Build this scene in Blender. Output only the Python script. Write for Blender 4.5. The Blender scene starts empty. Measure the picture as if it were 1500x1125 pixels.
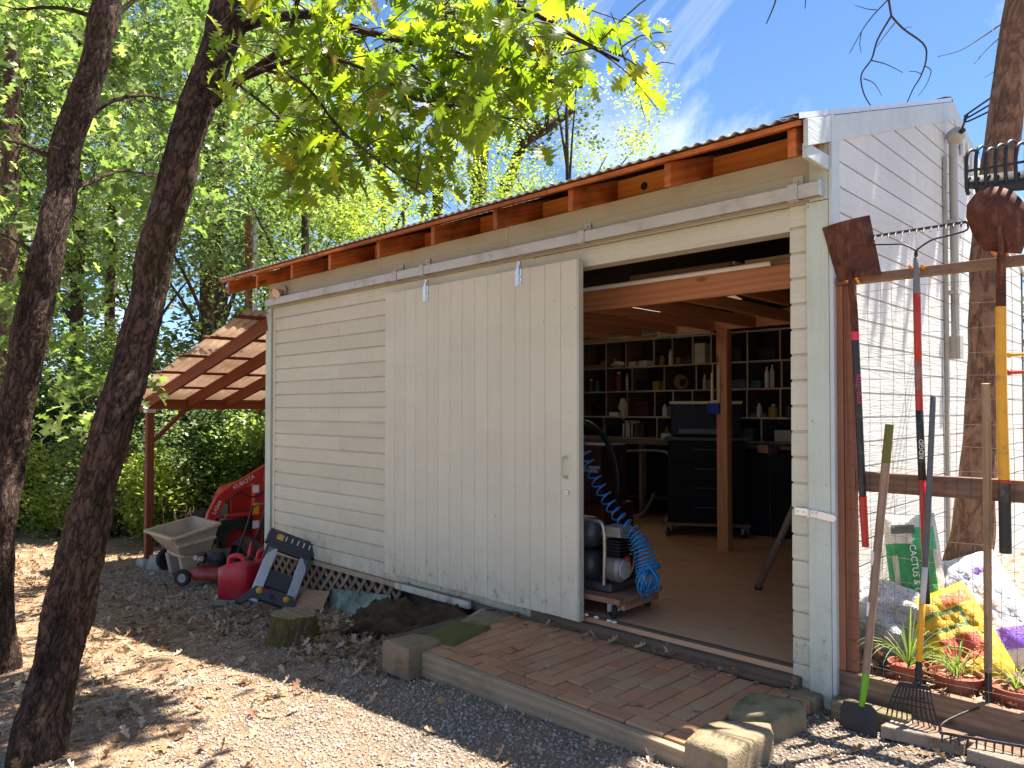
import bpy, math, random
import numpy as np
from mathutils import Vector, Matrix, noise

random.seed(7)
RNG = np.random.default_rng(11)
sc = bpy.context.scene
COL = sc.collection
R = math.radians

# ------------------------------------------------------------------ camera frame
F = 1084.0; CX = 750.0; HOR = 600.0
YAW = R(45.6); PITCH = R(1.2)
CAM = np.array([0.0, -3.6, 1.34])
_fh = np.array([-math.cos(YAW), math.sin(YAW), 0]); _r = np.array([math.sin(YAW), math.cos(YAW), 0]); _u = np.array([0, 0, 1.0])
_fw = _fh * math.cos(PITCH) + _u * math.sin(PITCH); _up = _u * math.cos(PITCH) - _fh * math.sin(PITCH)
ROW = HOR - F * math.tan(PITCH)
def _ray(px, py): return _fw + _r * (px - CX) / F + _up * (ROW - py) / F
def atY(px, py, y): d = _ray(px, py); return CAM + d * ((y - CAM[1]) / d[1])
def atX(px, py, x): d = _ray(px, py); return CAM + d * ((x - CAM[0]) / d[0])
def atZ(px, py, z): d = _ray(px, py); return CAM + d * ((z - CAM[2]) / d[2])
def atT(px, py, t): return CAM + _ray(px, py) * t
def proj(p):
    d = np.asarray(p, float) - CAM; k = d @ _fw
    return CX + F * (d @ _r) / k, ROW - F * (d @ _up) / k, k

def lerp(a, b, t): return a + (b - a) * t
_GX = [-60, -30, -14, -10, -7, -5, -3.3, -2, -1, 3, 40]
_GZ = [-1.2, -.95, -.78, -.68, -.50, -.33, -.16, -.11, -.07, -.05, -.05]
def gz(x, y):
    z = float(np.interp(x, _GX, _GZ))
    if y < -1.2: z -= min(.12, (-1.2 - y) * .035) * (1 if x < -2 else .5)
    return z

def gzn(x, y):
    z = gz(x, y); q = .018 * noise.noise(Vector((x * 1.3, y * 1.3, 0))) + .010 * noise.noise(Vector((x * 4, y * 4, 3)))
    if -3.9 < x < -1.4 and -.95 < y: q *= .2
    if x < -12: q += .22 * noise.noise(Vector((x * .2, y * .2, 5)))
    d = math.hypot(x + 4, y)
    if d > 30: z += (d - 30) * .03
    return z + q

# ------------------------------------------------------------------ mesh builder
def frame(d, up=(0, 0, 1)):
    d = np.array(d, float); d /= np.linalg.norm(d)
    up = np.array(up, float)
    s = np.cross(up, d)
    if np.linalg.norm(s) < 1e-5: s = np.cross(np.array([0, 1.0, 0]), d)
    s /= np.linalg.norm(s)
    return d, s, np.cross(d, s)

class MB:
    def __init__(self):
        self.V = []; self.F = []; self.G = []; self.Rn = []; self.n = 0; self.MI = []
    def add(self, V, F, G=None, rnd=None, mi=0):
        V = np.asarray(V, float).reshape(-1, 3)
        if G is None: G = V
        self.V.append(V); self.G.append(np.asarray(G, float).reshape(-1, 3))
        if rnd is None: rnd = random.random()
        rr = np.empty(len(V)); rr[:] = rnd; self.Rn.append(rr)
        n = self.n
        for f in F: self.F.append([i + n for i in f]); self.MI.append(mi)
        self.n += len(V)
        return self
    BOXF = [(0, 3, 2, 1), (4, 5, 6, 7), (0, 1, 5, 4), (1, 2, 6, 5), (2, 3, 7, 6), (3, 0, 4, 7)]
    def box(self, lo, hi, mi=0, rnd=None, tap=None):
        lo = np.array(lo, float); hi = np.array(hi, float)
        s = np.abs(hi - lo)
        c = (lo + hi) / 2
        return self.obox(c, (1, 0, 0), (0, 1, 0), (0, 0, 1), s, mi, rnd)
    def obox(self, c, X, Y, Z, s, mi=0, rnd=None, top=1.0):
        c = np.array(c, float); X, Y, Z = [np.array(a, float) for a in (X, Y, Z)]
        V = []; L = []
        for k, (i, j) in [(k, ij) for k in (-.5, .5) for ij in ((-.5, -.5), (.5, -.5), (.5, .5), (-.5, .5))]:
            t = top if k > 0 else 1.0
            V.append(c + X * s[0] * i * t + Y * s[1] * j * t + Z * s[2] * k)
            L.append((i * s[0], j * s[1], k * s[2]))
        L = np.array(L); o = np.argsort(-np.array(s)); G = L[:, o] + RNG.uniform(0, 40, 3)
        return self.add(V, self.BOXF, G, rnd, mi)
    def bar(self, p0, p1, w, h, up=(0, 0, 1), mi=0, rnd=None):
        p0 = np.array(p0, float); p1 = np.array(p1, float)
        d, s, u = frame(p1 - p0, up)
        return self.obox((p0 + p1) / 2, d, s, u, (np.linalg.norm(p1 - p0), w, h), mi, rnd)
    def tube(self, P, r, n=8, cap=True, mi=0, rnd=None, jit=0.0):
        P = np.array(P, float); m = len(P)
        rr = np.ones(m) * r if np.isscalar(r) else np.array(r, float)
        T = np.gradient(P, axis=0); T /= np.linalg.norm(T, axis=1)[:, None] + 1e-12
        d, s, u = frame(T[0], (0.13, .27, .95) if abs(T[0][2]) < .9 else (1, .2, 0))
        V = []; G = []; L = 0; o = RNG.uniform(0, 40, 3)
        for i in range(m):
            if i:
                L += np.linalg.norm(P[i] - P[i - 1])
                s = s - T[i] * (s @ T[i]); s /= np.linalg.norm(s) + 1e-12
                u = np.cross(T[i], s)
            for k in range(n):
                a = 2 * math.pi * k / n
                q = rr[i] * (1 + (jit * noise.noise(Vector((o[0] + math.cos(a) * 1.6, math.sin(a) * 1.6, L * 5 + o[1]))) if jit else 0))
                V.append(P[i] + (s * math.cos(a) + u * math.sin(a)) * q)
                G.append((L + o[0], math.cos(a) * rr[i] + o[1], math.sin(a) * rr[i] + o[2]))
        Fc = []
        for i in range(m - 1):
            for k in range(n):
                a = i * n + k; b = i * n + (k + 1) % n
                Fc.append((a, b, b + n, a + n))
        if cap:
            Fc.append(tuple(range(n))[::-1]); Fc.append(tuple(range((m - 1) * n, m * n)))
        return self.add(V, Fc, G, rnd, mi)
    def lathe(self, prof, base=(0, 0, 0), axis=(0, 0, 1), n=20, mi=0, rnd=None, cap=True):
        d, s, u = frame(axis, (1, 0, 0) if abs(axis[2]) > .9 else (0, 0, 1))
        base = np.array(base, float); V = []; Fc = []
        for r, h in prof:
            for k in range(n):
                a = 2 * math.pi * k / n
                V.append(base + d * h + (s * math.cos(a) + u * math.sin(a)) * r)
        for i in range(len(prof) - 1):
            for k in range(n):
                a = i * n + k; b = i * n + (k + 1) % n
                Fc.append((a, b, b + n, a + n))
        if cap:
            Fc.append(tuple(range(n))[::-1]); m = len(prof) - 1; Fc.append(tuple(range(m * n, m * n + n)))
        return self.add(V, Fc, None, rnd, mi)
    def prism(self, poly, o, U, W, depth, mi=0, rnd=None):
        """polygon (list of 2-D points) in the plane o + U a + W b, extruded by the vector depth"""
        o = np.array(o, float); U = np.array(U, float); W = np.array(W, float); D = np.array(depth, float)
        n = len(poly); A = [o + U * a + W * b for a, b in poly]
        V = A + [p + D for p in A]
        Fc = [tuple(range(n)), tuple(range(2 * n - 1, n - 1, -1))]
        for i in range(n):
            j = (i + 1) % n; Fc.append((i, i + n, j + n, j))
        G = [(a, b, 0) for a, b in poly] + [(a, b, .02) for a, b in poly]
        return self.add(V, Fc, np.array(G) + RNG.uniform(0, 40, 3), rnd, mi)
    def sheet(self, P, th=0.0, mi=0, rnd=None, G=None):
        P = np.array(P, float); a, b = P.shape[:2]
        V = P.reshape(-1, 3); Fc = []
        for i in range(a - 1):
            for j in range(b - 1):
                q = i * b + j; Fc.append((q, q + 1, q + b + 1, q + b))
        if th:
            N = np.cross(np.gradient(P, axis=0), np.gradient(P, axis=1)); N /= np.linalg.norm(N, axis=2)[..., None] + 1e-12
            m = len(V); V = np.vstack([V, (P - N * th).reshape(-1, 3)])
            Fc += [tuple(i + m for i in f[::-1]) for f in Fc]
            for i in range(a - 1):
                Fc.append((i * b, (i + 1) * b, (i + 1) * b + m, i * b + m)); e = b - 1
                Fc.append((i * b + e + m, (i + 1) * b + e + m, (i + 1) * b + e, i * b + e))
            for j in range(b - 1):
                Fc.append((j + m, j + 1 + m, j + 1, j)); e = (a - 1) * b
                Fc.append((e + j, e + j + 1, e + j + 1 + m, e + j + m))
        return self.add(V, Fc, G, rnd, mi)
    def blob(self, c, rad, nu=16, nv=10, amp=.1, fq=2.0, mi=0, rnd=None, p=1.0, X=(1, 0, 0), Y=(0, 1, 0), Z=(0, 0, 1), flat=None):
        c = np.array(c, float); X, Y, Z = [np.array(a, float) for a in (X, Y, Z)]
        V = []; sd = RNG.uniform(0, 50, 3)
        def sp(v): return math.copysign(abs(v) ** p, v)
        for i in range(nv + 1):
            th = math.pi * i / nv
            for k in range(nu):
                a = 2 * math.pi * k / nu
                d = (sp(math.sin(th)) * sp(math.cos(a)), sp(math.sin(th)) * sp(math.sin(a)), sp(math.cos(th)))
                q = 1 + amp * noise.noise(Vector((d[0] * fq + sd[0], d[1] * fq + sd[1], d[2] * fq + sd[2])))
                z = d[2] * rad[2] * q
                if flat is not None: z = max(z, flat)
                V.append(c + X * d[0] * rad[0] * q + Y * d[1] * rad[1] * q + Z * z)
        Fc = []
        for i in range(nv):
            for k in range(nu):
                a = i * nu + k; b = i * nu + (k + 1) % nu
                Fc.append((a + nu, b + nu, b, a))
        return self.add(V, Fc, None, rnd, mi)
    def build(self, name, mat, parent=None, base=None, bev=0.0, smooth=None, seg=2):
        V = np.vstack(self.V)
        if base is None: base = ROOT[parent.name] if parent is not None else np.zeros(3)
        base = np.array(base, float)
        me = bpy.data.meshes.new(name)
        me.from_pydata((V - base).tolist(), [], self.F)
        G = np.vstack(self.G).astype(np.float32)
        at = me.attributes.new('gc', 'FLOAT_VECTOR', 'POINT'); at.data.foreach_set('vector', G.ravel())
        at = me.attributes.new('rnd', 'FLOAT', 'POINT'); at.data.foreach_set('value', np.concatenate(self.Rn).astype(np.float32))
        mats = mat if isinstance(mat, (list, tuple)) else [mat]
        for m in mats: me.materials.append(m)
        if len(mats) > 1: me.polygons.foreach_set('material_index', np.array(self.MI, np.int32))
        if smooth is not None:
            me.polygons.foreach_set('use_smooth', np.ones(len(me.polygons), bool))
            if smooth < 179: me.set_sharp_from_angle(angle=R(smooth))
        me.update()
        return link(name, me, parent, base, bev, seg)

ROOT = {}
def link(name, data, parent, base, bev=0.0, seg=2):
    o = bpy.data.objects.new(name, data); COL.objects.link(o)
    if parent is not None: o.parent = parent
    else: o.location = Vector(base)
    ROOT[o.name] = np.array(base, float)
    if bev:
        b = o.modifiers.new('bevel', 'BEVEL'); b.width = bev; b.segments = seg; b.limit_method = 'ANGLE'; b.angle_limit = R(40)
    return o
def thing(name, label, cat, loc, group=None):
    o = bpy.data.objects.new(name, None); COL.objects.link(o)
    o.location = Vector(loc); o.empty_display_size = .1
    ROOT[o.name] = np.array(loc, float)
    return tag(o, label, cat, group)
def tag(o, label, cat, group=None):
    o['label'] = label; o['category'] = cat
    if group: o['group'] = group
    return o
def kind(o, k): o['kind'] = k; return o
def copy_tree(root, loc, rz=0.0, sc_=1.0, label=None):
    c = root.copy(); COL.objects.link(c); c.location = Vector(loc); c.rotation_euler = (0, 0, rz); c.scale = (sc_,) * 3
    if label: c['label'] = label
    ROOT[c.name] = np.array(loc, float)
    for ch in list(root.children):
        k = ch.copy(); COL.objects.link(k); k.parent = c
        for g in list(ch.children):
            q = g.copy(); COL.objects.link(q); q.parent = k
    return c
def writing(name, body, loc, size, X, Y, mat, parent, ext=.0006, align='CENTER'):
    cu = bpy.data.curves.new(name, 'FONT'); cu.body = body; cu.size = size; cu.extrude = ext
    cu.align_x = align; cu.align_y = 'CENTER'; cu.resolution_u = 2
    X = np.array(X, float); X /= np.linalg.norm(X); Y = np.array(Y, float); Y -= X * (X @ Y); Y /= np.linalg.norm(Y); Z = np.cross(X, Y)
    tmp = bpy.data.objects.new('tmp_text', cu); COL.objects.link(tmp)
    dg = bpy.context.evaluated_depsgraph_get(); dg.update()
    me = bpy.data.meshes.new_from_object(tmp.evaluated_get(dg)); bpy.data.objects.remove(tmp); bpy.data.curves.remove(cu)
    me.name = name; me.materials.clear(); me.materials.append(mat)
    o = bpy.data.objects.new(name, me); COL.objects.link(o)
    root = parent
    loc = np.array(loc, float) - ROOT[root.name]
    o.parent = parent
    o.matrix_local = Matrix(((X[0], Y[0], Z[0], loc[0]), (X[1], Y[1], Z[1], loc[1]), (X[2], Y[2], Z[2], loc[2]), (0, 0, 0, 1)))
    ROOT[o.name] = ROOT[root.name]
    return o
def spline(P, n=20):
    P = np.array(P, float); m = len(P)
    if m < 3: return np.array([lerp(P[0], P[-1], t) for t in np.linspace(0, 1, n)])
    out = []
    for t in np.linspace(0, m - 1 - 1e-9, n):
        i = int(t); f = t - i
        p0 = P[max(i - 1, 0)]; p1 = P[i]; p2 = P[i + 1]; p3 = P[min(i + 2, m - 1)]
        out.append(.5 * ((2 * p1) + (-p0 + p2) * f + (2 * p0 - 5 * p1 + 4 * p2 - p3) * f * f + (-p0 + 3 * p1 - 3 * p2 + p3) * f ** 3))
    return np.array(out)

# ------------------------------------------------------------------ materials
class NT:
    def __init__(self, name):
        self.m = bpy.data.materials.new(name); self.m.use_nodes = True
        self.t = self.m.node_tree; self.t.nodes.clear()
        self.out = self.n('ShaderNodeOutputMaterial')
    def n(self, ty, **k):
        o = self.t.nodes.new(ty)
        for a, v in k.items():
            if hasattr(o, a): setattr(o, a, v)
            else: self.put(o.inputs[a], v)
        return o
    def put(self, sock, v):
        if hasattr(v, 'node') or isinstance(v, bpy.types.NodeSocket): self.t.links.new(v, sock)
        elif isinstance(v, bpy.types.Node): self.t.links.new(v.outputs[0], sock)
        else:
            if sock.type == 'RGBA' and len(v) == 3: v = (*v, 1)
            sock.default_value = v
    def i(self, node, **k):
        for a, v in k.items(): self.put(node.inputs[a.replace('_', ' ')], v)
        return node
    def attr(self, a): o = self.n('ShaderNodeAttribute'); o.attribute_name = a; return o
    def math(self, op, a, b=0.0, clamp=False):
        o = self.n('ShaderNodeMath'); o.operation = op; o.use_clamp = clamp
        self.put(o.inputs[0], a); self.put(o.inputs[1], b); return o.outputs[0]
    def mapv(self, v, s=(1, 1, 1), l=(0, 0, 0)):
        o = self.n('ShaderNodeMapping'); self.put(o.inputs['Vector'], v); o.inputs['Scale'].default_value = s; o.inputs['Location'].default_value = l; return o.outputs[0]
    def noise(self, v, s, d=4, r=.6, dist=0.0):
        o = self.n('ShaderNodeTexNoise'); self.put(o.inputs['Vector'], v); o.inputs['Scale'].default_value = s; o.inputs['Detail'].default_value = d
        o.inputs['Roughness'].default_value = r; o.inputs['Distortion'].default_value = dist; return o.outputs['Fac']
    def ramp(self, f, stops, interp='LINEAR'):
        o = self.n('ShaderNodeValToRGB'); o.color_ramp.interpolation = interp; self.put(o.inputs[0], f); e = o.color_ramp.elements
        while len(e) < len(stops): e.new(.5)
        for k, (p, c) in enumerate(stops):
            e[k].position = p; e[k].color = (*c, 1) if len(c) == 3 else c
        return o.outputs[0]
    def rf(self, f, a, b):
        o = self.n('ShaderNodeMapRange'); self.put(o.inputs['Value'], f); o.inputs['From Min'].default_value = a; o.inputs['From Max'].default_value = b; return o.outputs[0]
    def mix(self, f, a, b, mode='MIX'):
        o = self.n('ShaderNodeMix'); o.data_type = 'RGBA'; o.blend_type = mode
        self.put(o.inputs[0], f); self.put(o.inputs[6], a); self.put(o.inputs[7], b); return o.outputs[2]
    def bump(self, h, dist=.01, st=1.0):
        o = self.n('ShaderNodeBump'); self.put(o.inputs['Height'], h); o.inputs['Distance'].default_value = dist; o.inputs['Strength'].default_value = st; return o.outputs[0]
    def pos(self): return self.n('ShaderNodeTexCoord').outputs['Object']
    def pbr(self, col, rough=.6, metal=0.0, nrm=None, spec=.4, **k):
        b = self.n('ShaderNodeBsdfPrincipled')
        self.put(b.inputs['Base Color'], col); self.put(b.inputs['Roughness'], rough); self.put(b.inputs['Metallic'], metal); self.put(b.inputs['Specular IOR Level'], spec)
        if nrm is not None: self.put(b.inputs['Normal'], nrm)
        for a, v in k.items(): self.put(b.inputs[a.replace('_', ' ')], v)
        self.t.links.new(b.outputs[0], self.out.inputs[0]); return b

def C(h):
    h = h.lstrip('#'); v = [int(h[i:i + 2], 16) / 255 for i in (0, 2, 4)]
    return tuple(x / 12.92 if x <= .04045 else ((x + .055) / 1.055) ** 2.4 for x in v)
def sc3(c, k): return tuple(min(1, x * k) for x in c)
MAT = {}
def plain(name, col, rough=.5, metal=0.0, var=.25, ns=9.0, bump=.0015, dirt=None, dirtamt=.5, spec=.4, **k):
    """a plain coloured material with uneven tone, slight relief and optional dirt"""
    if name in MAT: return MAT[name]
    t = NT(name); p = t.pos()
    f = t.noise(p, ns, 5, .65)
    c = t.mix(f, sc3(col, 1 - var), sc3(col, 1 + var))
    rn = t.attr('rnd').outputs['Fac']
    c = t.mix(.22, c, t.ramp(rn, [(0, (.25, .25, .25)), (1, (.85, .85, .85))]), 'OVERLAY')
    rg = t.math('ADD', t.math('MULTIPLY', t.noise(p, ns * 3, 3), .3), rough - .15)
    if dirt is not None:
        g = t.rf(t.noise(p, ns * .7, 7, .72), .62 - .25 * dirtamt, .72)
        c = t.mix(t.math('MULTIPLY', g, .85), c, dirt); 
    t.pbr(c, rg, metal, t.bump(t.noise(p, ns * 9, 3), bump), spec, **k)
    MAT[name] = t.m; return t.m
def wood(name, c1, c2, rough=.7, gs=1.0, bump=.002, rndamt=.5, c3=None, knots=True):
    if name in MAT: return MAT[name]
    t = NT(name); g = t.attr('gc').outputs['Vector']; rn = t.attr('rnd').outputs['Fac']
    v = t.mapv(g, (1.1 * gs, 11 * gs, 11 * gs))
    warp = t.noise(t.mapv(g, (1.3, 5, 5)), 1.2, 2)
    w = t.n('ShaderNodeTexWave'); w.wave_type = 'BANDS'; w.bands_direction = 'Y'
    t.put(w.inputs['Vector'], t.mapv(g, (.8, 7 * gs, 7 * gs))); w.inputs['Scale'].default_value = 1.1; w.inputs['Distortion'].default_value = 16; w.inputs['Detail'].default_value = 3; w.inputs['Detail Scale'].default_value = .45
    fine = t.noise(t.mapv(g, (4, 130 * gs, 130 * gs)), 1.0, 4, .7)
    f = t.math('ADD', t.math('MULTIPLY', w.outputs['Fac'], .34), t.math('MULTIPLY', fine, .66))
    c = t.mix(f, c1, c2)
    if c3 is not None: c = t.mix(t.rf(t.noise(t.mapv(g, (2, 4, 4)), 1.5, 6, .7), .45, .72), c, c3)
    c = t.mix(rndamt, c, t.ramp(rn, [(0, (.22, .22, .22)), (1, (.78, .78, .78))]), 'OVERLAY')
    if knots:
        k = t.n('ShaderNodeTexVoronoi'); t.put(k.inputs['Vector'], t.mapv(g, (2.2, 5.5, 5.5))); k.inputs['Scale'].default_value = 1.0
        c = t.mix(t.math('MULTIPLY', t.rf(k.outputs['Distance'], .13, .06), .8), c, sc3(c1, .35))
    t.pbr(c, rough, 0, t.bump(f, bump), .3)
    MAT[name] = t.m; return t.m
def painted(name, col, under=(.16, .12, .09), peel=.0, gs=1.0, bump=.004, rough=.55, grime=.25, tint=.14):
    """painted rough-sawn boards: raised grain under the paint, worn spots, faint grime"""
    if name in MAT: return MAT[name]
    t = NT(name); g = t.attr('gc').outputs['Vector']; rn = t.attr('rnd').outputs['Fac']; p = t.pos()
    gr = t.noise(t.mapv(g, (2.2, 34 * gs, 34 * gs)), 1.0, 5, .6, 1.6)
    fine = t.noise(t.mapv(g, (6, 150, 150)), 1.0, 3, .7)
    h = t.math('ADD', t.math('MULTIPLY', gr, 1.1), t.math('MULTIPLY', fine, .3))
    c = t.mix(t.noise(t.mapv(p, (1, 1, 2.4)), 1.7, 6, .6), sc3(col, .86), sc3(col, 1.1))
    c = t.mix(tint, c, t.ramp(rn, [(0, (.3, .3, .3)), (1, (.72, .72, .72))]), 'OVERLAY')
    gm = t.math('MULTIPLY', t.rf(t.noise(t.mapv(p, (3, 3, .9)), 2.6, 8, .75), .5, .85), grime)
    c = t.mix(gm, c, sc3(under, 1.6))
    if peel:
        z = t.n('ShaderNodeSeparateXYZ'); t.put(z.inputs[0], t.n('ShaderNodeNewGeometry').outputs['Position'])
        low = t.rf(z.outputs['Z'], peel, -.02)
        pe = t.math('MULTIPLY', t.rf(t.noise(t.mapv(p, (24, 24, 12)), 1.0, 8, .8), .57, .61), low)
        sp = t.n('ShaderNodeTexVoronoi'); t.put(sp.inputs['Vector'], t.mapv(p, (7, 7, 5))); sp.inputs['Scale'].default_value = 1.0
        pe = t.math('MAXIMUM', pe, t.math('MULTIPLY', t.rf(sp.outputs['Distance'], .045, .02), .6))
        sp2 = t.n('ShaderNodeTexVoronoi'); t.put(sp2.inputs['Vector'], t.mapv(p, (4.3, 4.3, 3.1))); sp2.inputs['Scale'].default_value = 1.0
        pe = t.math('MAXIMUM', pe, t.math('MULTIPLY', t.rf(sp2.outputs['Distance'], .026, .012), .55))
        spl = t.math('MULTIPLY', t.math('POWER', t.rf(z.outputs['Z'], peel + .15, -.04), 2.0), t.rf(t.noise(t.mapv(p, (9, 9, 5)), 1.3, 8, .78), .36, .68))
        c = t.mix(t.math('MULTIPLY', spl, .62), c, (.24, .19, .125))
        run = t.math('MULTIPLY', t.rf(t.noise(t.mapv(p, (16, 16, .7)), 1.0, 6, .7), .55, .8), .22); c = t.mix(run, c, (.30, .26, .19))
        c = t.mix(pe, c, under)
    t.pbr(c, rough, 0, t.bump(h, bump), .35)
    MAT[name] = t.m; return t.m
def bark(name, c1, c2, moss=None, s=1.0, depth=.03, mossamt=.5, blotch=0.0):
    if name in MAT: return MAT[name]
    t = NT(name); g = t.attr('gc').outputs['Vector']; p = t.pos()
    n1 = t.noise(t.mapv(g, (14 * s, 34 * s, 34 * s)), 1.0, 9, .78, .8)
    n2 = t.noise(t.mapv(g, (2.2 * s, 9 * s, 9 * s)), 1.0, 6, .7, .5)
    rd = t.math('ABSOLUTE', t.math('SUBTRACT', t.noise(t.mapv(g, (11 * s, 30 * s, 30 * s), (3, 7, 1)), 1.0, 4, .6, .4), .5))
    h = t.math('ADD', t.math('ADD', t.math('MULTIPLY', n1, .7), t.math('MULTIPLY', n2, .35)), t.math('MULTIPLY', t.rf(rd, 0, .09), .3))
    c = t.mix(t.rf(h, .50, 1.02), c1, c2)
    c = t.mix(t.math('MULTIPLY', t.rf(t.noise(t.mapv(g, (1.6, 5, 5)), 1.6, 8, .78), .50, .64), blotch), c, sc3(c1, .35))
    if moss is not None:
        mf = t.rf(t.noise(p, 3.2, 7, .7), .62 - .3 * mossamt, .72 - .2 * mossamt)
        c = t.mix(t.math('MULTIPLY', mf, .8), c, t.mix(t.noise(p, 60, 3), sc3(moss, .5), sc3(moss, 1.5)))
    t.pbr(c, .9, 0, t.bump(h, depth), .15)
    MAT[name] = t.m; return t.m
def leafmat(name, stops, trans=.5, tcol=(1.0, 1.15, .45), rough=.5, gain=2.0):
    if name in MAT: return MAT[name]
    t = NT(name); rn = t.attr('rnd').outputs['Fac']
    c = t.ramp(rn, stops)
    c = t.mix(t.math('MULTIPLY', t.noise(t.pos(), 30, 3), .5), c, sc3(stops[0][1], .8))
    d = t.n('ShaderNodeBsdfPrincipled'); t.put(d.inputs['Base Color'], c); d.inputs['Roughness'].default_value = rough; d.inputs['Specular IOR Level'].default_value = .35
    tr = t.n('ShaderNodeBsdfTranslucent'); t.put(tr.inputs[0], t.mix(1.0, c, tuple(x * gain for x in tcol), 'MULTIPLY'))
    m = t.n('ShaderNodeMixShader'); m.inputs[0].default_value = trans
    t.t.links.new(d.outputs[0], m.inputs[1]); t.t.links.new(tr.outputs[0], m.inputs[2]); t.t.links.new(m.outputs[0], t.out.inputs[0])
    MAT[name] = t.m; return t.m
# ------------------------------------------------------------------ palette
CREAM = painted('cream_painted_boards', (.575, .545, .42), peel=.42, grime=.16)
CREAM_DOOR = painted('cream_painted_door', (.58, .555, .435), peel=.42, grime=.12, bump=.0015, tint=.05)
WHITE_SIDING = painted('white_siding_paint', (.66, .66, .62), peel=.25, grime=.12, bump=.006)  # off-white paint of the gable boards
TRIM = painted('sage_trim_paint', (.50, .56, .47), peel=.5, grime=.3, bump=.004)
TRIM_B = painted('pale_blue_grey_trim_paint', (.52, .58, .57), peel=.3, grime=.25, bump=.004)
GALV = plain('painted_galvanised_track', (.46, .46, .43), .5, .15, .18, 6, .0005, (.30, .24, .18), .4)
ZINC = plain('bright_zinc', (.62, .64, .64), .35, .75, .2, 14, .0008)
RAFTER = wood('orange_stained_lumber', (.34, .075, .016), (.66, .205, .048), .55, 1.0, .002, .5, (.16, .033, .011))
BLOCKING = wood('bright_orange_lumber', (.56, .165, .03), (.80, .32, .08), .55, 1.0, .002, .5)
REDWOOD = wood('dark_red_stained_lumber', (.10, .024, .012), (.24, .062, .028), .6, 1.0, .002, .4)
LOFT = wood('interior_fir_lumber', (.38, .14, .06), (.64, .29, .14), .6, .9, .001, .4)
PINE = wood('pale_bare_lumber', (.40, .25, .13), (.60, .43, .27), .65, .9, .001, .5)
OLDWOOD = wood('weathered_lumber', (.13, .075, .045), (.30, .19, .12), .85, 1.0, .003, .5, (.09, .06, .045))
POSTWOOD = wood('reddish_fence_lumber', (.20, .075, .04), (.38, .17, .10), .8, 1.0, .003, .5)
GREYWOOD = wood('grey_weathered_wood', (.18, .14, .11), (.38, .31, .25), .85, 1.2, .003, .5)
EDGEW = wood('pale_plywood_edge', (.46, .34, .26), (.64, .51, .41), .7, 1.0, .001, .4)
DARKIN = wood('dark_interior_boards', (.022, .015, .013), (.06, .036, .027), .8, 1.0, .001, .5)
SHELFW = wood('aged_plywood_shelving', (.11, .068, .048), (.24, .155, .105), .75, 1.0, .001, .5)
BLACK = plain('black_plastic', (.016, .016, .018), .45, 0, .3, 12, .0006)
BLACKM = plain('black_painted_metal', (.014, .014, .016), .38, .2, .3, 12, .0006)
RUBBER = plain('worn_black_rubber', (.022, .021, .020), .85, 0, .3, 14, .001, (.11, .09, .07), .35)
STEEL = plain('dull_steel', (.34, .32, .30), .42, .8, .25, 12, .001, (.13, .06, .03), .5)
IRON = plain('dark_forged_steel', (.045, .04, .042), .5, .55, .3, 15, .001, (.10, .045, .025), .4)

def bark_rust():
    t = NT('rusty_shovel_steel'); p = t.pos()
    a = t.noise(p, 14, 8, .72); b = t.noise(t.mapv(p, (1, 1, .35)), 26, 6, .7)
    c = t.mix(t.rf(a, .3, .7), (.035, .012, .010), (.16, .05, .028))
    c = t.mix(t.math('MULTIPLY', t.rf(b, .5, .75), .6), c, (.28, .15, .09))
    t.pbr(c, .72, .25, t.bump(a, .004), .3); return t.m
RUST = bark_rust()

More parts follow.
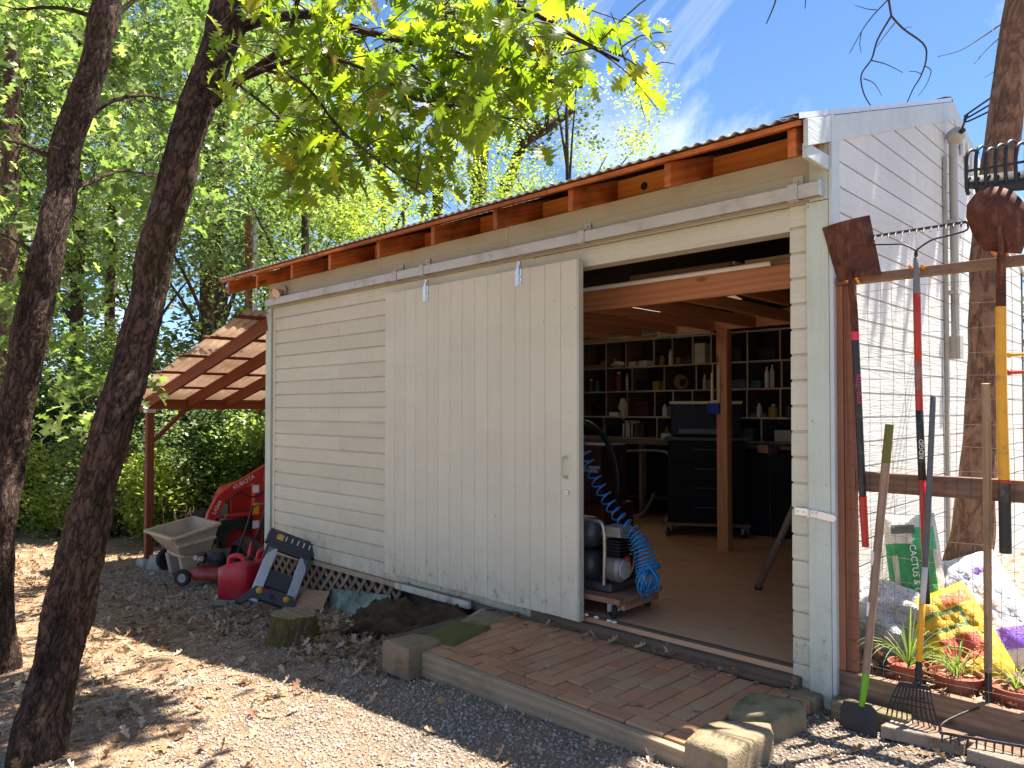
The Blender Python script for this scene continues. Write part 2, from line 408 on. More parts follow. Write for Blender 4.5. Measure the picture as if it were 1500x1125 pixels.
# ------------------------------------------------------------------ ground
def ground_mat():
    t = NT('gravel_and_leaf_litter'); p = t.pos()
    x = t.n('ShaderNodeSeparateXYZ'); t.put(x.inputs[0], p)
    # gravel: pale crushed stone
    vo = t.n('ShaderNodeTexVoronoi'); t.put(vo.inputs['Vector'], p); vo.inputs['Scale'].default_value = 55; vo.inputs['Randomness'].default_value = 1
    vb = t.n('ShaderNodeTexVoronoi'); t.put(vb.inputs['Vector'], p); vb.inputs['Scale'].default_value = 130
    sep = t.n('ShaderNodeSeparateColor'); t.put(sep.inputs[0], vo.outputs['Color'])
    gcol = t.ramp(sep.outputs[0], [(0, (.18, .15, .12)), (.5, (.30, .25, .205)), (.8, (.38, .315, .26)), (1, (.50, .43, .36))])
    gcol = t.mix(t.rf(vo.outputs['Distance'], .25, .62), gcol, (.15, .12, .095))
    gcol = t.mix(t.rf(t.noise(p, 1.9, 6, .7), .42, .7), gcol, (.23, .155, .10))
    # litter: pine needles and crumbled oak leaves over soil
    v2 = t.n('ShaderNodeTexVoronoi'); t.put(v2.inputs['Vector'], t.mapv(p, (22, 15, 22))); v2.inputs['Scale'].default_value = 1
    s2 = t.n('ShaderNodeSeparateColor'); t.put(s2.inputs[0], v2.outputs['Color'])
    lcol = t.ramp(s2.outputs[1], [(0, (.17, .095, .05)), (.4, (.31, .195, .11)), (.75, (.42, .29, .18)), (1, (.54, .42, .30))])
    ndl = t.noise(t.mapv(p, (60, 8, 20)), 1, 4, .7, 1.5)
    lcol = t.mix(t.rf(ndl, .45, .7), lcol, (.24, .14, .078))
    lcol = t.mix(t.rf(t.noise(p, .8, 5, .6), .4, .7), lcol, (.33, .22, .14))
    # where litter takes over: to the left and away from the drive, ragged edge
    m = t.math('ADD', t.math('MULTIPLY', x.outputs[0], -.34), t.math('MULTIPLY', t.noise(p, .9, 6, .65), 2.6))
    m = t.math('ADD', m, t.math('MULTIPLY', x.outputs[1], -.35))
    mask = t.rf(m, 2.45, 3.6)
    # keep the parking strip along the shed in gravel
    yy = t.rf(t.math('ADD', x.outputs[1], t.math('MULTIPLY', t.noise(p, 1.4, 5), .9)), -.75, -.2)
    strip = t.math('MULTIPLY', yy, t.rf(x.outputs[0], -11.2, -9.8))
    strip = t.math('MULTIPLY', strip, t.rf(x.outputs[1], 7.5, 6.0))
    mask = t.math('MULTIPLY', mask, t.math('SUBTRACT', 1.0, t.math('MULTIPLY', strip, .85)))
    far = t.rf(x.outputs[0], -11.0, -12.6)
    mask = t.math('MAXIMUM', mask, far)
    c = t.mix(mask, gcol, lcol)
    h = t.math('ADD', t.math('MULTIPLY', vo.outputs['Distance'], -.8), t.math('ADD', t.math('MULTIPLY', vb.outputs['Distance'], -.3), t.math('MULTIPLY', t.noise(p, 40, 4), .7)))
    t.pbr(c, .95, 0, t.bump(h, .02), .15); return t.m
GM = ground_mat()
def ground():
    xs = np.unique(np.concatenate([np.linspace(-90, -16, 22), np.linspace(-16, -9, 40), np.linspace(-9, 1.5, 150), np.linspace(1.5, 70, 24)]))
    ys = np.unique(np.concatenate([np.linspace(-60, -4.5, 24), np.linspace(-4.5, .6, 90), np.linspace(.6, 9, 50), np.linspace(9, 95, 24)]))
    P = np.zeros((len(xs), len(ys), 3))
    for i, x in enumerate(xs):
        for j, y in enumerate(ys):
            P[i, j] = (x, y, gzn(x, y))
            if -6.6 < x < -1.2 and y > .15 : P[i, j, 2] = min(P[i, j, 2], -.15)
    mb = MB().sheet(P); o = mb.build('ground', GM, smooth=180); kind(o, 'structure')
ground()

# ------------------------------------------------------------------ shed
XL, XR, YB = -6.92, -1.385, 4.4
SLOPE = .33
def rake(y): return 2.655 + SLOPE * (min(y, 2 * 2.15 - y) + .3)       # underside of the sheet roof
SHED = thing('shed', 'cream painted lap sided shed with corrugated roof and big sliding door half open', 'shed', (-4.15, 0, 0))
EXP = .1255
def lap_x(mb, x0, x1, z0, z1, joint=None, y=-.004, zmin=None):
    """horizontal channel siding facing -y"""
    k0 = math.floor((z0 + .03) / EXP); k = k0
    while k * EXP - .03 < z1 - .004:
        a = max(z0, k * EXP - .03); b = min(z1, (k + 1) * EXP - .03)
        prof = [(.004, a), (y, a), (y, min(b, a + .011)), (y - .015, min(b, a + .014)), (y - .012, b), (.004, b)]
        cuts = [x0, x1]
        if joint is not None and joint[k % len(joint)] is not None: cuts = [x0, joint[k % len(joint)], x1]
        for s in range(len(cuts) - 1):
            u0, u1 = cuts[s] + (.0012 if s else 0), cuts[s + 1] - (.0012 if s < len(cuts) - 2 else 0)
            off = RNG.uniform(0, 40, 3); V = [(u, p, z) for u in (u0, u1) for p, z in prof]; n = len(prof)
            G = [(u, z, p) + off for u in (u0, u1) for p, z in prof]
            Fc = [tuple(range(n))[::-1], tuple(range(n, 2 * n))] + [(i, (i + 1) % n, (i + 1) % n + n, i + n) for i in range(n)]
            mb.add(V, Fc, G)
        k += 1
mb = MB()
JX = atY(500, 560, 0)[0]
lap_x(mb, XL + .12, -3.3, -.03, 2.345, [JX, None, None, JX, None, JX, JX - .002, None, JX, None])
mb.box((XL + .05, .004, -.06), (-3.3, .09, 2.345))                      # sheathing and studs behind the boards
mb.box((XL + .105, -.022, -.03), (XL + .145, -.001, 2.34))              # narrow vertical stop beside the corner board
mb.build('siding', CREAM, SHED)
mb = MB(); lap_x(mb, -1.575, -1.489, -.03, 2.345, None); mb.box((-1.575, .004, -.08), (XR, .09, 2.345)); mb.build('jamb', CREAM, SHED)
mb = MB()
mb.box((-3.3, -.016, 2.225), (-1.575, .09, 2.333)); mb.box((-3.3, -.006, 2.333), (-1.575, .085, 2.345))
mb.build('lintel', painted('lintel_paint', (.55, .53, .42), grime=.2, bump=.006, gs=.7), SHED)
mb = MB()
jo = [XL, -5.02, -3.55, XR + .002]
for a, b in zip(jo[:-1], jo[1:]):
    mb.box((a + .001, -.018, 2.348), (b - .001, .09, 2.497)); mb.box((a + .001, -.010, 2.5), (b - .001, .09, 2.592))
mb.build('header_board', painted('header_paint', (.44, .42, .315), grime=.25, bump=.002), SHED)
mb = MB(); mb.box((-1.488, -.034, -.08), (XR + .004, -.004, 2.345)); mb.box((-1.47, -.036, 2.348), (XR + .004, -.02, 2.70)); mb.build('corner_trim', TRIM, SHED, bev=.003)
mb = MB(); mb.box((XL - .03, -.034, -.06), (XL + .075, -.001, 2.345)); mb.build('corner_trim', TRIM, SHED, bev=.003)
mb = MB(); mb.box((XR + .006, -.034, -.08), (XR + .026, .062, rake(.03) - .01)); mb.build('corner_trim', TRIM_B, SHED, bev=.003)
mb = MB(); mb.box((XL + .02, -.026, -.075), (-3.2, .02, -.034)); mb.build('skirt_board', painted('skirt_paint', (.36, .28, .19), peel=.3, grime=.6), SHED, bev=.003)

# gable wall, seen on the right of the corner
mb = MB()
k = 0; z = .04
while z < 3.4:
    z1 = min(z + EXP, 3.42)
    def yr(zz, off=0): return max(0.064, (zz - 2.56) / SLOPE - .3)
    for (a, b, xo) in ((z, z + .010, .002), (z + .010, z1, .013)):
        pa, pb = yr(a), yr(b)
        cuts = [None] if k % 3 else [2.6]
        segs = [(pa, pb, YB - pa, YB - pb)] if cuts[0] is None or pa > 2.3 else [(pa, pb, 1.319, 1.319), (1.321, 1.321, YB - pa, YB - pb)]
        for (ya0, yb0, ya1, yb1) in segs:
            if ya1 <= ya0: continue
            off = RNG.uniform(0, 40, 3)
            V = [(x, y, zz) for x in (XR, XR + xo) for y, zz in ((ya0, a), (ya1, a), (yb1, b), (yb0, b))]
            G = [np.array((y, zz, x)) + off for x, y, zz in V]
            mb.add(V, [(0, 1, 2, 3), (7, 6, 5, 4), (0, 4, 5, 1), (1, 5, 6, 2), (2, 6, 7, 3), (3, 7, 4, 0)], G)
    z = z1; k += 1
mb.build('gable_siding', WHITE_SIDING, SHED)
def gablewall(x0, x1, name):
    mb = MB()
    poly = [(.1, -.1), (YB, -.1), (YB, rake(YB) - .1), (2.15, rake(2.15) - .1), (.1, rake(.1) - .1)]
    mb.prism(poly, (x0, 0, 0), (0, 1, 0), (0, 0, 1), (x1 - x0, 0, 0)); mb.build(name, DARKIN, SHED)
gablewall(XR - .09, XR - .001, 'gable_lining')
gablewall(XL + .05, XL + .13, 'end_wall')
mb = MB(); lapz = []
for k in range(22):
    mb.box((XL + .03 - .012 * (k % 2 == 0) * 0, .02, -.06 + k * .126), (XL + .048, YB, -.06 + k * .126 + .118))
mb.build('end_siding', CREAM, SHED)
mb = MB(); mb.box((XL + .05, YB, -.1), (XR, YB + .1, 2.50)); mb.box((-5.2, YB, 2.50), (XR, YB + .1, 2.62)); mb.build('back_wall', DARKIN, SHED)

# roof: corrugated sheets, front slope and back slope, ridge cap
def corrugated(mb, x0, x1, row, per=.068, amp=.0085, axis=0, seg=8):
    """row(u in 0..1) -> (y, z) along the slope"""
    n = int((x1 - x0) / per * seg); xs = np.linspace(x0, x1, n + 1)
    P = np.zeros((len(row), n + 1, 3))
    for i, (y, z) in enumerate(row):
        w = amp * np.sin(xs / per * 2 * math.pi)
        P[i, :, 0] = xs; P[i, :, 1] = y; P[i, :, 2] = z + w
    mb.sheet(P[:, ::-1] if axis else P, th=.0012)
ROOFM = plain('corrugated_galvanised_roofing', (.52, .50, .47), .42, .55, .2, 4, .0006, (.22, .13, .08), .35)
RX0, RX1 = XL - .37, XR - .005
mb = MB()
rows = [(y, rake(y) + .018 + .0015 * math.sin(y * 7)) for y in np.linspace(-.37, 2.15, 10)]
corrugated(mb, RX0, RX1, [r for r in rows if r[0] < .6])
corrugated(mb, RX0, -5.0, rows[3:]); corrugated(mb, -3.7, RX1, rows[3:]); corrugated(mb, -5.0, -3.7, rows[6:])
corrugated(mb, RX0, RX1, [(y, rake(y) + .018) for y in np.linspace(2.15, 4.0, 5)])
corrugated(mb, RX0, -6.2, [(y, rake(y) + .018) for y in np.linspace(4.0, 4.75, 5)]); corrugated(mb, -5.2, RX1, [(y, rake(y) + .018) for y in np.linspace(4.0, 4.75, 5)])
mb.build('roof', ROOFM, SHED, smooth=180)
t_ = NT('translucent_roof_sheet'); tr_ = t_.n('ShaderNodeBsdfTranslucent'); tr_.inputs[0].default_value = (.80, .80, .76, 1); t_.t.links.new(tr_.outputs[0], t_.out.inputs[0])
mb = MB(); corrugated(mb, -5.0, -3.7, rows[3:7]); mb.build('added_roof_panel', t_.m, SHED, smooth=180)  # unseen translucent panel added to bring light onto the floor
mb = MB(); corrugated(mb, -6.2, -5.2, [(y, rake(y) + .014) for y in np.linspace(4.0, 4.75, 5)]); mb.build('added_roof_panel', t_.m, SHED, smooth=180)  # back slope panel, also added to let light into the interior
mb = MB(); P = []
for y, dz in ((1.98, -.025), (2.08, .008), (2.15, .03), (2.22, .008), (2.32, -.025)):
    P.append([(x, y, rake(2.15) + .012 + dz) for x in np.linspace(RX0, RX1 + .01, 14)])
mb.sheet(P, .0015); mb.build('ridge_cap', ROOFM, SHED, smooth=50)
mb = MB(); mb.sheet([[(RX1 + .012, y, rake(y) + .005) for y in np.linspace(-.36, 2.15, 8)], [(RX1 + .012, y, rake(y) + .031) for y in np.linspace(-.36, 2.15, 8)], [(RX1 - .10, y, rake(y) + .033) for y in np.linspace(-.36, 2.15, 8)]], .0012)
mb.build('rake_flashing', plain('pale_metal_flashing', (.66, .64, .6), .4, .4, .15, 5, .0005), SHED, smooth=30)
mb = MB(); mb.box((XL + .1, .1, 2.60), (XR - .1, YB, 2.61)) if False else None
# rafters with blocking between them
RXS = [-7.225, -6.615, -5.965, -5.345, -4.66, -4.01, -3.385, -2.755, -2.10, -1.44]
for i, x in enumerate(RXS):
    mb = MB(); yb = 2.12
    V = []; w = .019
    prof = [(-.3, 2.497), (-.3, 2.625), (yb, 2.625 + SLOPE * (yb + .3)), (yb, 2.497 + SLOPE * (yb + .3))]
    mb.prism(prof, (x - w, 0, 0), (0, 1, 0), (0, 0, 1), (2 * w, 0, 0))
    mb.G[-1] = np.array([(p[1] * .5 + p[2], p[0] * .0 + p[2], p[0]) for p in np.vstack(mb.V[-1:])]) * 1.0
    off = RNG.uniform(0, 40, 3); mb.G[-1] = np.array([(p[1] * 1.0, p[2] - SLOPE * p[1], p[0]) for p in mb.V[-1]]) + off
    mb.build('rafter', RAFTER, SHED, bev=.002)
for i in range(len(RXS) - 1):
    a, b = RXS[i] + .02, RXS[i + 1] - .02
    mb = MB(); y0 = .165
    mb.box((a, y0 - .03, 2.594), (b, y0, 2.752 + .012 * (i % 2)))
    o = mb.build('eave_block', BLOCKING, SHED, bev=.002)
    if i in (3, 5, 7):                                                  # black discs stand for the dark of round vent holes
        for fx in (.32, .74):
            hb = MB(); hb.lathe([(.0, 0), (.024, 0), (.024, .003), (.0, .003)], (lerp(a, b, fx), y0 - .031, 2.69), (0, -1, 0), 18)
            hb.build('vent_hole_dark', BLACK, o)
mb = MB(); 
for a, b in ((RX0, -5.1), (-5.095, -2.9), (-2.895, RX1)):
    mb.obox(((a + b) / 2, -.265, rake(-.265) - .012), (1, 0, 0), (0, 1, SLOPE), (0, -SLOPE, 1), (b - a, .17, .022))
mb.build('eave_board', RAFTER, SHED, bev=.002)
mb = MB(); 
for y in (.35, .95, 1.55):
    mb.obox(((RX0 + RX1) / 2, y, rake(y) - .012), (1, 0, 0), (0, 1, SLOPE), (0, -SLOPE, 1), (RX1 - RX0, .1, .022))
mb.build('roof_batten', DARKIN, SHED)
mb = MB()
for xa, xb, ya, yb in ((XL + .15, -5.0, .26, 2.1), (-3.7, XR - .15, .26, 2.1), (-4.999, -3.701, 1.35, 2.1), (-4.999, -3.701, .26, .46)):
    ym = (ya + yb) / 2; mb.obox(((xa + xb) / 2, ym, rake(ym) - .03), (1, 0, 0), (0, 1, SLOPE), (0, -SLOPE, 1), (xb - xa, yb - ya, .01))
mb.obox(((XL + XR) / 2, 3.05, rake(3.05) - .03), (1, 0, 0), (0, 1, -SLOPE), (0, SLOPE, 1), (XR - XL - .3, 1.70, .01)); mb.build('roof_shade_panel', DARKIN, SHED)  # dark panels added so the roof underside reads as shade
# gable fascia boards
for s, (ya, yb) in enumerate(((-.3, 2.15), (2.15, 4.7))):
    mb = MB(); za, zb = rake(ya) + .0, rake(yb) + .0; h = .125
    prof = [(ya, za - h), (yb, zb - h), (yb, zb), (ya, za)] 
    mb.prism(prof, (XR + .0, 0, 0), (0, 1, 0), (0, 0, 1), (.022, 0, 0)); mb.build('fascia', TRIM_B, SHED, bev=.002)
mb = MB(); mb.box((XR - .012, -.285, 2.485), (XR + .012, -.036, 2.553)); mb.build('eave_return', TRIM_B, SHED, bev=.003)
# soffit strips beyond the ridge
mb = MB()
for k in range(4):
    y = 2.3 + k * .12; mb.box((XR + .024, y, rake(y) - .28), (XR + .04, y + .05, rake(y) - .13))
mb.build('fascia_strip', WHITE_SIDING, SHED)

# sliding door and its track
DY = -.093
pTR, pTL, pBR, pBL = atY(847, 380, DY), atY(565, 430, DY), atY(844, 910, DY), atY(562, 838, DY)
dx0, dx1 = (pTL[0] + pBL[0]) / 2, (pTR[0] + pBR[0]) / 2; dz0, dz1 = (pBR[2] + pBL[2]) / 2, (pTR[2] + pTL[2]) / 2
mb = MB(); np_ = 15; w = (dx1 - dx0) / np_
for k in range(np_):
    a = dx0 + k * w; off = RNG.uniform(0, 40, 3)
    z0 = dz0 + random.uniform(0, .004)
    V = [(a + u, y, z) for z in (z0, dz1) for u, y in ((.0008, DY + .020), (.0008, DY + .003), (.003, DY), (w - .003, DY), (w - .0008, DY + .003), (w - .0008, DY + .020))]
    G = [np.array((z, u, y)) + off for u, y, z in V]
    n = 6; mb.add(V, [tuple(range(n)), tuple(range(n, 2 * n))[::-1]] + [(i, i + n, (i + 1) % n + n, (i + 1) % n) for i in range(n)], G)
mb.box((dx0 + .002, DY + .020, dz0 + .002), (dx1 - .002, DY + .044, dz1 - .002))
DOOR = mb.build('door', CREAM_DOOR, SHED)
mb = MB(); mb.box((dx1 + .001, DY + .002, dz0), (dx1 + .012, DY + .046, dz1)); mb.build('edge_strip', painted('door_edge_paint', (.50, .47, .38), peel=1.0, grime=.5), DOOR)
for px in (623, 759):
    c = atY(px, 400 if px > 700 else 425, DY - .006)
    mb = MB(); zt = dz1 - .11
    mb.box((c[0] - .030, DY - .006, zt), (c[0] + .030, DY - .001, dz1 + .005))
    mb.box((c[0] - .010, DY - .012, zt + .004), (c[0] + .010, DY - .007, dz1 + .03))
    mb.box((c[0] - .012, DY - .004, dz1 + .006), (c[0] + .012, DY + .02, dz1 + .055))
    for z in (zt + .02, zt + .06): mb.lathe([(0, .0), (.007, 0), (.007, .005), (0, .005)], (c[0] + .018, DY - .007, z), (0, -1, 0), 8)
    mb.build('hanger', ZINC, DOOR, bev=.001)
hz = atY(830, 684, DY)
mb = MB(); P = [(hz[0] - .004, DY, hz[2] + .062), (hz[0] - .004, DY - .03, hz[2] + .056), (hz[0] - .004, DY - .040, hz[2]), (hz[0] - .004, DY - .03, hz[2] - .056), (hz[0] - .004, DY, hz[2] - .062)]
mb.tube(spline(P, 16), .007, 8); mb.box((hz[0] - .018, DY - .004, hz[2] + .05), (hz[0] + .010, DY - .001, hz[2] + .078)); mb.box((hz[0] - .018, DY - .004, hz[2] - .078), (hz[0] + .010, DY - .001, hz[2] - .05))
mb.build('handle', plain('cream_painted_iron', (.5, .45, .36), .45, .1, .2, 20, .001, (.2, .1, .05), .4), DOOR, smooth=50)
hz = atY(831, 722, DY); mb = MB(); mb.box((hz[0] - .014, DY - .012, hz[2] - .012), (hz[0] + .016, DY - .001, hz[2] + .014)); mb.box((hz[0] - .006, DY - .022, hz[2] - .005), (hz[0] + .006, DY - .012, hz[2] + .007)); mb.build('latch', ZINC, DOOR, bev=.001)

TZ0, TZ1 = 2.360, 2.428; TX0, TX1 = -6.86, -1.40
mb = MB()
prof = [(-.032, TZ0), (-.032, TZ0 + .004), (-.036, TZ0 + .004), (-.036, TZ1 - .004), (-.040, TZ1), (-.090, TZ1), (-.094, TZ1 - .004), (-.094, TZ0), (-.076, TZ0), (-.076, TZ0 + .003), (-.091, TZ0 + .003), (-.091, TZ1 - .006), (-.044, TZ1 - .006), (-.044, TZ0 + .003), (-.052, TZ0 + .003), (-.052, TZ0)]
V = [(x, y, z) for x in (TX0, TX1) for y, z in prof]; n = len(prof)
mb.add(V, [tuple(range(n))[::-1], tuple(range(n, 2 * n))] + [(i, (i + 1) % n, (i + 1) % n + n, i + n) for i in range(n)])
TRACK = mb.build('door_track', GALV, SHED)
mb = MB(); mb.box((TX1, -.096, TZ0 - .003), (TX1 + .004, -.02, TZ1 + .003)); mb.build('end_cap', ZINC, TRACK)
for px, py in ((583, 405), (622, 396), (856, 346), (1165, 275)):
    c = atY(px, py, -.06)
    mb = MB(); x = c[0]
    mb.box((x - .026, -.099, TZ0 - .004), (x + .026, -.095, TZ1 + .004)); mb.box((x - .026, -.094, TZ1 + .0045), (x + .026, -.03, TZ1 + .008)); mb.box((x - .026, -.03, TZ1 + .0085), (x + .026, -.0265, TZ1 + .06)); mb.box((x - .026, -.094, TZ0 - .008), (x + .026, -.06, TZ0 - .0045))
    mb.lathe([(0, 0), (.008, 0), (.008, .006), (0, .006)], (x, -.031, TZ1 + .038), (0, -1, 0), 8)
    mb.build('track_bracket', GALV, TRACK, bev=.001)
# hasp at the corner
c = atY(1190, 752, -.036); mb = MB(); hs = ZINC
mb.box((c[0] - .085, -.042, c[2] - .015), (c[0] - .02, -.035, c[2] + .022)); mb.box((c[0] - .015, -.043, c[2] - .02), (c[0] + .03, -.036, c[2] + .016)); mb.tube([(c[0] - .017, -.046, c[2] - .022), (c[0] - .017, -.046, c[2] + .022)], .006, 8)
mb.obox((c[0] + .066, -.046, c[2] - .008), (1, -.1, -.12), (.1, 1, 0), (.12, 0, 1), (.07, .006, .036)); mb.lathe([(0, 0), (.018, 0), (.018, .006), (0, .006)], (c[0] + .100, -.053, c[2] - .012), (0, 1, 0), 14)
for dx in (-.07, -.04, .0, .02): mb.lathe([(0, 0), (.005, 0), (.004, .004), (0, .004)], (c[0] + dx, -.0425, c[2] + .004), (0, -1, 0), 8)
mb.build('hasp', ZINC, SHED, bev=.001)
# flood light under the left eave
c = atY(401, 425, -.12); mb = MB(); FL = plain('yellowed_plastic', (.62, .45, .33), .4, 0, .15, 12, .0004)
mb.lathe([(.045, 0), (.05, .006), (.05, .02), (.0, .024)], (c[0] + .03, -.02, c[2]), (0, -1, 0), 18)
for dx in (-.045, .03):
    mb.lathe([(.012, 0), (.024, .02), (.045, .075), (.048, .09), (.040, .092), (.0, .08)], (c[0] + .01 + dx * .5, -.045, c[2]), (dx * 9, -1, -.5), 16)
mb.build('flood_light', FL, SHED, smooth=40)
# floor, threshold
FLOORM = None
def floor_mat():
    t = NT('worn_plywood_floor'); p = t.pos()
    a = t.noise(t.mapv(p, (1, 5, 1)), 3, 7, .7, .5); b = t.noise(p, 2.1, 7, .7)
    c = t.mix(a, (.46, .215, .10), (.66, .355, .18))
    c = t.mix(t.rf(b, .52, .85), c, (.42, .19, .085))
    x = t.n('ShaderNodeSeparateXYZ'); t.put(x.inputs[0], p)
    c = t.mix(t.math('MULTIPLY', t.rf(x.outputs[1], .9, -.05), t.rf(t.noise(p, 6, 6, .75), .3, .7)), c, (.46, .31, .205))
    s = t.rf(t.noise(t.mapv(p, (1, 2.2, 1)), 7, 6, .66), .63, .68); c = t.mix(t.math('MULTIPLY', s, .6), c, (.12, .065, .04)); c = t.mix(t.math('MULTIPLY', t.rf(t.noise(p, 40, 6, .8), .62, .72), .5), c, (.72, .55, .36)); c = t.mix(t.math('MULTIPLY', t.rf(t.noise(t.mapv(p, (.5, 9, 1)), 2.2, 6, .7), .56, .66), .35), c, (.2, .11, .06))
    t.pbr(c, .62, 0, t.bump(t.noise(p, 50, 4), .001), .35); return t.m
mb = MB()
for k, (a, b) in enumerate(((XL + .13, -5.15), (-5.147, -2.2), (-2.197, XR - .09))):
    mb.box((a, .092, .04), (b, YB, .07 - .0005 * (k % 2)))
mb.box((-3.3, -.01, .04), (-1.576, .0915, .068))
mb.build('floor', floor_mat(), SHED)
mb = MB(); mb.box((-3.3, -.060, -.03), (-1.53, -.011, .040)); mb.box((-3.3, -.01, .0685), (-1.577, .03, .078)); mb.build('threshold', wood('dirty_sill', (.07, .045, .03), (.17, .115, .075), .9, 1, .003, .3, (.12, .09, .065)), SHED, bev=.006)
for i in range(5): mb = MB(); mb.blob((-2.93 + i * .075 + random.uniform(-.02, .02), -.02 + i * -.004, .085), (.018, .012, .008), 8, 6, .3); mb.build('paint_chip', plain('chalky_paint_flakes', (.6, .56, .48), .8), SHED)
mb = MB()
for i, y in enumerate((.13, 1.45, 2.9, 4.3)): mb.box((XL + .1, y, -.16), (XR - .1, y + .09, .038))
mb.build('floor_joist', DARKIN, SHED)
# lattice skirting below the left half
LATM = wood('grey_brown_lattice', (.13, .085, .055), (.30, .21, .145), .85, 1.2, .002, .4)
mb = MB(); lx0, lx1, lz0, lz1 = -6.9, -4.75, -.48, -.08
for sgn, y in ((1, -.012), (-1, -.004)):
    k = lx0 - .6
    while k < lx1 + .6:
        za, zb = lz0, lz1; xa, xb = k, k + sgn * (lz1 - lz0)
        pts = []
        def clip(xa, za, xb, zb):
            t0, t1 = 0, 1
            for lim, sg in ((lx0, 1), (lx1, -1)):
                fa, fb = sg * (xa - lim), sg * (xb - lim)
                if fa < 0 and fb < 0: return None
                if fa < 0: t0 = max(t0, fa / (fa - fb))
                if fb < 0: t1 = min(t1, fa / (fa - fb))
            return (xa + (xb - xa) * t0, za + (zb - za) * t0, xa + (xb - xa) * t1, za + (zb - za) * t1) if t1 > t0 else None
        q = clip(xa, za, xb, zb)
        if q: mb.bar((q[0], y, q[1]), (q[2], y, q[3]), .036, .007, (0, 1, 0))
        k += .125
mb.build('lattice', LATM, SHED)
mb = MB(); mb.box((lx0, .06, -.6), (-3.3, .09, -.08)); mb.build('crawl_space_dark', BLACK, SHED)  # black sheet stands in for the dark behind the lattice
# electrical mast on the gable
XG = XR + .03
CM = plain('grey_beige_painted_conduit', (.42, .41, .34), .5, .1, .15, 10, .0005, (.2, .16, .12), .3)
ct, cb = atX(1396, 205, XG + .03), atX(1396, 505, XG + .03)
mb = MB(); yc = ct[1]
mb.tube([(XG + .03, yc, cb[2]), (XG + .03, yc, ct[2])], .026, 14)
for z in (ct[2] - .55, cb[2] + .35): mb.box((XG - .012, yc - .045, z - .012), (XG + .06, yc + .045, z + .012))
mb.box((XG - .012, yc - .035, cb[2] - .09), (XG + .065, yc + .05, cb[2] + .06))
CON = mb.build('conduit', CM, SHED, smooth=40)
mb = MB(); mb.blob((XG + .045, yc - .005, ct[2] + .02), (.055, .045, .055), 14, 10, .25, 2.5); mb.lathe([(.0, .0), (.016, 0), (.016, .03), (0, .03)], (XG + .08, yc - .03, ct[2] + .03), (.8, -.6, .2), 12, mi=1); mb.build('weatherhead', [CM, BLACK], CON, smooth=60)
mb = MB(); mb.box((XG - .012, yc - .085, .4), (XG + .006, yc - .05, ct[2] - .12)); mb.build('vertical_batten', CM, SHED)
s0 = np.array((XG + .07, yc, ct[2] + .03))
for k in range(3):
    e = atT(1530, 90 + k * 16, 4.2 + .1 * k)
    mid = atT(1420, 165 + k * 6, 4.9)
    mb = MB(); mb.tube(spline([s0, s0 + np.array((.05, -.02, .10)), mid, e], 24), .006, 6); tag(mb.build('power_cable', BLACK, None, s0, smooth=60), ['black service cable arching highest from the mast head over the gable', 'black service cable in the middle of three leaving the mast head', 'black service cable hanging lowest of three from the mast head'][k], 'cable', 'service cables on the gable')

# interior frame
IP = atZ(1056, 808, .07)
mb = MB(); px_, py_ = IP[0], IP[1] + .05
mb.box((px_ - .052, py_ - .02, .0702), (px_ + .052, py_ + .018, 2.06)); mb.box((px_ + .012, py_ + .0185, .0703), (px_ + .052, py_ + .07, 2.06)); mb.build('post', LOFT, SHED, bev=.003)
mb = MB(); mb.box((-4.0, py_ - .02, 2.062), (XR - .1, py_ + .02, 2.20)); mb.build('loft_beam', LOFT, SHED, bev=.003)
FBY = .50
zt, zb = atY(1000, 409, FBY)[2], atY(1000, 441, FBY)[2]
mb = MB(); mb.box((XL + .2, FBY - .02, zb), (XR - .1, FBY + .02, zt)); mb.build('loft_beam', LOFT, SHED, bev=.003)
LZ = zb
mb = MB()
for k in range(14):
    x = XL + .3 + k * .4; mb.box((x, FBY + .021, LZ + .03), (x + .038, py_ - .021, LZ + .115))
mb.build('loft_joist', LOFT, SHED)
# ------------------------------------------------------------------ lean-to on the far side
LT = thing('lean_to', 'open red timber lean-to with corrugated roof against the left end of the shed', 'lean-to', (-8.5, 2, -.6))
PX = -10.15
ztop = 2.27; zlow = 1.50; xw = XL - .0; xe = PX - .26
def ltz(x): return lerp(zlow, ztop, (x - PX) / (xw - PX))      # top of the rafters
LR = [-.02, .50, 1.02, 1.60, 2.2, 2.8, 3.4]
for y in LR:
    mb = MB(); mb.bar((xe, y, ltz(xe) - .07), (xw, y, ltz(xw) - .07), .042, .14); mb.build('rafter', REDWOOD, LT, bev=.003)
for k in range(6):
    x = lerp(PX - .2, xw - .1, k / 5); mb = MB(); mb.obox((x, 1.6, ltz(x) + .011), (0, 1, 0), (1, 0, .24), (-.24, 0, 1), (3.9, .05, .02)); mb.build('purlin', REDWOOD, LT, bev=.002)
mb = MB(); mb.box((PX - .045, -.09, 1.345), (PX + .045, 3.6, 1.44 + .02)); mb.build('beam', REDWOOD, LT, bev=.003)
for y in (-.0, 3.4):
    mb = MB(); mb.box((PX - .045, y - .045, -.60), (PX + .045, y + .045, 1.343)); mb.build('post', REDWOOD, LT, bev=.003)
    s = 1 if y < 1 else -1
    mb = MB(); mb.bar((PX, y + s * .05, .93), (PX, y + s * .46, 1.34), .04, .085, (1, 0, 0)); mb.build('brace', REDWOOD, LT, bev=.003)
mb = MB(); mb.box((PX - .05, -.06, 1.30), (PX + .06, .06, 1.346)); mb.build('post_cap', ZINC, LT)
CONC = plain('rough_concrete', (.30, .285, .26), .9, 0, .25, 7, .004, (.12, .10, .07), .5)
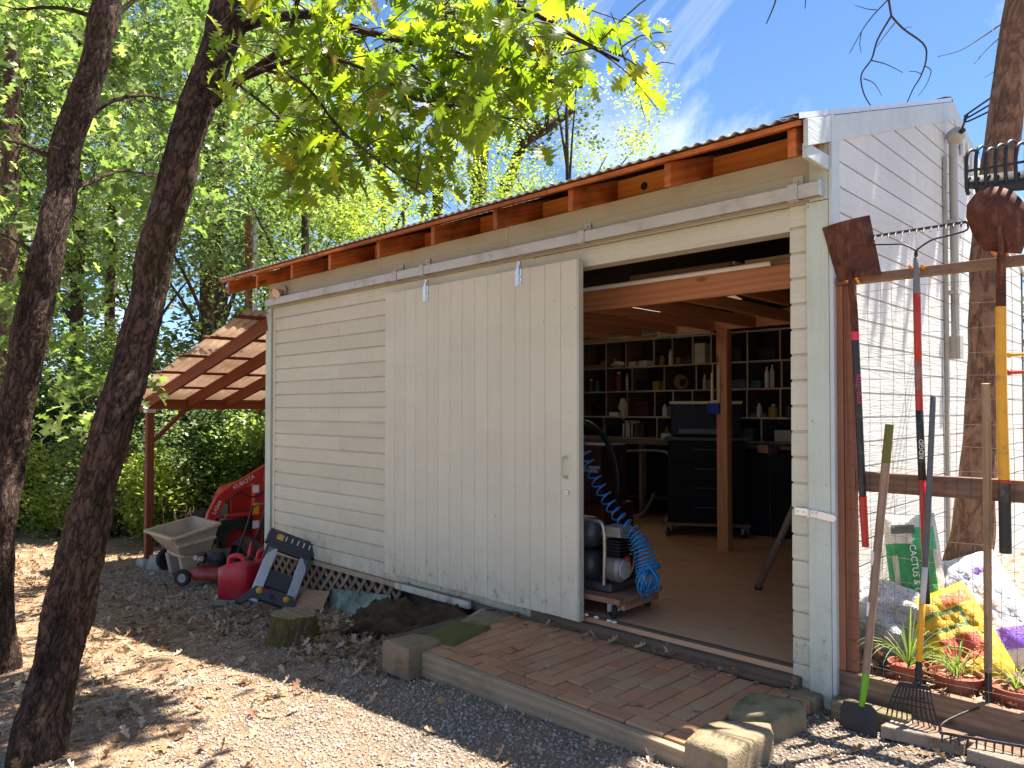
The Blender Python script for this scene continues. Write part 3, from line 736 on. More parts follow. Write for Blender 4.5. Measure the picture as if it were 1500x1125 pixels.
for y in (.0, 3.4):
    mb = MB(); mb.obox((PX - .02, y, -.72), (1, 0, 0), (0, 1, 0), (0, 0, 1), (.34, .30, .25), top=.62); mb.build('pier_footing', CONC, LT, bev=.01)
mb = MB(); n = int(4.1 / .09 * 8); ys = np.linspace(-.28, 3.8, n + 1); P = []
lt_ = NT('weathered_translucent_sheet'); lp = lt_.pos(); lc = lt_.mix(lt_.rf(lt_.noise(lp, 1.6, 7, .7), .35, .7), (.74, .64, .56), (.50, .37, .29))
la = lt_.n('ShaderNodeBsdfPrincipled'); lt_.put(la.inputs['Base Color'], lc); la.inputs['Roughness'].default_value = .5
lb = lt_.n('ShaderNodeBsdfTranslucent'); lt_.put(lb.inputs[0], lc); lm = lt_.n('ShaderNodeMixShader'); lm.inputs[0].default_value = .46
lt_.t.links.new(la.outputs[0], lm.inputs[1]); lt_.t.links.new(lb.outputs[0], lm.inputs[2]); lt_.t.links.new(lm.outputs[0], lt_.out.inputs[0]); LTROOF = lt_.m
for x in np.linspace(xe - .06, xw + .02, 7):
    P.append([(x, y, ltz(x) + .036 + .014 * math.sin(y / .09 * 2 * math.pi)) for y in ys])
mb.sheet(P, .0012); mb.build('roof', LTROOF, LT, smooth=180)
c = atY(245, 806, .05)
mb = MB(); mb.obox((PX + .36, .03, gz(PX, 0) + .07), (1, .2, 0), (-.2, 1, 0), (0, 0, 1), (.30, .26, .22), top=.7); tag(mb.build('pier_block', CONC, None, (PX + .36, .03, gz(PX, 0)), bev=.01), 'small spare grey concrete pier block beside the lean-to post', 'concrete block')

# ------------------------------------------------------------------ brick patio
def brick_mat():
    t = NT('old_mossy_brick'); p = t.pos(); rn = t.attr('rnd').outputs['Fac']
    c = t.ramp(rn, [(0, (.38, .15, .08)), (.35, (.53, .21, .105)), (.7, (.58, .265, .13)), (1, (.50, .30, .17))])
    c = t.mix(t.noise(p, 8, 7, .7), (.32, .19, .105), c)
    c = t.mix(t.math('MULTIPLY', t.rf(t.noise(p, 3.5, 7, .75), .45, .75), .6), c, (.44, .28, .17))
    x = t.n('ShaderNodeSeparateXYZ'); t.put(x.inputs[0], p)
    ml = t.math('ADD', t.math('MULTIPLY', x.outputs[0], -1.0), t.math('MULTIPLY', t.noise(p, 2.4, 7, .7), 1.5))
    c = t.mix(t.math('MULTIPLY', t.rf(ml, 2.75, 3.9), .85), c, t.mix(t.noise(p, 26, 5), (.13, .13, .025), (.30, .28, .08)))
    t.pbr(c, .9, 0, t.bump(t.noise(p, 70, 6, .7), .004), .2); return t.m
BM = brick_mat()
mb = MB(); bz = -.02
rowy = -.93
def brick(x0, x1, y0, y1):
    z = bz + random.uniform(-.004, .004) - .012 * max(0, (x0 + 2.0)) ; g = .0035
    a = random.uniform(-.012, .012)
    cx, cy = (x0 + x1) / 2, (y0 + y1) / 2
    sx, sy = x1 - x0 - 2 * g, y1 - y0 - 2 * g
    ln = (math.cos(a), math.sin(a), random.uniform(-.006, .006)); mb.obox((cx, cy, z - .03), ln, (-ln[1], ln[0], random.uniform(-.006, .006)), (0, 0, 1), (sx, sy, .06))
BW, BL = .098, .198
for r in range(2):
    y0 = rowy + r * BW
    x = -3.32 - .10 * r
    while x < -1.66 + .05: brick(x, x + BL, y0, y0 + BW); x += BL
y0 = rowy + 2 * BW
k = 0; x = -3.70
while x < -1.50:
    yy = y0 + (-BL * .5 if k % 2 else 0)
    while yy < -.07:
        a, b = max(yy, y0), min(yy + BL, -.07)
        lim = -3.62 + max(0, (-.15 - b)) * .55
        if b - a > .03 and x > lim and x < -1.50 + (-.2 if a < -.6 else 0): brick(x, x + BW, a, b)
        yy += BL
    x += BW; k += 1
PAT = kind(mb.build('brick_patio', BM, None, (-2.6, -.5, -.05), bev=.006, seg=2), 'structure')
mb = MB(); P = [[(x, y, bz - .016 + .006 * noise.noise(Vector((x * 6, y * 6, 0))) - .012 * max(0, x + 2)) for x in np.linspace(-1.46, -3.70, 40)] for y in np.linspace(-.93, -.03, 24)]
mb.sheet(P, .1); kind(mb.build('patio_bed', plain('sandy_soil', (.10, .075, .05), .95, 0, .4, 30, .004, (.05, .055, .02), .6), None, (-2.6, -.5, -.1), smooth=60), 'structure')
mb = MB()
e0, e1 = (-3.28, -.957, 0), (-1.58, -.957, 0)
mb.bar((e0[0], -.957, -.085), (e1[0], -.957, -.085 - .012), .042, .135)
kind(mb.build('patio_kerb', wood('mossy_edging_timber', (.26, .185, .115), (.46, .34, .225), .9, 1.0, .004, .4, (.16, .135, .075)), None, (-2.4, -.957, -.15), bev=.006), 'structure')
mb = MB(); mb.bar((-3.70, -.1, -.07), (-3.33, -.93, -.07), .05, .10); kind(mb.build('patio_kerb', MAT['mossy_edging_timber'], None, (-3.5, -.5, -.15), bev=.006), 'structure')
# retaining wall blocks
def block_mat(name, c1, c2, moss):
    t = NT(name); p = t.pos()
    n = t.noise(p, 9, 8, .75); z = t.n('ShaderNodeSeparateXYZ'); t.put(z.inputs[0], t.n('ShaderNodeNewGeometry').outputs['Normal'])
    c = t.mix(n, c1, c2); c = t.mix(t.math('MULTIPLY', t.rf(t.noise(p, 5, 8, .75), .52, .7), .9), c, (.10, .075, .045))
    c = t.mix(t.math('MULTIPLY', t.math('MULTIPLY', t.rf(z.outputs['Z'], -.2, .9), t.rf(t.noise(p, 7, 8, .75), .58 - moss * .4, .78 - moss * .4)), .85), c, t.mix(t.noise(p, 60, 4), (.06, .065, .016), (.18, .175, .06)))
    t.pbr(c, .95, 0, t.bump(t.math('ADD', t.noise(p, 22, 8, .8), t.noise(p, 90, 4)), .012), .15); return t.m
B1 = block_mat('tan_wall_block', (.22, .16, .095), (.37, .275, .18), .3); B2 = block_mat('moss_covered_block', (.15, .13, .06), (.22, .19, .09), 1.0)
def wall_block(pix, ztop, h, label, m, chip=.012, group=None):
    pts = [atZ(px, py, ztop) for px, py in pix]; c = np.mean(pts, axis=0)
    # area orientation
    a = sum(pts[i][0] * pts[(i + 1) % len(pts)][1] - pts[(i + 1) % len(pts)][0] * pts[i][1] for i in range(len(pts)))
    if a < 0: pts = pts[::-1]
    ring = []
    for i in range(len(pts)):
        for t in np.linspace(0, 1, 9)[:-1]: ring.append(lerp(pts[i], pts[(i + 1) % len(pts)], t))
    n = len(ring); V = []; Fc = []
    lv = [(0, .90), (-.006, .965), (-.02, 1.0), (-h * .35, 1.012), (-h * .7, 1.018), (-h, 1.02)]
    V.append((c[0], c[1], ztop + .002))
    for q in (.3, .6): 
        for p in ring: V.append((lerp(c[0], p[0], q), lerp(c[1], p[1], q), ztop + .006 * noise.noise(Vector(p * 9 * q))))
    for dz, s in lv:
        for p in ring:
            d = (p - c) * s; d = d * (1 + (.035 * noise.noise(Vector((p[0] * 14, p[1] * 14, dz * 16))) if dz < -.001 else 0))
            V.append((c[0] + d[0], c[1] + d[1], ztop + dz + .006 * noise.noise(Vector((p[0] * 8, p[1] * 8, 1)))))
    L_ = 2 + len(lv)
    for k in range(n): Fc.append((0, 1 + k, 1 + (k + 1) % n))
    for l in range(L_ - 1):
        for k in range(n):
            a = 1 + l * n + k; b = 1 + l * n + (k + 1) % n; Fc.append((a, a + n, b + n, b))
    mb = MB().add(V, Fc); return tag(mb.build('wall_block', m, None, (c[0], c[1], ztop - h), smooth=60), label, 'block', group)
wall_block([(561, 938), (599, 952), (646, 934), (606, 927)], .02, .17, 'tan concrete block at the left front corner of the brick patio, tipped up', B1)
wall_block([(616, 931), (664, 943), (720, 916), (664, 908)], .0, .13, 'flat green mossy slab along the left edge of the brick patio', B2)
wall_block([(668, 912), (716, 914), (762, 897), (706, 893)], -.012, .11, 'thin brown slab half under leaves below the sliding door', B1)
wall_block([(1003, 1082), (1040, 1052), (1131, 1057), (1132, 1072), (1066, 1106)], .03, .24, 'large rough concrete block at the front right corner of the patio', block_mat('rough_tan_block', (.24, .18, .11), (.40, .31, .205), .22))
wall_block([(1066, 1037), (1098, 1012), (1178, 1025), (1181, 1038), (1124, 1060)], .01, .20, 'mossy sided tan block just behind the large front corner block', block_mat('mossy_tan_block', (.24, .19, .11), (.40, .33, .20), .42))
wall_block([(1146, 1012), (1172, 1004), (1214, 1012), (1196, 1024)], -.01, .12, 'small tan slab at the foot of the sage corner post', B1)

# ------------------------------------------------------------------ soil behind the fence
def soil():
    P = [[(x, y, .075 + .03 * noise.noise(Vector((x * 2.2, y * 2.2, 7))) + .012 * noise.noise(Vector((x * 9, y * 9, 2)))) for x in np.linspace(XR + .002, 3.2, 70)] for y in np.linspace(.03, 6.0, 60)]
    t = NT('mulched_soil'); p = t.pos(); v = t.n('ShaderNodeTexVoronoi'); t.put(v.inputs['Vector'], t.mapv(p, (30, 22, 30))); v.inputs['Scale'].default_value = 1
    s = t.n('ShaderNodeSeparateColor'); t.put(s.inputs[0], v.outputs['Color'])
    c = t.ramp(s.outputs[0], [(0, (.16, .10, .065)), (.5, (.34, .24, .165)), (1, (.55, .43, .32))])
    t.pbr(c, .95, 0, t.bump(t.math('ADD', v.outputs['Distance'], t.noise(p, 30, 5)), .02), .15)
    kind(MB().sheet([r[::-1] for r in P], .2).build('garden_soil', t.m, None, (0, 1, 0), smooth=180), 'structure')
soil()

# ------------------------------------------------------------------ wire fence
FN = thing('wire_fence', 'timber framed garden fence with welded wire mesh beside the shed corner', 'fence', (-.6, .02, 0))
fy = .02; fx0, fx1 = -1.366, 1.3
def fz(px, py): return atY(px, py, fy)[2]
mb = MB(); mb.box((fx0, fy - .02, .112), (fx0 + .036, fy + .02, 1.93)); mb.box((fx0 + .037, fy - .012, .113), (fx0 + .085, fy + .024, 1.93)); mb.build('post', POSTWOOD, FN, bev=.003)
mb = MB(); mb.box((fx1, fy - .02, -.2), (fx1 + .085, fy + .024, 1.93)); mb.build('post', POSTWOOD, FN, bev=.003)
ta, tb = fz(1230, 405), fz(1230, 420)
mb = MB(); mb.box((fx0 - .02, fy - .026, 1.932), (fx1 + .1, fy + .03, 1.972)); mb.build('top_rail', OLDWOOD, FN, bev=.003)
ma, mb_ = fz(1300, 693), fz(1300, 722)
m_ = MB(); m_.box((fx0 + .087, fy - .012, mb_), (fx1, fy + .03, ma)); m_.build('middle_rail', POSTWOOD if False else OLDWOOD, FN, bev=.003)
m_ = MB(); m_.box((fx0 + .002, fy - .024, -.03), (fx1, fy + .022, .110)); m_.build('base_board', OLDWOOD, FN, bev=.004)
WIRE = plain('rusted_fence_wire', (.17, .13, .11), .5, .5, .3, 20, .0003, (.16, .07, .03), .4)
m_ = MB()
yw = fy - .016
x = fx0 + .05
while x < fx1:
    m_.tube([(x + .003 * math.sin(k * 1.3 + x * 50), yw + .003 * math.sin(k * .9 + x * 30), z) for k, z in enumerate(np.linspace(.02, 1.94, 14))], .0009, 4, False); x += .0508
z = .06
while z < 1.93:
    m_.tube([(x_, yw - .0018 + .003 * math.sin(x_ * 9 + z * 7), z + .004 * math.sin(x_ * 11 + z * 20)) for x_ in np.linspace(fx0, fx1, 30)], .0009, 4, False); z += .1016
m_.build('wire_mesh', WIRE, FN, smooth=180)
# low edging timbers and slabs in front of the fence
EDG = wood('mossy_landscape_timber', (.14, .10, .06), (.33, .25, .15), .9, 1.0, .004, .4, (.12, .12, .04))
a, b = atZ(1222, 990, .005), atZ(1322, 1020, .005)
m_ = MB(); m_.box((-1.36, -.115, -.13), (-1.03, -.027, .005)); tag(m_.build('edging_timber', EDG, None, (-1.2, -.07, -.13), bev=.008), 'short mossy edging timber at the fence foot by the corner post', 'timber')
m_ = MB(); m_.box((-1.02, -.12, -.14), (.7, -.027, -.01)); tag(m_.build('edging_timber', OLDWOOD, None, (-.2, -.07, -.13), bev=.006), 'long brown edging timber at the fence foot behind the rakes', 'timber')
PAVM = block_mat('grey_brown_paver', (.24, .18, .14), (.40, .33, .27), .0)
def paver(pix, zt, h, label):
    P4 = [atZ(px, py, zt) for px, py in pix]; c = np.mean(P4, axis=0)
    V = [c + (p - c) * .985 for p in P4]; V = [np.array((p[0], p[1], zt)) for p in V]
    m_ = MB(); n = 4; Vb = [v - np.array((0, 0, h)) for v in V]
    m_.add(V + Vb, [(0, 1, 2, 3), (7, 6, 5, 4), (0, 4, 5, 1), (1, 5, 6, 2), (2, 6, 7, 3), (3, 7, 4, 0)])
    bm = m_.build('paving_slab', PAVM, None, (c[0], c[1], zt - h), bev=.006); return tag(bm, label, 'paving slab')
paver([(1288, 1062), (1411, 1089), (1447, 1063), (1330, 1040)], -.012, .055, 'grey paving slab lying under the black shrub rake')
paver([(1414, 1097), (1560, 1137), (1575, 1095), (1449, 1067)], -.014, .055, 'grey paving slab under the tines of the wooden handled bow rake')
# ------------------------------------------------------------------ tools on and against the fence
def paint(name, col, **k): return plain(name, col, k.pop('rough', .38), 0, k.pop('var', .15), 14, .0004, k.pop('dirt', (.12, .10, .08)), k.pop('amt', .25), **k)
T_RED = paint('tool_red', (.42, .028, .018)); T_BLACK = paint('tool_black', (.014, .014, .016)); T_YEL = paint('tool_yellow', (.66, .30, .012)); T_GRN = paint('tool_lime', (.14, .40, .02))
T_GREY = paint('tool_grey', (.07, .08, .09)); T_PINK = paint('tool_pink', (.55, .02, .13)); T_WHITE = paint('tool_white', (.75, .73, .7), amt=.05)
ASH = wood('weathered_ash_handle', (.22, .13, .07), (.50, .35, .20), .75, 2.2, .001, .3, (.20, .14, .09), knots=False)
GREYASH = wood('grey_worn_handle', (.20, .12, .075), (.36, .235, .16), .85, 2.2, .0015, .3, (.16, .12, .09), knots=False)
ORANGE_CLIP = paint('orange_hook_rubber', (.62, .22, .01))
TY = -.045
def seg_handle(root, pts, y, secs):
    """secs: list of (name, t0, t1, radius, material) along the polyline in the plane y"""
    P = spline([atY(px, py, yy) for (px, py), yy in zip(pts, y if isinstance(y, (list, tuple)) else [y] * len(pts))], 40)
    L_ = np.concatenate([[0], np.cumsum(np.linalg.norm(np.diff(P, axis=0), axis=1))]); tt = L_ / L_[-1]
    def at(t): return np.array([np.interp(t, tt, P[:, k]) for k in range(3)])
    for nm, a, b, r, m in secs:
        q = [at(t) for t in np.linspace(a, b, max(4, int((b - a) * 24)))]
        rr = np.linspace(r[0], r[1], len(q)) if isinstance(r, tuple) else np.full(len(q), r)
        rr = np.concatenate([[rr[0] * .86], rr, [rr[-1] * .86]]); q = [q[0] - (q[1] - q[0]) * .02] + q + [q[-1] + (q[-1] - q[-2]) * .02]
        MB().tube(q, rr, 14).build(nm, m, root, smooth=60)
    return at
def clip(root, px, py, y=TY):
    c = atY(px, py, y)
    for s in (-1, 1):
        mb = MB(); mb.tube([(c[0] + s * .016, fy - .02, c[2]), (c[0] + s * .022, c[1] - .004, c[2] + .004), (c[0] + s * .026, c[1] - .018, c[2] + .012)], .0055, 8); mb.build('hook', ORANGE_CLIP, root, smooth=60)
# square shovel
t = thing('square_shovel', 'square shovel with rusty blade and black and red handle hanging nearest the shed corner', 'shovel', atY(1256, 430, TY), 'garden tools on the fence')
A = [atY(px, py, TY - .012) for px, py in ((1202, 333), (1272, 314), (1290, 401), (1226, 414))]
P = []
for v in np.linspace(0, 1, 9):
    row = []
    for u in np.linspace(0, 1, 9):
        p = lerp(lerp(A[0], A[1], u), lerp(A[3], A[2], u), v)
        bow = -.020 * (1 - (2 * u - 1) ** 2) * (.4 + .6 * v) + .012 * (2 * u - 1) ** 2 + .006 * (1 - v)
        row.append(p + np.array((0, bow, 0)))
    P.append(row)
mb = MB().sheet(P, .0025); 
sp = [atY(1247, 395, TY - .03), atY(1246, 418, TY - .03), atY(1250, 440, TY - .008), atY(1252, 476, TY)]
mb.tube(spline(sp, 14), [.009] * 4 + [.013] * 3 + [.016] * 7, 10); mb.build('blade', RUST, t, smooth=45)
seg_handle(t, [(1251, 455), (1256, 560), (1264, 730), (1268, 801)], TY, [('socket', .0, .09, .0165, RUST), ('band', .091, .128, .0175, paint('bright_red_band', (.6, .02, .05))), ('shaft', .129, .79, (.0165, .0155), T_BLACK), ('grip', .791, 1, (.0175, .0155), T_RED)])
writing('lettering', 'Razor-Back', atY(1258, 570, TY - .0175), .030, atY(1262, 680, TY) - atY(1256, 560, TY), (1, 0, 0), T_PINK, t, .0004)
clip(t, 1248, 413)
# bow rake hanging
def bow_rake(root, ends, neck, y, tine, ntine, m, hang=True, wires=None):
    a, b = [atY(px, py, yy) for (px, py), yy in zip(ends, y)]
    mb = MB(); mb.bar(a, b, .006, .011); mb.build('head_bar', m, root, bev=.001)
    for k in range(ntine):
        p = lerp(a, b, (k + .35) / ntine); q = p + np.array(tine); mid = p + np.array(tine) * .5 + np.array((0, -.004, .004))
        MB().tube([p, mid, q], [.0042, .004, .0022], 6).build('tine', m, root, smooth=60)
    nk = atY(neck[0], neck[1], y[2])
    for e, s in ((a, -1), (b, 1)):
        d = e - nk
        pts = [nk, nk + (0, -.002, .03 * np.sign(d[2])), nk + d * (.3, .3, .55), nk + d * (.62, .6, .62), nk + d * (1, 1, .72), e]
        MB().tube(spline(pts, 22), .0042, 7).build('bow', m, root, smooth=60)
t = thing('bow_rake', 'bow rake with red and black handle hanging head up from the top rail', 'rake', atY(1343, 430, TY), 'garden tools on the fence')
bow_rake(t, [(1280, 346), (1416, 325)], (1342, 378), (TY - .01, TY - .01, TY), (.010, -.055, -.030), 13, IRON)
RB = paint('scuffed_red_black_handle', (.20, .05, .04), dirt=(.30, .22, .18), amt=.7)
seg_handle(t, [(1342, 378), (1346, 577), (1351, 705), (1358, 884)], TY, [('socket', 0, .105, (.011, .0155), paint('grey_ferrule', (.17, .17, .17))), ('shaft', .106, .30, .0155, T_RED), ('worn_band', .3005, .385, .0156, RB), ('red_band', .386, .445, .0155, T_RED), ('black_band', .446, .645, .0158, T_BLACK), ('lower_shaft', .646, .88, (.0145, .013), T_RED), ('grip', .881, 1, .0135, T_BLACK)])
writing('lettering', 'RIDGID', atY(1350, 658, TY - .0165), .026, atY(1348, 600, TY) - atY(1351, 705, TY), (-1, 0, 0), T_WHITE, t, .0004)
clip(t, 1343, 393)
# round point shovel
t = thing('round_shovel', 'round point shovel with rusty blade, yellow handle and black grip', 'shovel', atY(1467, 400, TY), 'garden tools on the fence')
out = [(1440, 367), (1425, 345), (1415, 318), (1416, 300), (1428, 284), (1450, 274), (1466, 273), (1486, 281), (1502, 298), (1509, 318), (1506, 345), (1496, 372)]
outp = [atY(px, py, TY - .02) for px, py in out]; c = np.mean(outp, axis=0); V = [c + (0, -.038, 0)]; Fc = []; n = len(outp)
for q in (.35, .7, 1.0):
    for p in outp: V.append(c + (p - c) * q + np.array((0, -.038 * (1 - q * q) + .0, 0)))
for k in range(n): Fc.append((0, 1 + (k + 1) % n, 1 + k))
for l in range(2):
    for k in range(n): a = 1 + l * n + k; b = 1 + l * n + (k + 1) % n; Fc.append((a, b, b + n, a + n))
m0 = len(V); V2 = V + [v + np.array((0, .0028, 0)) for v in V]; Fc2 = Fc + [tuple(i + m0 for i in f[::-1]) for f in Fc]
for k in range(n): a = 1 + 2 * n + k; b = 1 + 2 * n + (k + 1) % n; Fc2.append((a, b, b + m0, a + m0))
mb = MB().add(V2, Fc2)
mb.tube(spline([atY(1464, 330, TY - .055), atY(1466, 360, TY - .05), atY(1467, 385, TY - .012), atY(1466, 450, TY)], 14), [.008] * 3 + [.012] * 4 + [.017] * 7, 10)
mb.build('blade', RUST, t, smooth=60)
seg_handle(t, [(1466, 400), (1467, 560), (1471, 706), (1473, 810)], TY, [('socket', 0, .12, .019, RUST), ('shaft', .121, .74, (.0195, .021), T_YEL), ('ring', .741, .752, .0222, T_RED), ('grip', .753, 1, .0225, T_BLACK)])
clip(t, 1466, 373)
# bedding fork
t = thing('bedding_fork', 'black plastic bedding fork with upturned tines behind the round shovel blade', 'fork', atY(1520, 300, .0), 'garden tools on the fence')
W0, W1 = atY(1418, 255, -.03), atY(1600, 225, .02)
for k in range(13):
    f = k / 12; b = lerp(W0, W1, f); h = .13 + .012 * math.sin(k * 2.1); low = .045 * math.sin(math.pi * min(1, f * 1.0))
    pts = [b + (0, .0, -.085 + low * .0), b + (0, -.025, -.06), b + (.0, -.03, .02), b + (.004, -.020, h * .62), b + (.018, .012, h * .78), b + (.03, .04, h * .70)]
    MB().tube(spline(pts, 16), [.0085] * 4 + [.0075] * 8 + [.006] * 4, 8).build('tine', BLACK, t, smooth=60)
mb = MB(); mb.bar(W0 + (0, -.030, .005), W1 + (0, -.030, .005), .010, .010); mb.build('cross_bar', BLACK, t, bev=.002)
P = []
for v in np.linspace(0, 1, 6):
    P.append([lerp(W0, W1, u) + np.array((0, .004 - .03 * math.sin(v * 2.2), -.03 - .09 * v + .035 * (2 * u - 1) ** 2 * v + .02 * (1 - u))) for u in np.linspace(-.02, 1, 12)])
MB().sheet(P, .006).build('scoop', BLACK, t, smooth=60)
seg_handle(t, [(1530, 300), (1532, 560), (1535, 850)], .0, [('shaft', 0, 1, .016, T_GREY)])

# edging spade leaning on the fence
def gpt(px, py, z): return atZ(px, py, z)
t = thing('floor_scraper', 'flat black blade scraper with lime collar and worn wooden handle leaning on the fence', 'scraper', atZ(1258, 1080, -.09), 'garden tools on the fence')
tipY = atZ(1260, 1082, -.10)[1]; topY = -.03
def lean(py, py0=1080, py1=622): return lerp(tipY, topY, (py0 - py) / (py0 - py1))
B4 = [(1236, 1026), (1275, 1032), (1286, 1044), (1285, 1083), (1229, 1066), (1231, 1034)]
pts = [atY(px, py, lean(py)) for px, py in B4]
n = len(pts); mb = MB().add(pts + [p + np.array((.0, .004, 0)) for p in pts], [tuple(range(n)), tuple(range(2 * n - 1, n - 1, -1))] + [(i, i + n, (i + 1) % n + n, (i + 1) % n) for i in range(n)])
mb.build('blade', paint('scuffed_black_blade', (.025, .025, .027), rough=.55), t, bev=.0008)
pl = [(1262, 1034), (1268, 988), (1284, 820), (1303, 622)]
at = seg_handle(t, pl, [lean(p[1]) - .006 for p in pl], [('collar', 0, .115, (.0125, .0155), T_GRN), ('handle', .116, .86, (.0165, .0185), GREYASH), ('handle_end', .861, 1, (.0188, .0185), wood('mossy_handle_end', (.10, .10, .02), (.24, .22, .06), .9, 2, .001, .3, knots=False))])
for f in (.34, .52): 
    q = at(f); MB().tube([q + (-.012, -.010, -.03), q + (-.011, -.013, .03)], [.008, .006], 8, jit=.4).build('tape_scrap', T_WHITE, t, smooth=60)
# shrub rake
t = thing('shrub_rake', 'small black shrub rake with grey and yellow handle standing fan down on the slab', 'rake', atZ(1340, 1075, -.05), 'garden tools on the fence')
y0 = atZ(1340, 1075, -.055)[1]
def lean2(py): return lerp(y0, -.07, (1075 - py) / (1075 - 580))
pl = [(1345, 1000), (1350, 900), (1357, 800), (1367, 580)]
seg_handle(t, pl, [lean2(p[1]) for p in pl], [('ferrule', 0, .075, (.015, .0125), T_BLACK), ('lower_shaft', .076, .275, .0125, T_YEL), ('silver_band', .276, .405, .0115, paint('silver_paint', (.42, .42, .42))), ('shaft', .406, 1, (.0125, .0115), T_GREY)])
hb = [atY(px, py, lean2(py) - .004) for px, py in ((1316, 1001), (1362, 1008))]
mb = MB(); mb.bar(hb[0], hb[1], .014, .022); mb.bar(lerp(hb[0], hb[1], .5) + (0, 0, .0), atY(1345, 996, lean2(996)), .05, .02); mb.build('head', BLACK, t, bev=.004)
lo = [atY(px, py, lean2(py) - .012) for px, py in ((1298, 1052), (1378, 1071))]
for k in range(11):
    f = k / 10; a = lerp(hb[0], hb[1], f); b = lerp(lo[0], lo[1], f) + np.array((0, -.03 * 0, .012 * math.sin(math.pi * f)))
    mid = lerp(a, b, .55) + np.array((0, -.022, .008)); MB().tube(spline([a, mid, b, b + (0, .012, -.012)], 12), [.0036] * 6 + [.003] * 6, 6).build('tine', BLACK, t, smooth=60)
mb = MB()
for q in (.38, .52): mb.bar(lerp(hb[0], lo[0], q) + (0, -.016, .006), lerp(hb[1], lo[1], q) + (0, -.016, .006), .005, .006)
mb.build('cross_bar', BLACK, t)
writing('lettering', 'CORONA', lerp(lerp(hb[0], lo[0], .30), lerp(hb[1], lo[1], .30), .5) + (0, -.022, .006), .022, hb[1] - hb[0], (0, .2, 1), BLACKM, t, .002)
# standing bow rake
t = thing('bow_rake', 'bow rake with long bare wooden handle standing tines down at the right edge', 'rake', atZ(1447, 1060, -.05), 'garden tools on the fence')
ya = atZ(1447, 1075, -.03)[1]
def lean3(py): return lerp(ya, -.07, (1075 - py) / (1075 - 562))
pl = [(1447, 1030), (1447, 900), (1445, 700), (1437, 562)]
seg_handle(t, [(1448, 1030), (1447, 900), (1446, 700), (1444, 562)], [lean3(p[1]) for p in pl], [('ferrule', 0, .1, (.013, .0145), T_BLACK), ('handle', .101, 1, (.0155, .0165), ASH)])
ea, eb = atZ(1376, 1073, .022), atZ(1560, 1104, .022)
mb = MB(); mb.bar(ea, eb, .006, .011); mb.build('head_bar', IRON, t, bev=.001)
for k in range(14):
    p = lerp(ea, eb, (k + .4) / 14); MB().tube([p, p + (0, -.010, -.012), p + (0, -.012, -.036)], [.004, .004, .0024], 6).build('tine', IRON, t, smooth=60)
nk = atY(1448, 1030, lean3(1030))
for e in (ea, eb):
    d = e - nk; MB().tube(spline([nk, nk + d * (.18, .2, .12), nk + d * (.55, .5, .3), nk + d * (.95, .9, .62), e], 20), .0048, 7).build('bow', IRON, t, smooth=60)

# ------------------------------------------------------------------ bags, pots, planter behind the fence
def pillow(mb, c, X, Y, Z, s, amp=.06, nu=26, nv=34, seed=0, mi=None, wr=.02):
    """stuffed bag: seams at the edges, wrinkled"""
    c, X, Y, Z = [np.array(a, float) for a in (c, X, Y, Z)]
    for sg in (1, -1):
        P = []; G = []
        for i, v in enumerate(np.linspace(-1, 1, nv)):
            row = []
            for j, u in enumerate(np.linspace(-1, 1, nu)):
                fl = max(0, (1 - abs(u) ** 3.2)) ** .6 * max(0, (1 - abs(v) ** 4.5)) ** .55
                w1 = noise.noise(Vector((u * 2.3 + seed, v * 2.1, sg))) + .5 * noise.noise(Vector((u * 6 + seed, v * 5, sg * 2)))
                w2 = wr * (abs(noise.noise(Vector((u * 4 + v * 3 + seed, v * 7 - u * 3, sg * 3)))) ** .6)
                th = s[2] * fl * (1 + .25 * w1) - w2 * (fl > 0) * (.3 + fl)
                pin = 1 - .06 * (abs(v) ** 3) * (1 - abs(u))
                row.append(c + X * u * s[0] * (1 - .05 * v * v) + Y * v * s[1] * pin + Z * (sg * th + amp * s[2] * math.sin(2 * v + seed)))
                G.append((u, v, sg))
            P.append(row)
        mb.sheet(P if sg < 0 else [r[::-1] for r in P], 0, mi=0, G=G if sg < 0 else [G[i * nu + (nu - 1 - j)] for i in range(nv) for j in range(nu)])
def bag_mat(name, base, patches, rough=.35, streak=.12):
    """printed plastic sack: patches are (u0,u1,v0,v1,colour) boxes in the sack's own print coordinates"""
    t = NT(name); g = t.attr('gc').outputs['Vector']; s = t.n('ShaderNodeSeparateXYZ')
    wob = t.n('ShaderNodeVectorMath'); wob.operation = 'ADD'; t.put(wob.inputs[0], g)
    nn = t.n('ShaderNodeTexNoise'); t.put(nn.inputs['Vector'], g); nn.inputs['Scale'].default_value = 2.5
    sc_ = t.n('ShaderNodeVectorMath'); sc_.operation = 'SCALE'; t.put(sc_.inputs[0], nn.outputs['Color']); sc_.inputs['Scale'].default_value = .05
    t.put(wob.inputs[1], sc_.outputs[0]); t.put(s.inputs[0], wob.outputs[0])
    col = t.mix(t.noise(g, 4, 5, .7), sc3(base, 1 - streak), sc3(base, 1 + streak)); u, v = s.outputs[0], s.outputs[1]
    for (u0, u1, v0, v1, c) in patches:
        m = t.math('MULTIPLY', t.math('MULTIPLY', t.math('GREATER_THAN', u, u0), t.math('LESS_THAN', u, u1)), t.math('MULTIPLY', t.math('GREATER_THAN', v, v0), t.math('LESS_THAN', v, v1)))
        col = t.mix(m, col, c)
    h = t.math('ADD', t.noise(t.mapv(g, (6, 5, 1)), 2, 6, .65, 1.2), t.math('MULTIPLY', t.noise(t.mapv(g, (10, 4, 1)), 3, 3), .4))
    t.pbr(col, rough, 0, t.bump(h, .009), .5); return t.m
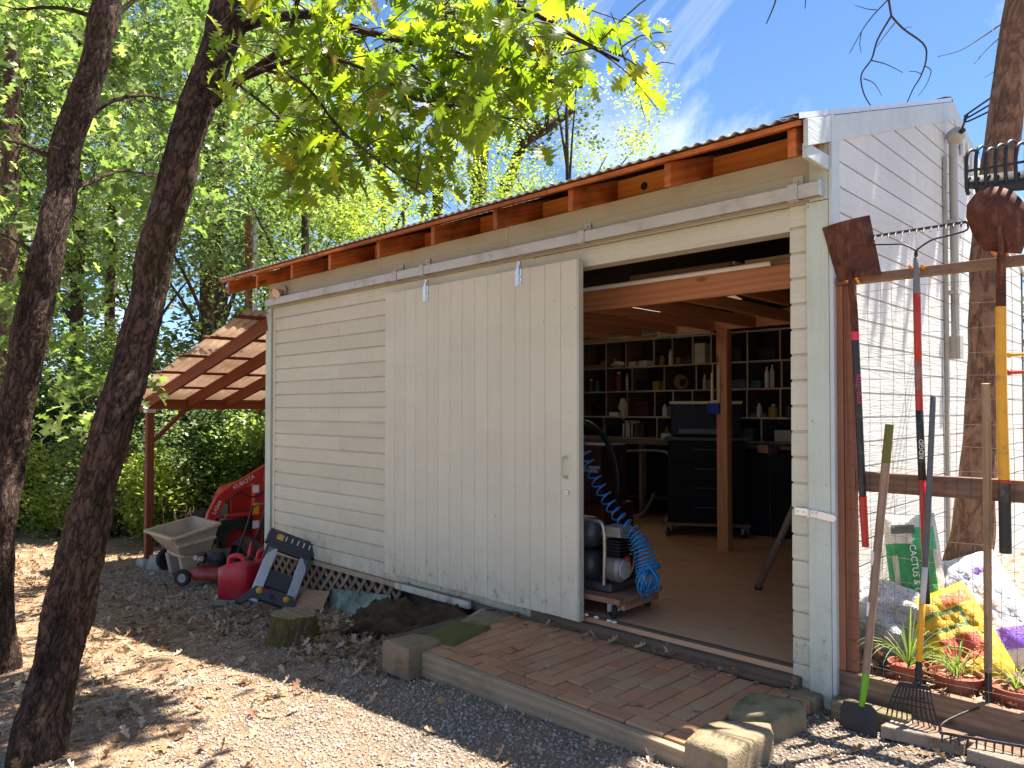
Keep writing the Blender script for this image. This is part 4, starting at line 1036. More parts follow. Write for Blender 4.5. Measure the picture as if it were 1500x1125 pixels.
def bag(name, label, pix_top, pix_bot, depth_y, width, thick, mat, roll=0.0, seed=1, wr=.02):
    a = atY(*pix_top, depth_y[0]); b = atY(*pix_bot, depth_y[1])
    Y = a - b; L_ = np.linalg.norm(Y); Y /= L_; view = (a + b) / 2 - CAM; view /= np.linalg.norm(view)
    Z = -(view - Y * (view @ Y)); Z /= np.linalg.norm(Z); Z = Z * math.cos(roll) + np.cross(Y, Z) * math.sin(roll); X = np.cross(Y, Z)
    mb = MB(); pillow(mb, (a + b) / 2, X, Y, Z, (width / 2, L_ / 2, thick), seed=seed, wr=wr)
    base = (a + b) / 2; base[2] = .06
    o = tag(mb.build(name, mat, None, base, smooth=180), label, 'bag'); return o, (a + b) / 2, X, Y, Z
GB = bag_mat('green_white_sack', (.62, .58, .50), [(-1.2, .75, -.72, .42, (.025, .28, .08)), (.05, .9, .3, .75, (.04, .45, .18)), (-.7, .2, .62, .8, (.1, .12, .1)), (-.75, -.55, -.5, .2, (.55, .5, .4))])
o, c, X, Y, Z = bag('soil_bag', 'green and white cactus soil bag standing against the gable wall', (1330, 752), (1350, 905), (.62, .52), .25, .07, GB, 0, 3, .014)
writing('lettering', '& CACTUS & CITRUS', c + Z * .078 + X * .0 - Y * .06, .042, -Y, X, T_WHITE, o, .0008)
WB = bag_mat('white_sack', (.55, .55, .58), [(-.2, .95, -.75, -.42, (.22, .10, .55)), (-.6, .1, .35, .55, (.3, .3, .38)), (.2, .8, .5, .62, (.32, .2, .55)), (-.8, .5, -.1, .05, (.6, .52, .42))], streak=.06)
bag('soil_bag', 'white soil bag with purple panel slumped at the back of the pile', (1392, 818), (1478, 985), (.78, .52), .42, .115, WB, .2, 7, .016)
YB_ = bag_mat('yellow_sack', (.66, .38, .008), [(-.5, .55, -.45, .0, (.50, .06, .015)), (-.8, .5, .12, .5, (.12, .2, .04)), (-.7, .4, .2, .42, (.66, .38, .008)), (.1, .9, .55, .8, (.55, .12, .02)), (-.9, -.3, -.8, -.55, (.55, .06, .02))])
o, c, X, Y, Z = bag('soil_bag', 'bright yellow soil bag with red panel leaning across the pile', (1362, 866), (1448, 1018), (.50, .30), .33, .10, YB_, .1, 11, .016)
# crumpled grey plastic
mb = MB(); cc = atY(1290, 915, .42)
pl_t = NT('crumpled_grey_film'); pp = pl_t.pos()
hh = pl_t.math('ADD', pl_t.noise(pl_t.mapv(pp, (1, 1, 2.2)), 16, 6, .6, 2.5), pl_t.math('MULTIPLY', pl_t.noise(pp, 34, 5, .7, 2), .6))
pl_t.pbr(pl_t.mix(pl_t.rf(hh, .45, 1.0), (.12, .12, .125), (.62, .62, .64)), .22, .0, pl_t.bump(hh, .018), .7)
mb.blob(cc + (0, 0, .01), (.25, .16, .19), 56, 40, .42, 2.4); mb.blob(cc + (.14, -.02, -.06), (.14, .12, .11), 30, 20, .4, 2.2)
tag(mb.build('plastic_bag', pl_t.m, None, (cc[0], cc[1], .06), smooth=180), 'crumpled grey plastic bag heaped behind the fence post', 'bag')
mb = MB(); c2 = atY(1262, 882, .55); mb.blob(c2, (.09, .06, .08), 22, 14, .5, 3); tag(mb.build('plastic_bag', paint('dull_green_net', (.12, .18, .13)), None, (c2[0], c2[1], .06), smooth=180), 'small dull green net bag tucked behind the grey plastic', 'bag')
LEAFG = leafmat('strap_leaf_green', [(0, (.09, .15, .03)), (.5, (.15, .23, .05)), (1, (.36, .36, .16))], .35)
TERRA = plain('terracotta', (.27, .065, .035), .8, 0, .3, 8, .001, (.33, .22, .15), .6)
def blades(mb, c, n, L_, up=.8, w=.0036):
    for k in range(n):
        a = random.uniform(0, 6.28); l = L_ * random.uniform(.5, 1.1); sp = random.uniform(.15, 1.15); d = np.array((math.cos(a), math.sin(a), 0)); sd = np.array((-d[1], d[0], 0))
        P = []; m = 7
        for i in range(m):
            f = i / (m - 1); p = np.array(c) + d * (l * sp * f) + np.array((0, 0, l * (up * f * 1.5 - 1.1 * sp * f * f)))
            ww = w * (1 - f) ** .6 * (.7 + f); P.append([p - sd * ww, p + np.array((0, 0, -.002)), p + sd * ww])
        mb.sheet(P)
for (px, py, r, lab, nb, L_) in ((1332, 966, .085, 'dark terracotta pot with long strap leaves behind the shrub rake', 34, .34), (1402, 984, .10, 'terracotta pot with short strap leaves below the yellow bag', 34, .25), (1488, 1012, .10, 'orange terracotta pot with sprawling sprigs at the right edge', 34, .16)):
    c = atY(px, py, .17); zb = .035; H_ = .13
    t = thing('potted_plant', lab, 'plant', (c[0], c[1], zb), 'pots behind the fence')
    MB().lathe([(r * .68, 0), (r * .95, H_ * .75), (r * 1.06, H_ * .76), (r * 1.08, H_), (r * .98, H_), (r * .92, H_ * .8), (r * .0, H_ * .78)], (c[0], c[1], zb), n=28).build('pot', TERRA, t, smooth=40)
    mb = MB(); blades(mb, (c[0], c[1], zb + H_ * .85), nb, L_); mb.build('leaves', LEAFG, t, smooth=180)
# raised bed further back
pb = atX(1480, 880, -.35)
t = thing('raised_bed', 'low wooden raised bed along the gable wall at the right edge', 'planter', (-.1, 3.0, .05))
m_ = MB(); m_.box((-.62, 1.80, .05), (1.4, 1.85, .24)); m_.build('board', POSTWOOD, t, bev=.004)
m_ = MB(); m_.box((-.62, 1.851, .05), (-.57, 4.2, .24)); m_.build('board', POSTWOOD, t, bev=.004)
m_ = MB(); m_.box((-.565, 1.855, .05), (1.4, 4.2, .20)); m_.build('soil', MAT.get('sandy_soil'), t)
for k in range(12):
    c = (random.uniform(-.5, .6), random.uniform(1.9, 2.6), .2); m_ = MB(); blades(m_, c, 14, random.uniform(.15, .3), .9, .008)
    tag(m_.build('grass_plant', LEAFG, None, c, smooth=180), 'grassy sprig growing in the low wooden raised bed', 'plant', 'sprigs in the raised bed')
for k, (py, m) in enumerate(((520, T_YEL), (546, T_RED))):
    a, b = atY(1478, py, 1.9), atY(1560, py - 4, 1.9); mb = MB(); mb.tube([a, b], .011, 8); mb.blob(a, (.016, .016, .02), 8, 6, 0)
    for q in (0, 1): pass
    mb.tube([b, (b[0], b[1], .1)], .01, 8); tag(mb.build('garden_stake', m, None, (b[0], b[1], .1), smooth=60), ['bent yellow garden stake past the weathered trunk', 'bent red garden stake below the yellow one'][k], 'stake')
# mulch leaves spill in front of pots handled with the fallen leaves
# ------------------------------------------------------------------ things under and beside the lean-to
def G(px, py):
    z = -.4
    for _ in range(30):
        p = atZ(px, py, z); z = .5 * z + .5 * gz(p[0], p[1])
    return atZ(px, py, z)
def paintm(name, col, **k): return plain(name, col, k.pop('rough', .4), 0, k.pop('var', .18), 10, .0005, k.pop('dirt', (.14, .11, .08)), k.pop('amt', .3), **k)
RED_P = paintm('tractor_red', (.40, .016, .011)); TYRE = RUBBER
def tyre(root, c, ax, r, w, rim_r, rim_mat, lug=0, name='wheel'):
    c = np.array(c, float); d, s, u = frame(ax, (0, 0, 1))
    mb = MB(); mb.lathe([(rim_r, -w * .42), (r * .9, -w * .5), (r * .985, -w * .36), (r, -w * .1), (r, w * .1), (r * .985, w * .36), (r * .9, w * .5), (rim_r, w * .42), (rim_r * .96, w * .2), (rim_r * .96, -w * .2), (rim_r, -w * .42)], c, d, 32, cap=False)
    for k in range(lug):
        for sg in (-1, 1):
            a = 2 * math.pi * (k + (.5 if sg > 0 else 0)) / lug; rd = s * math.cos(a) + u * math.sin(a); tn = -s * math.sin(a) + u * math.cos(a)
            mb.obox(c + rd * r * 1.0 + d * sg * w * .24, d * sg * .8 + tn * .6, rd, np.cross(d * sg * .8 + tn * .6, rd), (w * .52, r * .07, r * .075))
    o = mb.build(name, TYRE, root, smooth=45)
    mb = MB(); mb.lathe([(0, w * .28), (rim_r * .28, w * .30), (rim_r * .34, w * .18), (rim_r * .85, w * .12), (rim_r * .95, w * .36), (rim_r * 1.0, w * .40), (rim_r * .99, w * .30), (rim_r * .9, -w * .3), (0, -w * .3)], c, d, 24)
    mb.build('rim', rim_mat, o, smooth=40); return o
# tractor
TB = np.array((-9.3, 1.6, gz(-9.3, 1)))
t = thing('tractor', 'red compact tractor with front loader arms parked under the lean-to', 'tractor', TB)
gz0 = TB[2]
tyre(t, (-8.98, .62, gz0 + .33), (1, 0, 0), .33, .24, .17, RED_P, 16); tyre(t, (-9.75, .62, gz0 + .33), (-1, 0, 0), .33, .24, .17, RED_P, 16)
tyre(t, (-8.9, 2.45, gz0 + .52), (1, 0, 0), .52, .36, .27, RED_P, 18); tyre(t, (-9.85, 2.45, gz0 + .52), (-1, 0, 0), .52, .36, .27, RED_P, 18)
mb = MB(); prof = [(.62, .0), (.60, .28), (.68, .42), (1.0, .50), (1.9, .54), (1.9, .0)]
mb.prism(prof, (-9.62, 0, gz0 + .55), (0, 1, 0), (0, 0, 1), (.52, 0, 0)); mb.build('hood', RED_P, t, bev=.03, seg=3)
mb = MB(); mb.box((-9.6, .585, gz0 + .62), (-9.12, .60, gz0 + .86)); mb.build('grille', BLACK, t, bev=.008)
mb = MB(); mb.box((-9.55, .55, gz0 + .30), (-9.17, 2.9, gz0 + .54)); mb.box((-9.7, .56, gz0 + .28), (-9.0, .68, gz0 + .38)); mb.build('chassis', BLACKM, t, bev=.01)
mb = MB(); mb.box((-9.6, 2.0, gz0 + .6), (-9.1, 2.05, gz0 + 1.2)); mb.tube([(-9.35, 1.95, gz0 + 1.1), (-9.35, 2.15, gz0 + 1.2)], .02, 8); mb.box((-9.6, 2.5, gz0 + .75), (-9.1, 2.9, gz0 + .85)); mb.box((-9.6, 2.85, gz0 + .8), (-9.1, 2.95, gz0 + 1.3)); mb.build('seat', BLACK, t, bev=.02)
for x in (-9.6, -9.12): MB().tube(spline([(x, 2.95, gz0 + .5), (x, 2.95, gz0 + 1.2), (x + (.1 if x < -9.3 else -.1), 2.95, gz0 + 1.5)], 10), .03, 8).build('roll_bar', BLACKM, t, smooth=50)
for sx, xx in ((1, -8.86),):
    A = [(391, 686), (368, 700), (340, 716), (322, 732), (310, 754), (300, 790), (290, 838)]
    P = [atX(px, py, -8.86) for px, py in A]
    for p in P: p[0] = xx
    wd = [.058, .056, .056, .066, .060, .052, .045]
    V = []; N = len(P); T_ = np.gradient(np.array(P), axis=0)
    up_, lo_ = [], []
    for p, tt, w_ in zip(P, T_, wd):
        tt = tt / np.linalg.norm(tt); nn = np.array((0, -tt[2], tt[1])); nn = nn if nn[2] * 1 + nn[1] * -.6 > 0 else -nn
        up_.append((p + nn * w_)[1:]); lo_.append((p - nn * w_)[1:])
    poly = [tuple(q) for q in up_] + [tuple(q) for q in lo_[::-1]]
    mb = MB(); mb.prism(poly, (xx - .035, 0, 0), (0, 1, 0), (0, 0, 1), (.07, 0, 0)); arm = mb.build('loader_arm', RED_P, t, bev=.008)
    tw = [atX(384, 690, -8.86), atX(381, 800, -8.86)]
    mb = MB(); mb.box((xx - .05, tw[1][1] - .10, tw[1][2]), (xx + .045, tw[0][1] + .0, tw[0][2] - .02)); mb.build('loader_tower', RED_P, t, bev=.01)
    mb = MB(); a, b = atX(378, 752, -8.86), atX(330, 757, -8.86); a[0] = b[0] = xx; mb.tube([a, b], .030, 12); mb.build('lift_cylinder', RED_P, t, smooth=50)
    mb = MB(); a, b = atX(352, 757, -8.86), atX(322, 762, -8.86); a[0] = b[0] = xx; mb.tube([a, b], .016, 10); a, b = atX(378, 738, -8.86), atX(306, 800, -8.86); a[0] = b[0] = xx + .0; mb.build('cylinder_rod', STEEL, t, smooth=50)
    if sx > 0:
        d = P[2] - P[1]; d2 = P[4] - P[3]
        writing('lettering', 'KUBOTA', lerp(P[1], P[2], .45) + (.037, 0, .01), .075, -np.array((0, -d[1], -d[2])) if False else np.array((0, -1, -d[2] / d[1] * -1)) * -1 if False else np.array((0, 1.0, d[2] / d[1])), (0, 0, 1), T_WHITE, t, .001)
        writing('lettering', 'LA344', lerp(P[3], P[4], .5) + (.037, 0, .0), .065, np.array((0, 1.0, d2[2] / d2[1])), (0, 0, 1), T_WHITE, t, .001)
        for (pa, col, nm) in (((376, 745, 12), T_YEL, 'warning_sticker'), ((376, 716, 8), T_WHITE, 'warning_sticker'), ((376, 768, 8), T_WHITE, 'warning_sticker')):
            c = atX(pa[0], pa[1], xx + .046); mb = MB(); mb.box((xx + .046, c[1] - .055, c[2] - .006 * pa[2]), (xx + .049, c[1] + .03, c[2] + .006 * pa[2])); mb.build(nm, col, t)
mb = MB(); mb.prism([(-.02, 0), (.28, .0), (.34, .38), (.30, .40), (.24, .05), (-.02, .04)], (-9.95, -.12, gz0 + .03), (0, 1, 0), (0, 0, 1), (1.2, 0, 0)) if False else mb.prism([(.06, .0), (.30, .0), (.34, .38), (.31, .38), (.27, .04), (.06, .03)], (-9.95, .0, gz0 + .03), (0, 1, 0), (0, 0, 1), (1.2, 0, 0)); mb.build('bucket', BLACKM, t, bev=.006)
hs = [atX(388, 720, -8.80), atX(372, 728, -8.78), atX(350, 722, -8.80), atX(330, 738, -8.82)]
MB().tube(spline(hs, 20), .010, 7).build('hydraulic_hose', BLACK, t, smooth=50)
hs = [atX(391, 745, -8.78), atX(384, 775, -8.76), atX(376, 800, -8.78)]
MB().tube(spline(hs, 14), .014, 7).build('hydraulic_hose', BLACK, t, smooth=50)

# dump cart
CART = paintm('faded_tan_poly', (.40, .315, .225), rough=.6)
c0 = np.array((-8.56, -.25, gz(-8.56, -.25)))
t = thing('dump_cart', 'tan plastic dump cart with black wheels beside the lean-to post', 'cart', (-8.9, -.1, c0[2]))
zc = c0[2]; X0, X1, Y0, Y1 = -9.20, -8.56, -.26, .16
rim = [(X0 - .04, Y0 - .10, zc + .50), (X1 + .04, Y0 - .05, zc + .48), (X1 + .05, Y1 + .05, zc + .60), (X0 - .05, Y1 + .05, zc + .60)]
mid_ = [(X0 + .06, Y0 + .10, zc + .27), (X1 - .04, Y0 + .06, zc + .27), (X1 - .03, Y1 - .02, zc + .27), (X0 + .05, Y1 - .02, zc + .27)]
mb = MB(); V = rim + mid_ + [tuple(np.array(p) * 1 + np.array(((.025 if p[0] < -8.9 else -.025), (.025 if p[1] < -.05 else -.025), .0))) for p in rim] + [tuple(np.array(p) + np.array(((.025 if p[0] < -8.9 else -.025), (.025 if p[1] < -.05 else -.025), .03))) for p in mid_]
Fq = [(0, 1, 5, 4), (1, 2, 6, 5), (2, 3, 7, 6), (3, 0, 4, 7), (4, 5, 6, 7), (8, 12, 13, 9), (9, 13, 14, 10), (10, 14, 15, 11), (11, 15, 12, 8), (12, 15, 14, 13), (0, 8, 9, 1), (1, 9, 10, 2), (2, 10, 11, 3), (3, 11, 8, 0)]
mb.add(V, Fq); mb.build('bin', CART, t, bev=.012)
mb = MB()
for i in range(4):
    a, b = np.array(rim[i]), np.array(rim[(i + 1) % 4]); mb.bar(a, b, .05, .035)
mb.build('rim_lip', CART, t, bev=.01)
mb = MB(); a = lerp(np.array(rim[1]), np.array(mid_[1]), .45); b = lerp(np.array(rim[2]), np.array(mid_[2]), .45); mb.bar(a + (.012, 0, 0), b + (.012, 0, 0), .03, .04); mb.build('side_rib', CART, t, bev=.008)
mb = MB(); mb.box((X0 + .08, Y0 + .10, zc + .22), (X1 - .06, Y1 - .03, zc + .272)); mb.prism([(0, 0), (.12, 0), (.17, .24), (-.05, .24)], (X1 - .16, Y0 + .12, zc + .0), (0, 1, 0), (0, 0, 1), (.09, 0, 0)); mb.prism([(0, 0), (.12, 0), (.17, .24), (-.05, .24)], (X0 + .10, Y0 + .12, zc + .0), (0, 1, 0), (0, 0, 1), (.09, 0, 0)); mb.build('frame', CART, t, bev=.01)
tyre(t, (X0 - .02, Y0 + .16, zc + .14), (0.0, -1, 0) if False else (1, 0, 0), .14, .08, .075, BLACK); tyre(t, (X1 - .02, Y1 + .02, zc + .14), (1, 0, 0), .14, .08, .075, BLACK)

# push mower
m0 = G(300, 861); mz = m0[2]
t = thing('lawn_mower', 'red decked push mower with black engine and folded handle in front of the tan cart', 'mower', m0)
X = np.array((.80, .60, 0)); Yv = np.array((-.60, .80, 0)); Zv = np.array((0, 0, 1.0)); o = m0 + Yv * .24 - X * .02
def L3(a, b, c): return o + X * a + Yv * b + Zv * c
mb = MB(); mb.blob(L3(.02, 0, .12), (.25, .23, .08), 22, 12, .03, 2, X=X, Y=Yv, p=.6, flat=-.06); mb.build('deck', paintm('mower_red', (.26, .02, .02), amt=.6), t, smooth=60)
mb = MB(); mb.lathe([(.0, 0), (.13, 0), (.14, .08), (.11, .15), (.05, .17), (0, .17)], L3(.02, .02, .19), n=18); mb.obox(L3(.12, .05, .30), X, Yv, Zv, (.14, .16, .12)); mb.obox(L3(-.12, -.04, .28), X, Yv, Zv, (.10, .12, .10)); mb.build('engine', BLACK, t, bev=.01)
mb = MB(); mb.lathe([(0, 0), (.04, 0), (.04, .05), (0, .05)], L3(-.05, -.16, .27), (-.3, -.8, .3), 14); mb.obox(L3(-.15, -.12, .29), X, Yv, Zv, (.05, .04, .05)); mb.build('air_filter', STEEL, t, bev=.004)
for a, b in ((-.26, -.20), (.24, -.22), (-.26, .22), (.24, .22)):
    tyre(t, L3(a, b, .09), (Yv if b > 0 else -Yv), .09, .055, .05, plain('grey_hub', (.3, .29, .27), .6))
for b in (-.17, .17):
    mb = MB(); mb.tube(spline([L3(.26, b, .16), L3(.40, b, .5), L3(.52, b, .86)], 12), .012, 8); mb.build('handle_tube', BLACKM, t, smooth=60)
MB().tube([L3(.52, -.17, .86), L3(.52, .17, .86)], .013, 8).build('handle_bar', BLACKM, t, smooth=60)
mb = MB(); P = [[L3(.20 + .10 * v + .13 * s, (u - .5) * .38, .16 + .30 * v - .06 * s + .05 * math.sin(u * 3.14)) for u in np.linspace(0, 1, 8)] for v, s in ((0, 0), (.6, 0), (1, 0), (1.05, .6), (.9, 1.6), (.1, 2.0))]
mb.sheet(P, .006); mb.build('grass_bag', paintm('black_mesh_fabric', (.02, .02, .022), rough=.85), t, smooth=50)

# fuel cans
CAN = paintm('fuel_can_red', (.46, .012, .03), rough=.38, amt=.35)
def fuel_can(base, ang, s, label, spout=True):
    t = thing('fuel_can', label, 'fuel can', base, 'red fuel cans by the shed corner')
    X = np.array((math.cos(ang), math.sin(ang), 0)); Y = np.array((-X[1], X[0], 0)); b = np.array(base)
    def Lc(a, c, z): return b + X * a * s + Y * c * s + np.array((0, 0, z * s))
    rings = [(.165, .115, 0), (.178, .126, .015), (.18, .128, .20), (.178, .126, .30), (.150, .105, .345), (.135, .095, .352)]
    n = 28; V = []; 
    for rx, ry, z in rings:
        for k in range(n):
            a = 2 * math.pi * k / n; ca, sa = math.cos(a), math.sin(a); f = (abs(ca) ** 5 + abs(sa) ** 5) ** (-1 / 5)
            dent = 1 - (.05 if .05 < z < .25 and abs(sa) > .5 and abs(ca) < .55 else 0)
            V.append(Lc(rx * ca * f, ry * sa * f * dent, z + (.03 * (ca * f) if z > .3 else 0)))
    Fc = [tuple(range(n))[::-1], tuple(range((len(rings) - 1) * n, len(rings) * n))]
    for i in range(len(rings) - 1):
        for k in range(n): a = i * n + k; c = i * n + (k + 1) % n; Fc.append((a, c, c + n, a + n))
    mb = MB().add(V, Fc); mb.build('body', CAN, t, smooth=50)
    mb = MB(); mb.tube(spline([Lc(-.11, 0, .30), Lc(-.10, 0, .385), Lc(-.02, 0, .41), Lc(.05, 0, .385), Lc(.06, 0, .345)], 16), .026 * s, 12); mb.build('handle', CAN, t, smooth=60)
    mb = MB(); mb.lathe([(.036 * s, 0), (.04 * s, .012 * s), (.04 * s, .045 * s), (.02 * s, .05 * s), (0, .05 * s)], Lc(.115, 0, .365), n=18); mb.build('cap', BLACK, t, smooth=40)
    if spout: MB().tube(spline([Lc(.115, 0, .41), Lc(.12, 0, .47), Lc(.13, .0, .52), Lc(.135, 0, .56)], 10), [.020 * s] * 4 + [.014 * s] * 3 + [.009 * s] * 3, 12).build('spout', paintm('spout_red', (.5, .015, .02)), t, smooth=60)
fuel_can(G(350, 876), .5, 1.0, 'red plastic fuel can with upright red spout in front of the mower')
fuel_can(G(378, 868) + (0.02, .12, 0), 1.3, 1.05, 'red plastic fuel can mostly hidden behind the folding work stand', False)

# folding work stand leaning on the corner
t = thing('work_stand', 'folded black and silver work stand with yellow knobs leaning on the shed corner', 'work stand', G(395, 900))
fl, fr = G(352, 905), G(424, 893); fl[2] += .005; fr[2] += .005
tl, tr = atY(402, 790, -.16), atY(459, 792, -.10)
ax = (tl + tr) / 2 - (fl + fr) / 2; ax /= np.linalg.norm(ax); sx = fr - fl; wdt = np.linalg.norm(sx); sx /= wdt; sx -= ax * (sx @ ax); sx /= np.linalg.norm(sx); nn = np.cross(sx, ax); Ls = np.linalg.norm((tl + tr) / 2 - (fl + fr) / 2); oc = (fl + fr) / 2
if nn @ (CAM - oc) < 0: nn = -nn
def Ws(u, v, w=0): return oc + sx * (u * wdt / 2) + ax * (v * Ls) + nn * w
SILV = plain('silver_extrusion', (.44, .46, .49), .38, .6, .12, 20, .0005, (.2, .19, .18), .3)
KB = paintm('stand_black', (.035, .036, .04), rough=.5)
mb = MB(); mb.bar(Ws(-1.12, .93, .02), Ws(1.12, .93, .02), .13, .10, nn); mb.bar(Ws(-1.0, .84, .03), Ws(1.0, .84, .03), .10, .05, nn); mb.build('head', KB, t, bev=.012)
mb = MB()
for u in np.linspace(-.6, 1.0, 7): mb.bar(Ws(u, .90, .076), Ws(u, .965, .076), .012, .008, nn)
mb.build('head_slot', plain('pale_scuffs', (.5, .48, .42), .6), t)
mb = MB(); mb.bar(Ws(-.75, .925, .074), Ws(-.45, .925, .074), .05, .008, nn); mb.build('label_patch', T_YEL, t)
for u in (-.70, .74):
    mb = MB(); mb.bar(Ws(u, .06, .035), Ws(u, .78, .035), .085, .05, nn); mb.build('leg', SILV, t, bev=.006)
    mb = MB(); mb.bar(Ws(u + .03, .02, -.035), Ws(u + .03, .76, -.035), .03, .04, nn); mb.bar(Ws(u - .05, .02, -.01), Ws(u - .05, .76, -.01), .012, .03, nn); mb.build('inner_leg', KB if False else plain('grey_extrusion', (.16, .17, .19), .4, .5), t, bev=.004)
mb = MB(); pl_ = [(-1, .62), (-.5, .80), (.5, .80), (1, .62), (1, .80), (.85, .88), (-.85, .88), (-1, .80)]
V = [Ws(u, v, .06) for u, v in pl_] + [Ws(u, v, .0) for u, v in pl_]; n = len(pl_); mb.add(V, [(0, 1, 6, 7), (1, 2, 5, 6), (2, 3, 4, 5), (n, n + 7, n + 6, n + 1), (n + 1, n + 6, n + 5, n + 2), (n + 2, n + 5, n + 4, n + 3)] + [(i, i + n, (i + 1) % n + n, (i + 1) % n) for i in range(n)]); mb.build('upper_bracket', KB, t, bev=.005)
mb = MB(); mb.bar(Ws(-.9, .40, .02), Ws(.9, .40, .02), .14, .03, nn); mb.bar(Ws(-.9, .50, .012), Ws(.9, .50, .012), .03, .03, nn); mb.build('shelf_panel', KB, t, bev=.006)
mb = MB(); pl_ = [(-1.35, -.02), (-1.1, -.02), (-.75, .10), (.65, .10), (.9, -.03), (1.05, .02), (1.0, .20), (.8, .26), (-.8, .24), (-1.0, .16)]
V = [Ws(u, v, .085) for u, v in pl_] + [Ws(u, v, .02) for u, v in pl_]; n = len(pl_); mb.add(V, [(0, 1, 2, 9), (2, 8, 9), (2, 3, 7, 8), (3, 4, 5, 6), (3, 6, 7), (n, n + 9, n + 2, n + 1), (n + 2, n + 9, n + 8), (n + 2, n + 8, n + 7, n + 3), (n + 3, n + 6, n + 5, n + 4), (n + 3, n + 7, n + 6)] + [(i, i + n, (i + 1) % n + n, (i + 1) % n) for i in range(n)]); mb.build('foot_bracket', KB, t, bev=.004)
for u, v in ((-.62, .19), (.55, .19)):
    MB().lathe([(0, 0), (.026, 0), (.028, .008), (.02, .016), (0, .018)], Ws(u, v, .086), nn, 16).build('knob', T_YEL, t, smooth=40)
mb = MB(); mb.lathe([(.0, .0), (.022, 0), (.022, .006), (0, .006)], Ws(-.03, .17, .086), nn, 12); mb.build('bolt', BLACKM, t)
# bits on the ground in front of the skirting
a = [atY(423, 892, -.33), atY(472, 892, -.22), atY(483, 866, -.10), atY(438, 862, -.14)]
a = [np.array((p[0], p[1], p[2])) for p in a]
mb = MB(); n = 4; nv = np.array((0, -.2, .98)) * -.012; V = a + [p + nv for p in a]; mb.add(V, [(0, 1, 2, 3), (7, 6, 5, 4), (0, 4, 5, 1), (1, 5, 6, 2), (2, 6, 7, 3), (3, 7, 4, 0)])
tag(mb.build('plywood_offcut', PINE if False else wood('brown_board', (.26, .15, .075), (.38, .24, .13), .8, 1, .001, .3), None, (a[0][0], a[0][1], a[0][2]), bev=.002), 'brown plywood offcut tilted against the lattice skirting', 'board')
t_ = NT('grimy_plexiglass'); gl = t_.n('ShaderNodeBsdfGlass'); gl.inputs['Roughness'].default_value = .12; gl.inputs['IOR'].default_value = 1.1; gl.inputs['Color'].default_value = (.80, .88, .84, 1)
df = t_.n('ShaderNodeBsdfPrincipled'); df.inputs['Base Color'].default_value = (.26, .31, .27, 1); df.inputs['Roughness'].default_value = .25
mm = t_.n('ShaderNodeMixShader'); t_.put(mm.inputs[0], t_.rf(t_.noise(t_.pos(), 4, 6, .7), .2, .9)); t_.t.links.new(gl.outputs[0], mm.inputs[1]); t_.t.links.new(df.outputs[0], mm.inputs[2]); t_.t.links.new(mm.outputs[0], t_.out.inputs[0])
a = [atY(478, 906, -.20), atY(566, 915, -.20), atY(572, 872, -.03), atY(487, 862, -.03)]
mb = MB(); nv = np.array((0, .004, .002)); V = a + [p + nv for p in a]; mb.add(V, [(0, 1, 2, 3), (7, 6, 5, 4), (0, 4, 5, 1), (1, 5, 6, 2), (2, 6, 7, 3), (3, 7, 4, 0)])
tag(mb.build('acrylic_sheet', t_.m, None, a[0]), 'clear grimy plastic panel leaning on the lattice skirting', 'plastic sheet')
a, b = atY(580, 857, -.05), atY(688, 887, -.10)
mb = MB(); mb.bar(a, b, .03, .05); tag(mb.build('trim_strip', plain('dirty_white_vinyl', (.5, .45, .37), .5, 0, .2, 9, .0005, (.2, .15, .1), .5), None, (a + b) / 2, bev=.004), 'dirty white trim strip lying below the sliding door', 'trim strip')
a = G(322, 888); mb = MB(); mb.obox(a + (0, .05, .02), (.8, .6, 0), (-.6, .8, .1), (0, -.1, 1), (.26, .12, .012)); tag(mb.build('slate_piece', plain('grey_slate', (.17, .17, .155), .6, 0, .2, 9), None, a, bev=.002), 'flat grey slate piece lying beside the folding work stand', 'slate')
# stump
s = G(408, 946); STB = bark('stump_bark', (.07, .045, .03), (.22, .14, .08), (.13, .115, .02), 1.0, .03, .75)
mb = MB(); n = 44; V = []; Fc = []
rings = [(.22, -.06), (.195, .0), (.165, .08), (.150, .16), (.145, .205)]
for r, h in rings:
    for k in range(n):
        a_ = 2 * math.pi * k / n; q = r * (1 + .10 * noise.noise(Vector((math.cos(a_) * 1.8, math.sin(a_) * 1.8, h * 2))) + .06 * noise.noise(Vector((math.cos(a_) * 6, math.sin(a_) * 6, h * 3))) + .12 * max(0, math.cos(a_ * 5)) * max(0, .1 - h))
        V.append((s[0] + math.cos(a_) * q * 1.15, s[1] + .12 + math.sin(a_) * q, s[2] + h + (.012 * noise.noise(Vector((math.cos(a_) * 3, math.sin(a_) * 3, 9))) if h > .2 else 0)))
m = len(rings)
for i in range(m - 1):
    for k in range(n): a_ = i * n + k; b_ = i * n + (k + 1) % n; Fc.append((a_, b_, b_ + n, a_ + n))
c_i = len(V); V.append((s[0], s[1] + .12, s[2] + .20))
Gs = [(math.atan2(v[1] - s[1] - .12, v[0] - s[0]) * .3 * 0 + v[2], math.atan2(v[1] - s[1] - .12, v[0] - s[0]) * .16, 0) for v in V]
t = thing('tree_stump', 'small mossy sawn stump among dead leaves in front of the lattice skirting', 'stump', s)
MB().add(V[:-1], Fc, Gs[:-1]).build('bark', STB, t, smooth=60)
V2 = V[(m - 1) * n:(m - 1) * n + n] + [V[-1]]; MB().add(V2, [(k, (k + 1) % n, n) for k in range(n)]).build('cut_face', wood('old_end_grain', (.12, .09, .05), (.27, .21, .13), .9, .6, .004, .3), t)
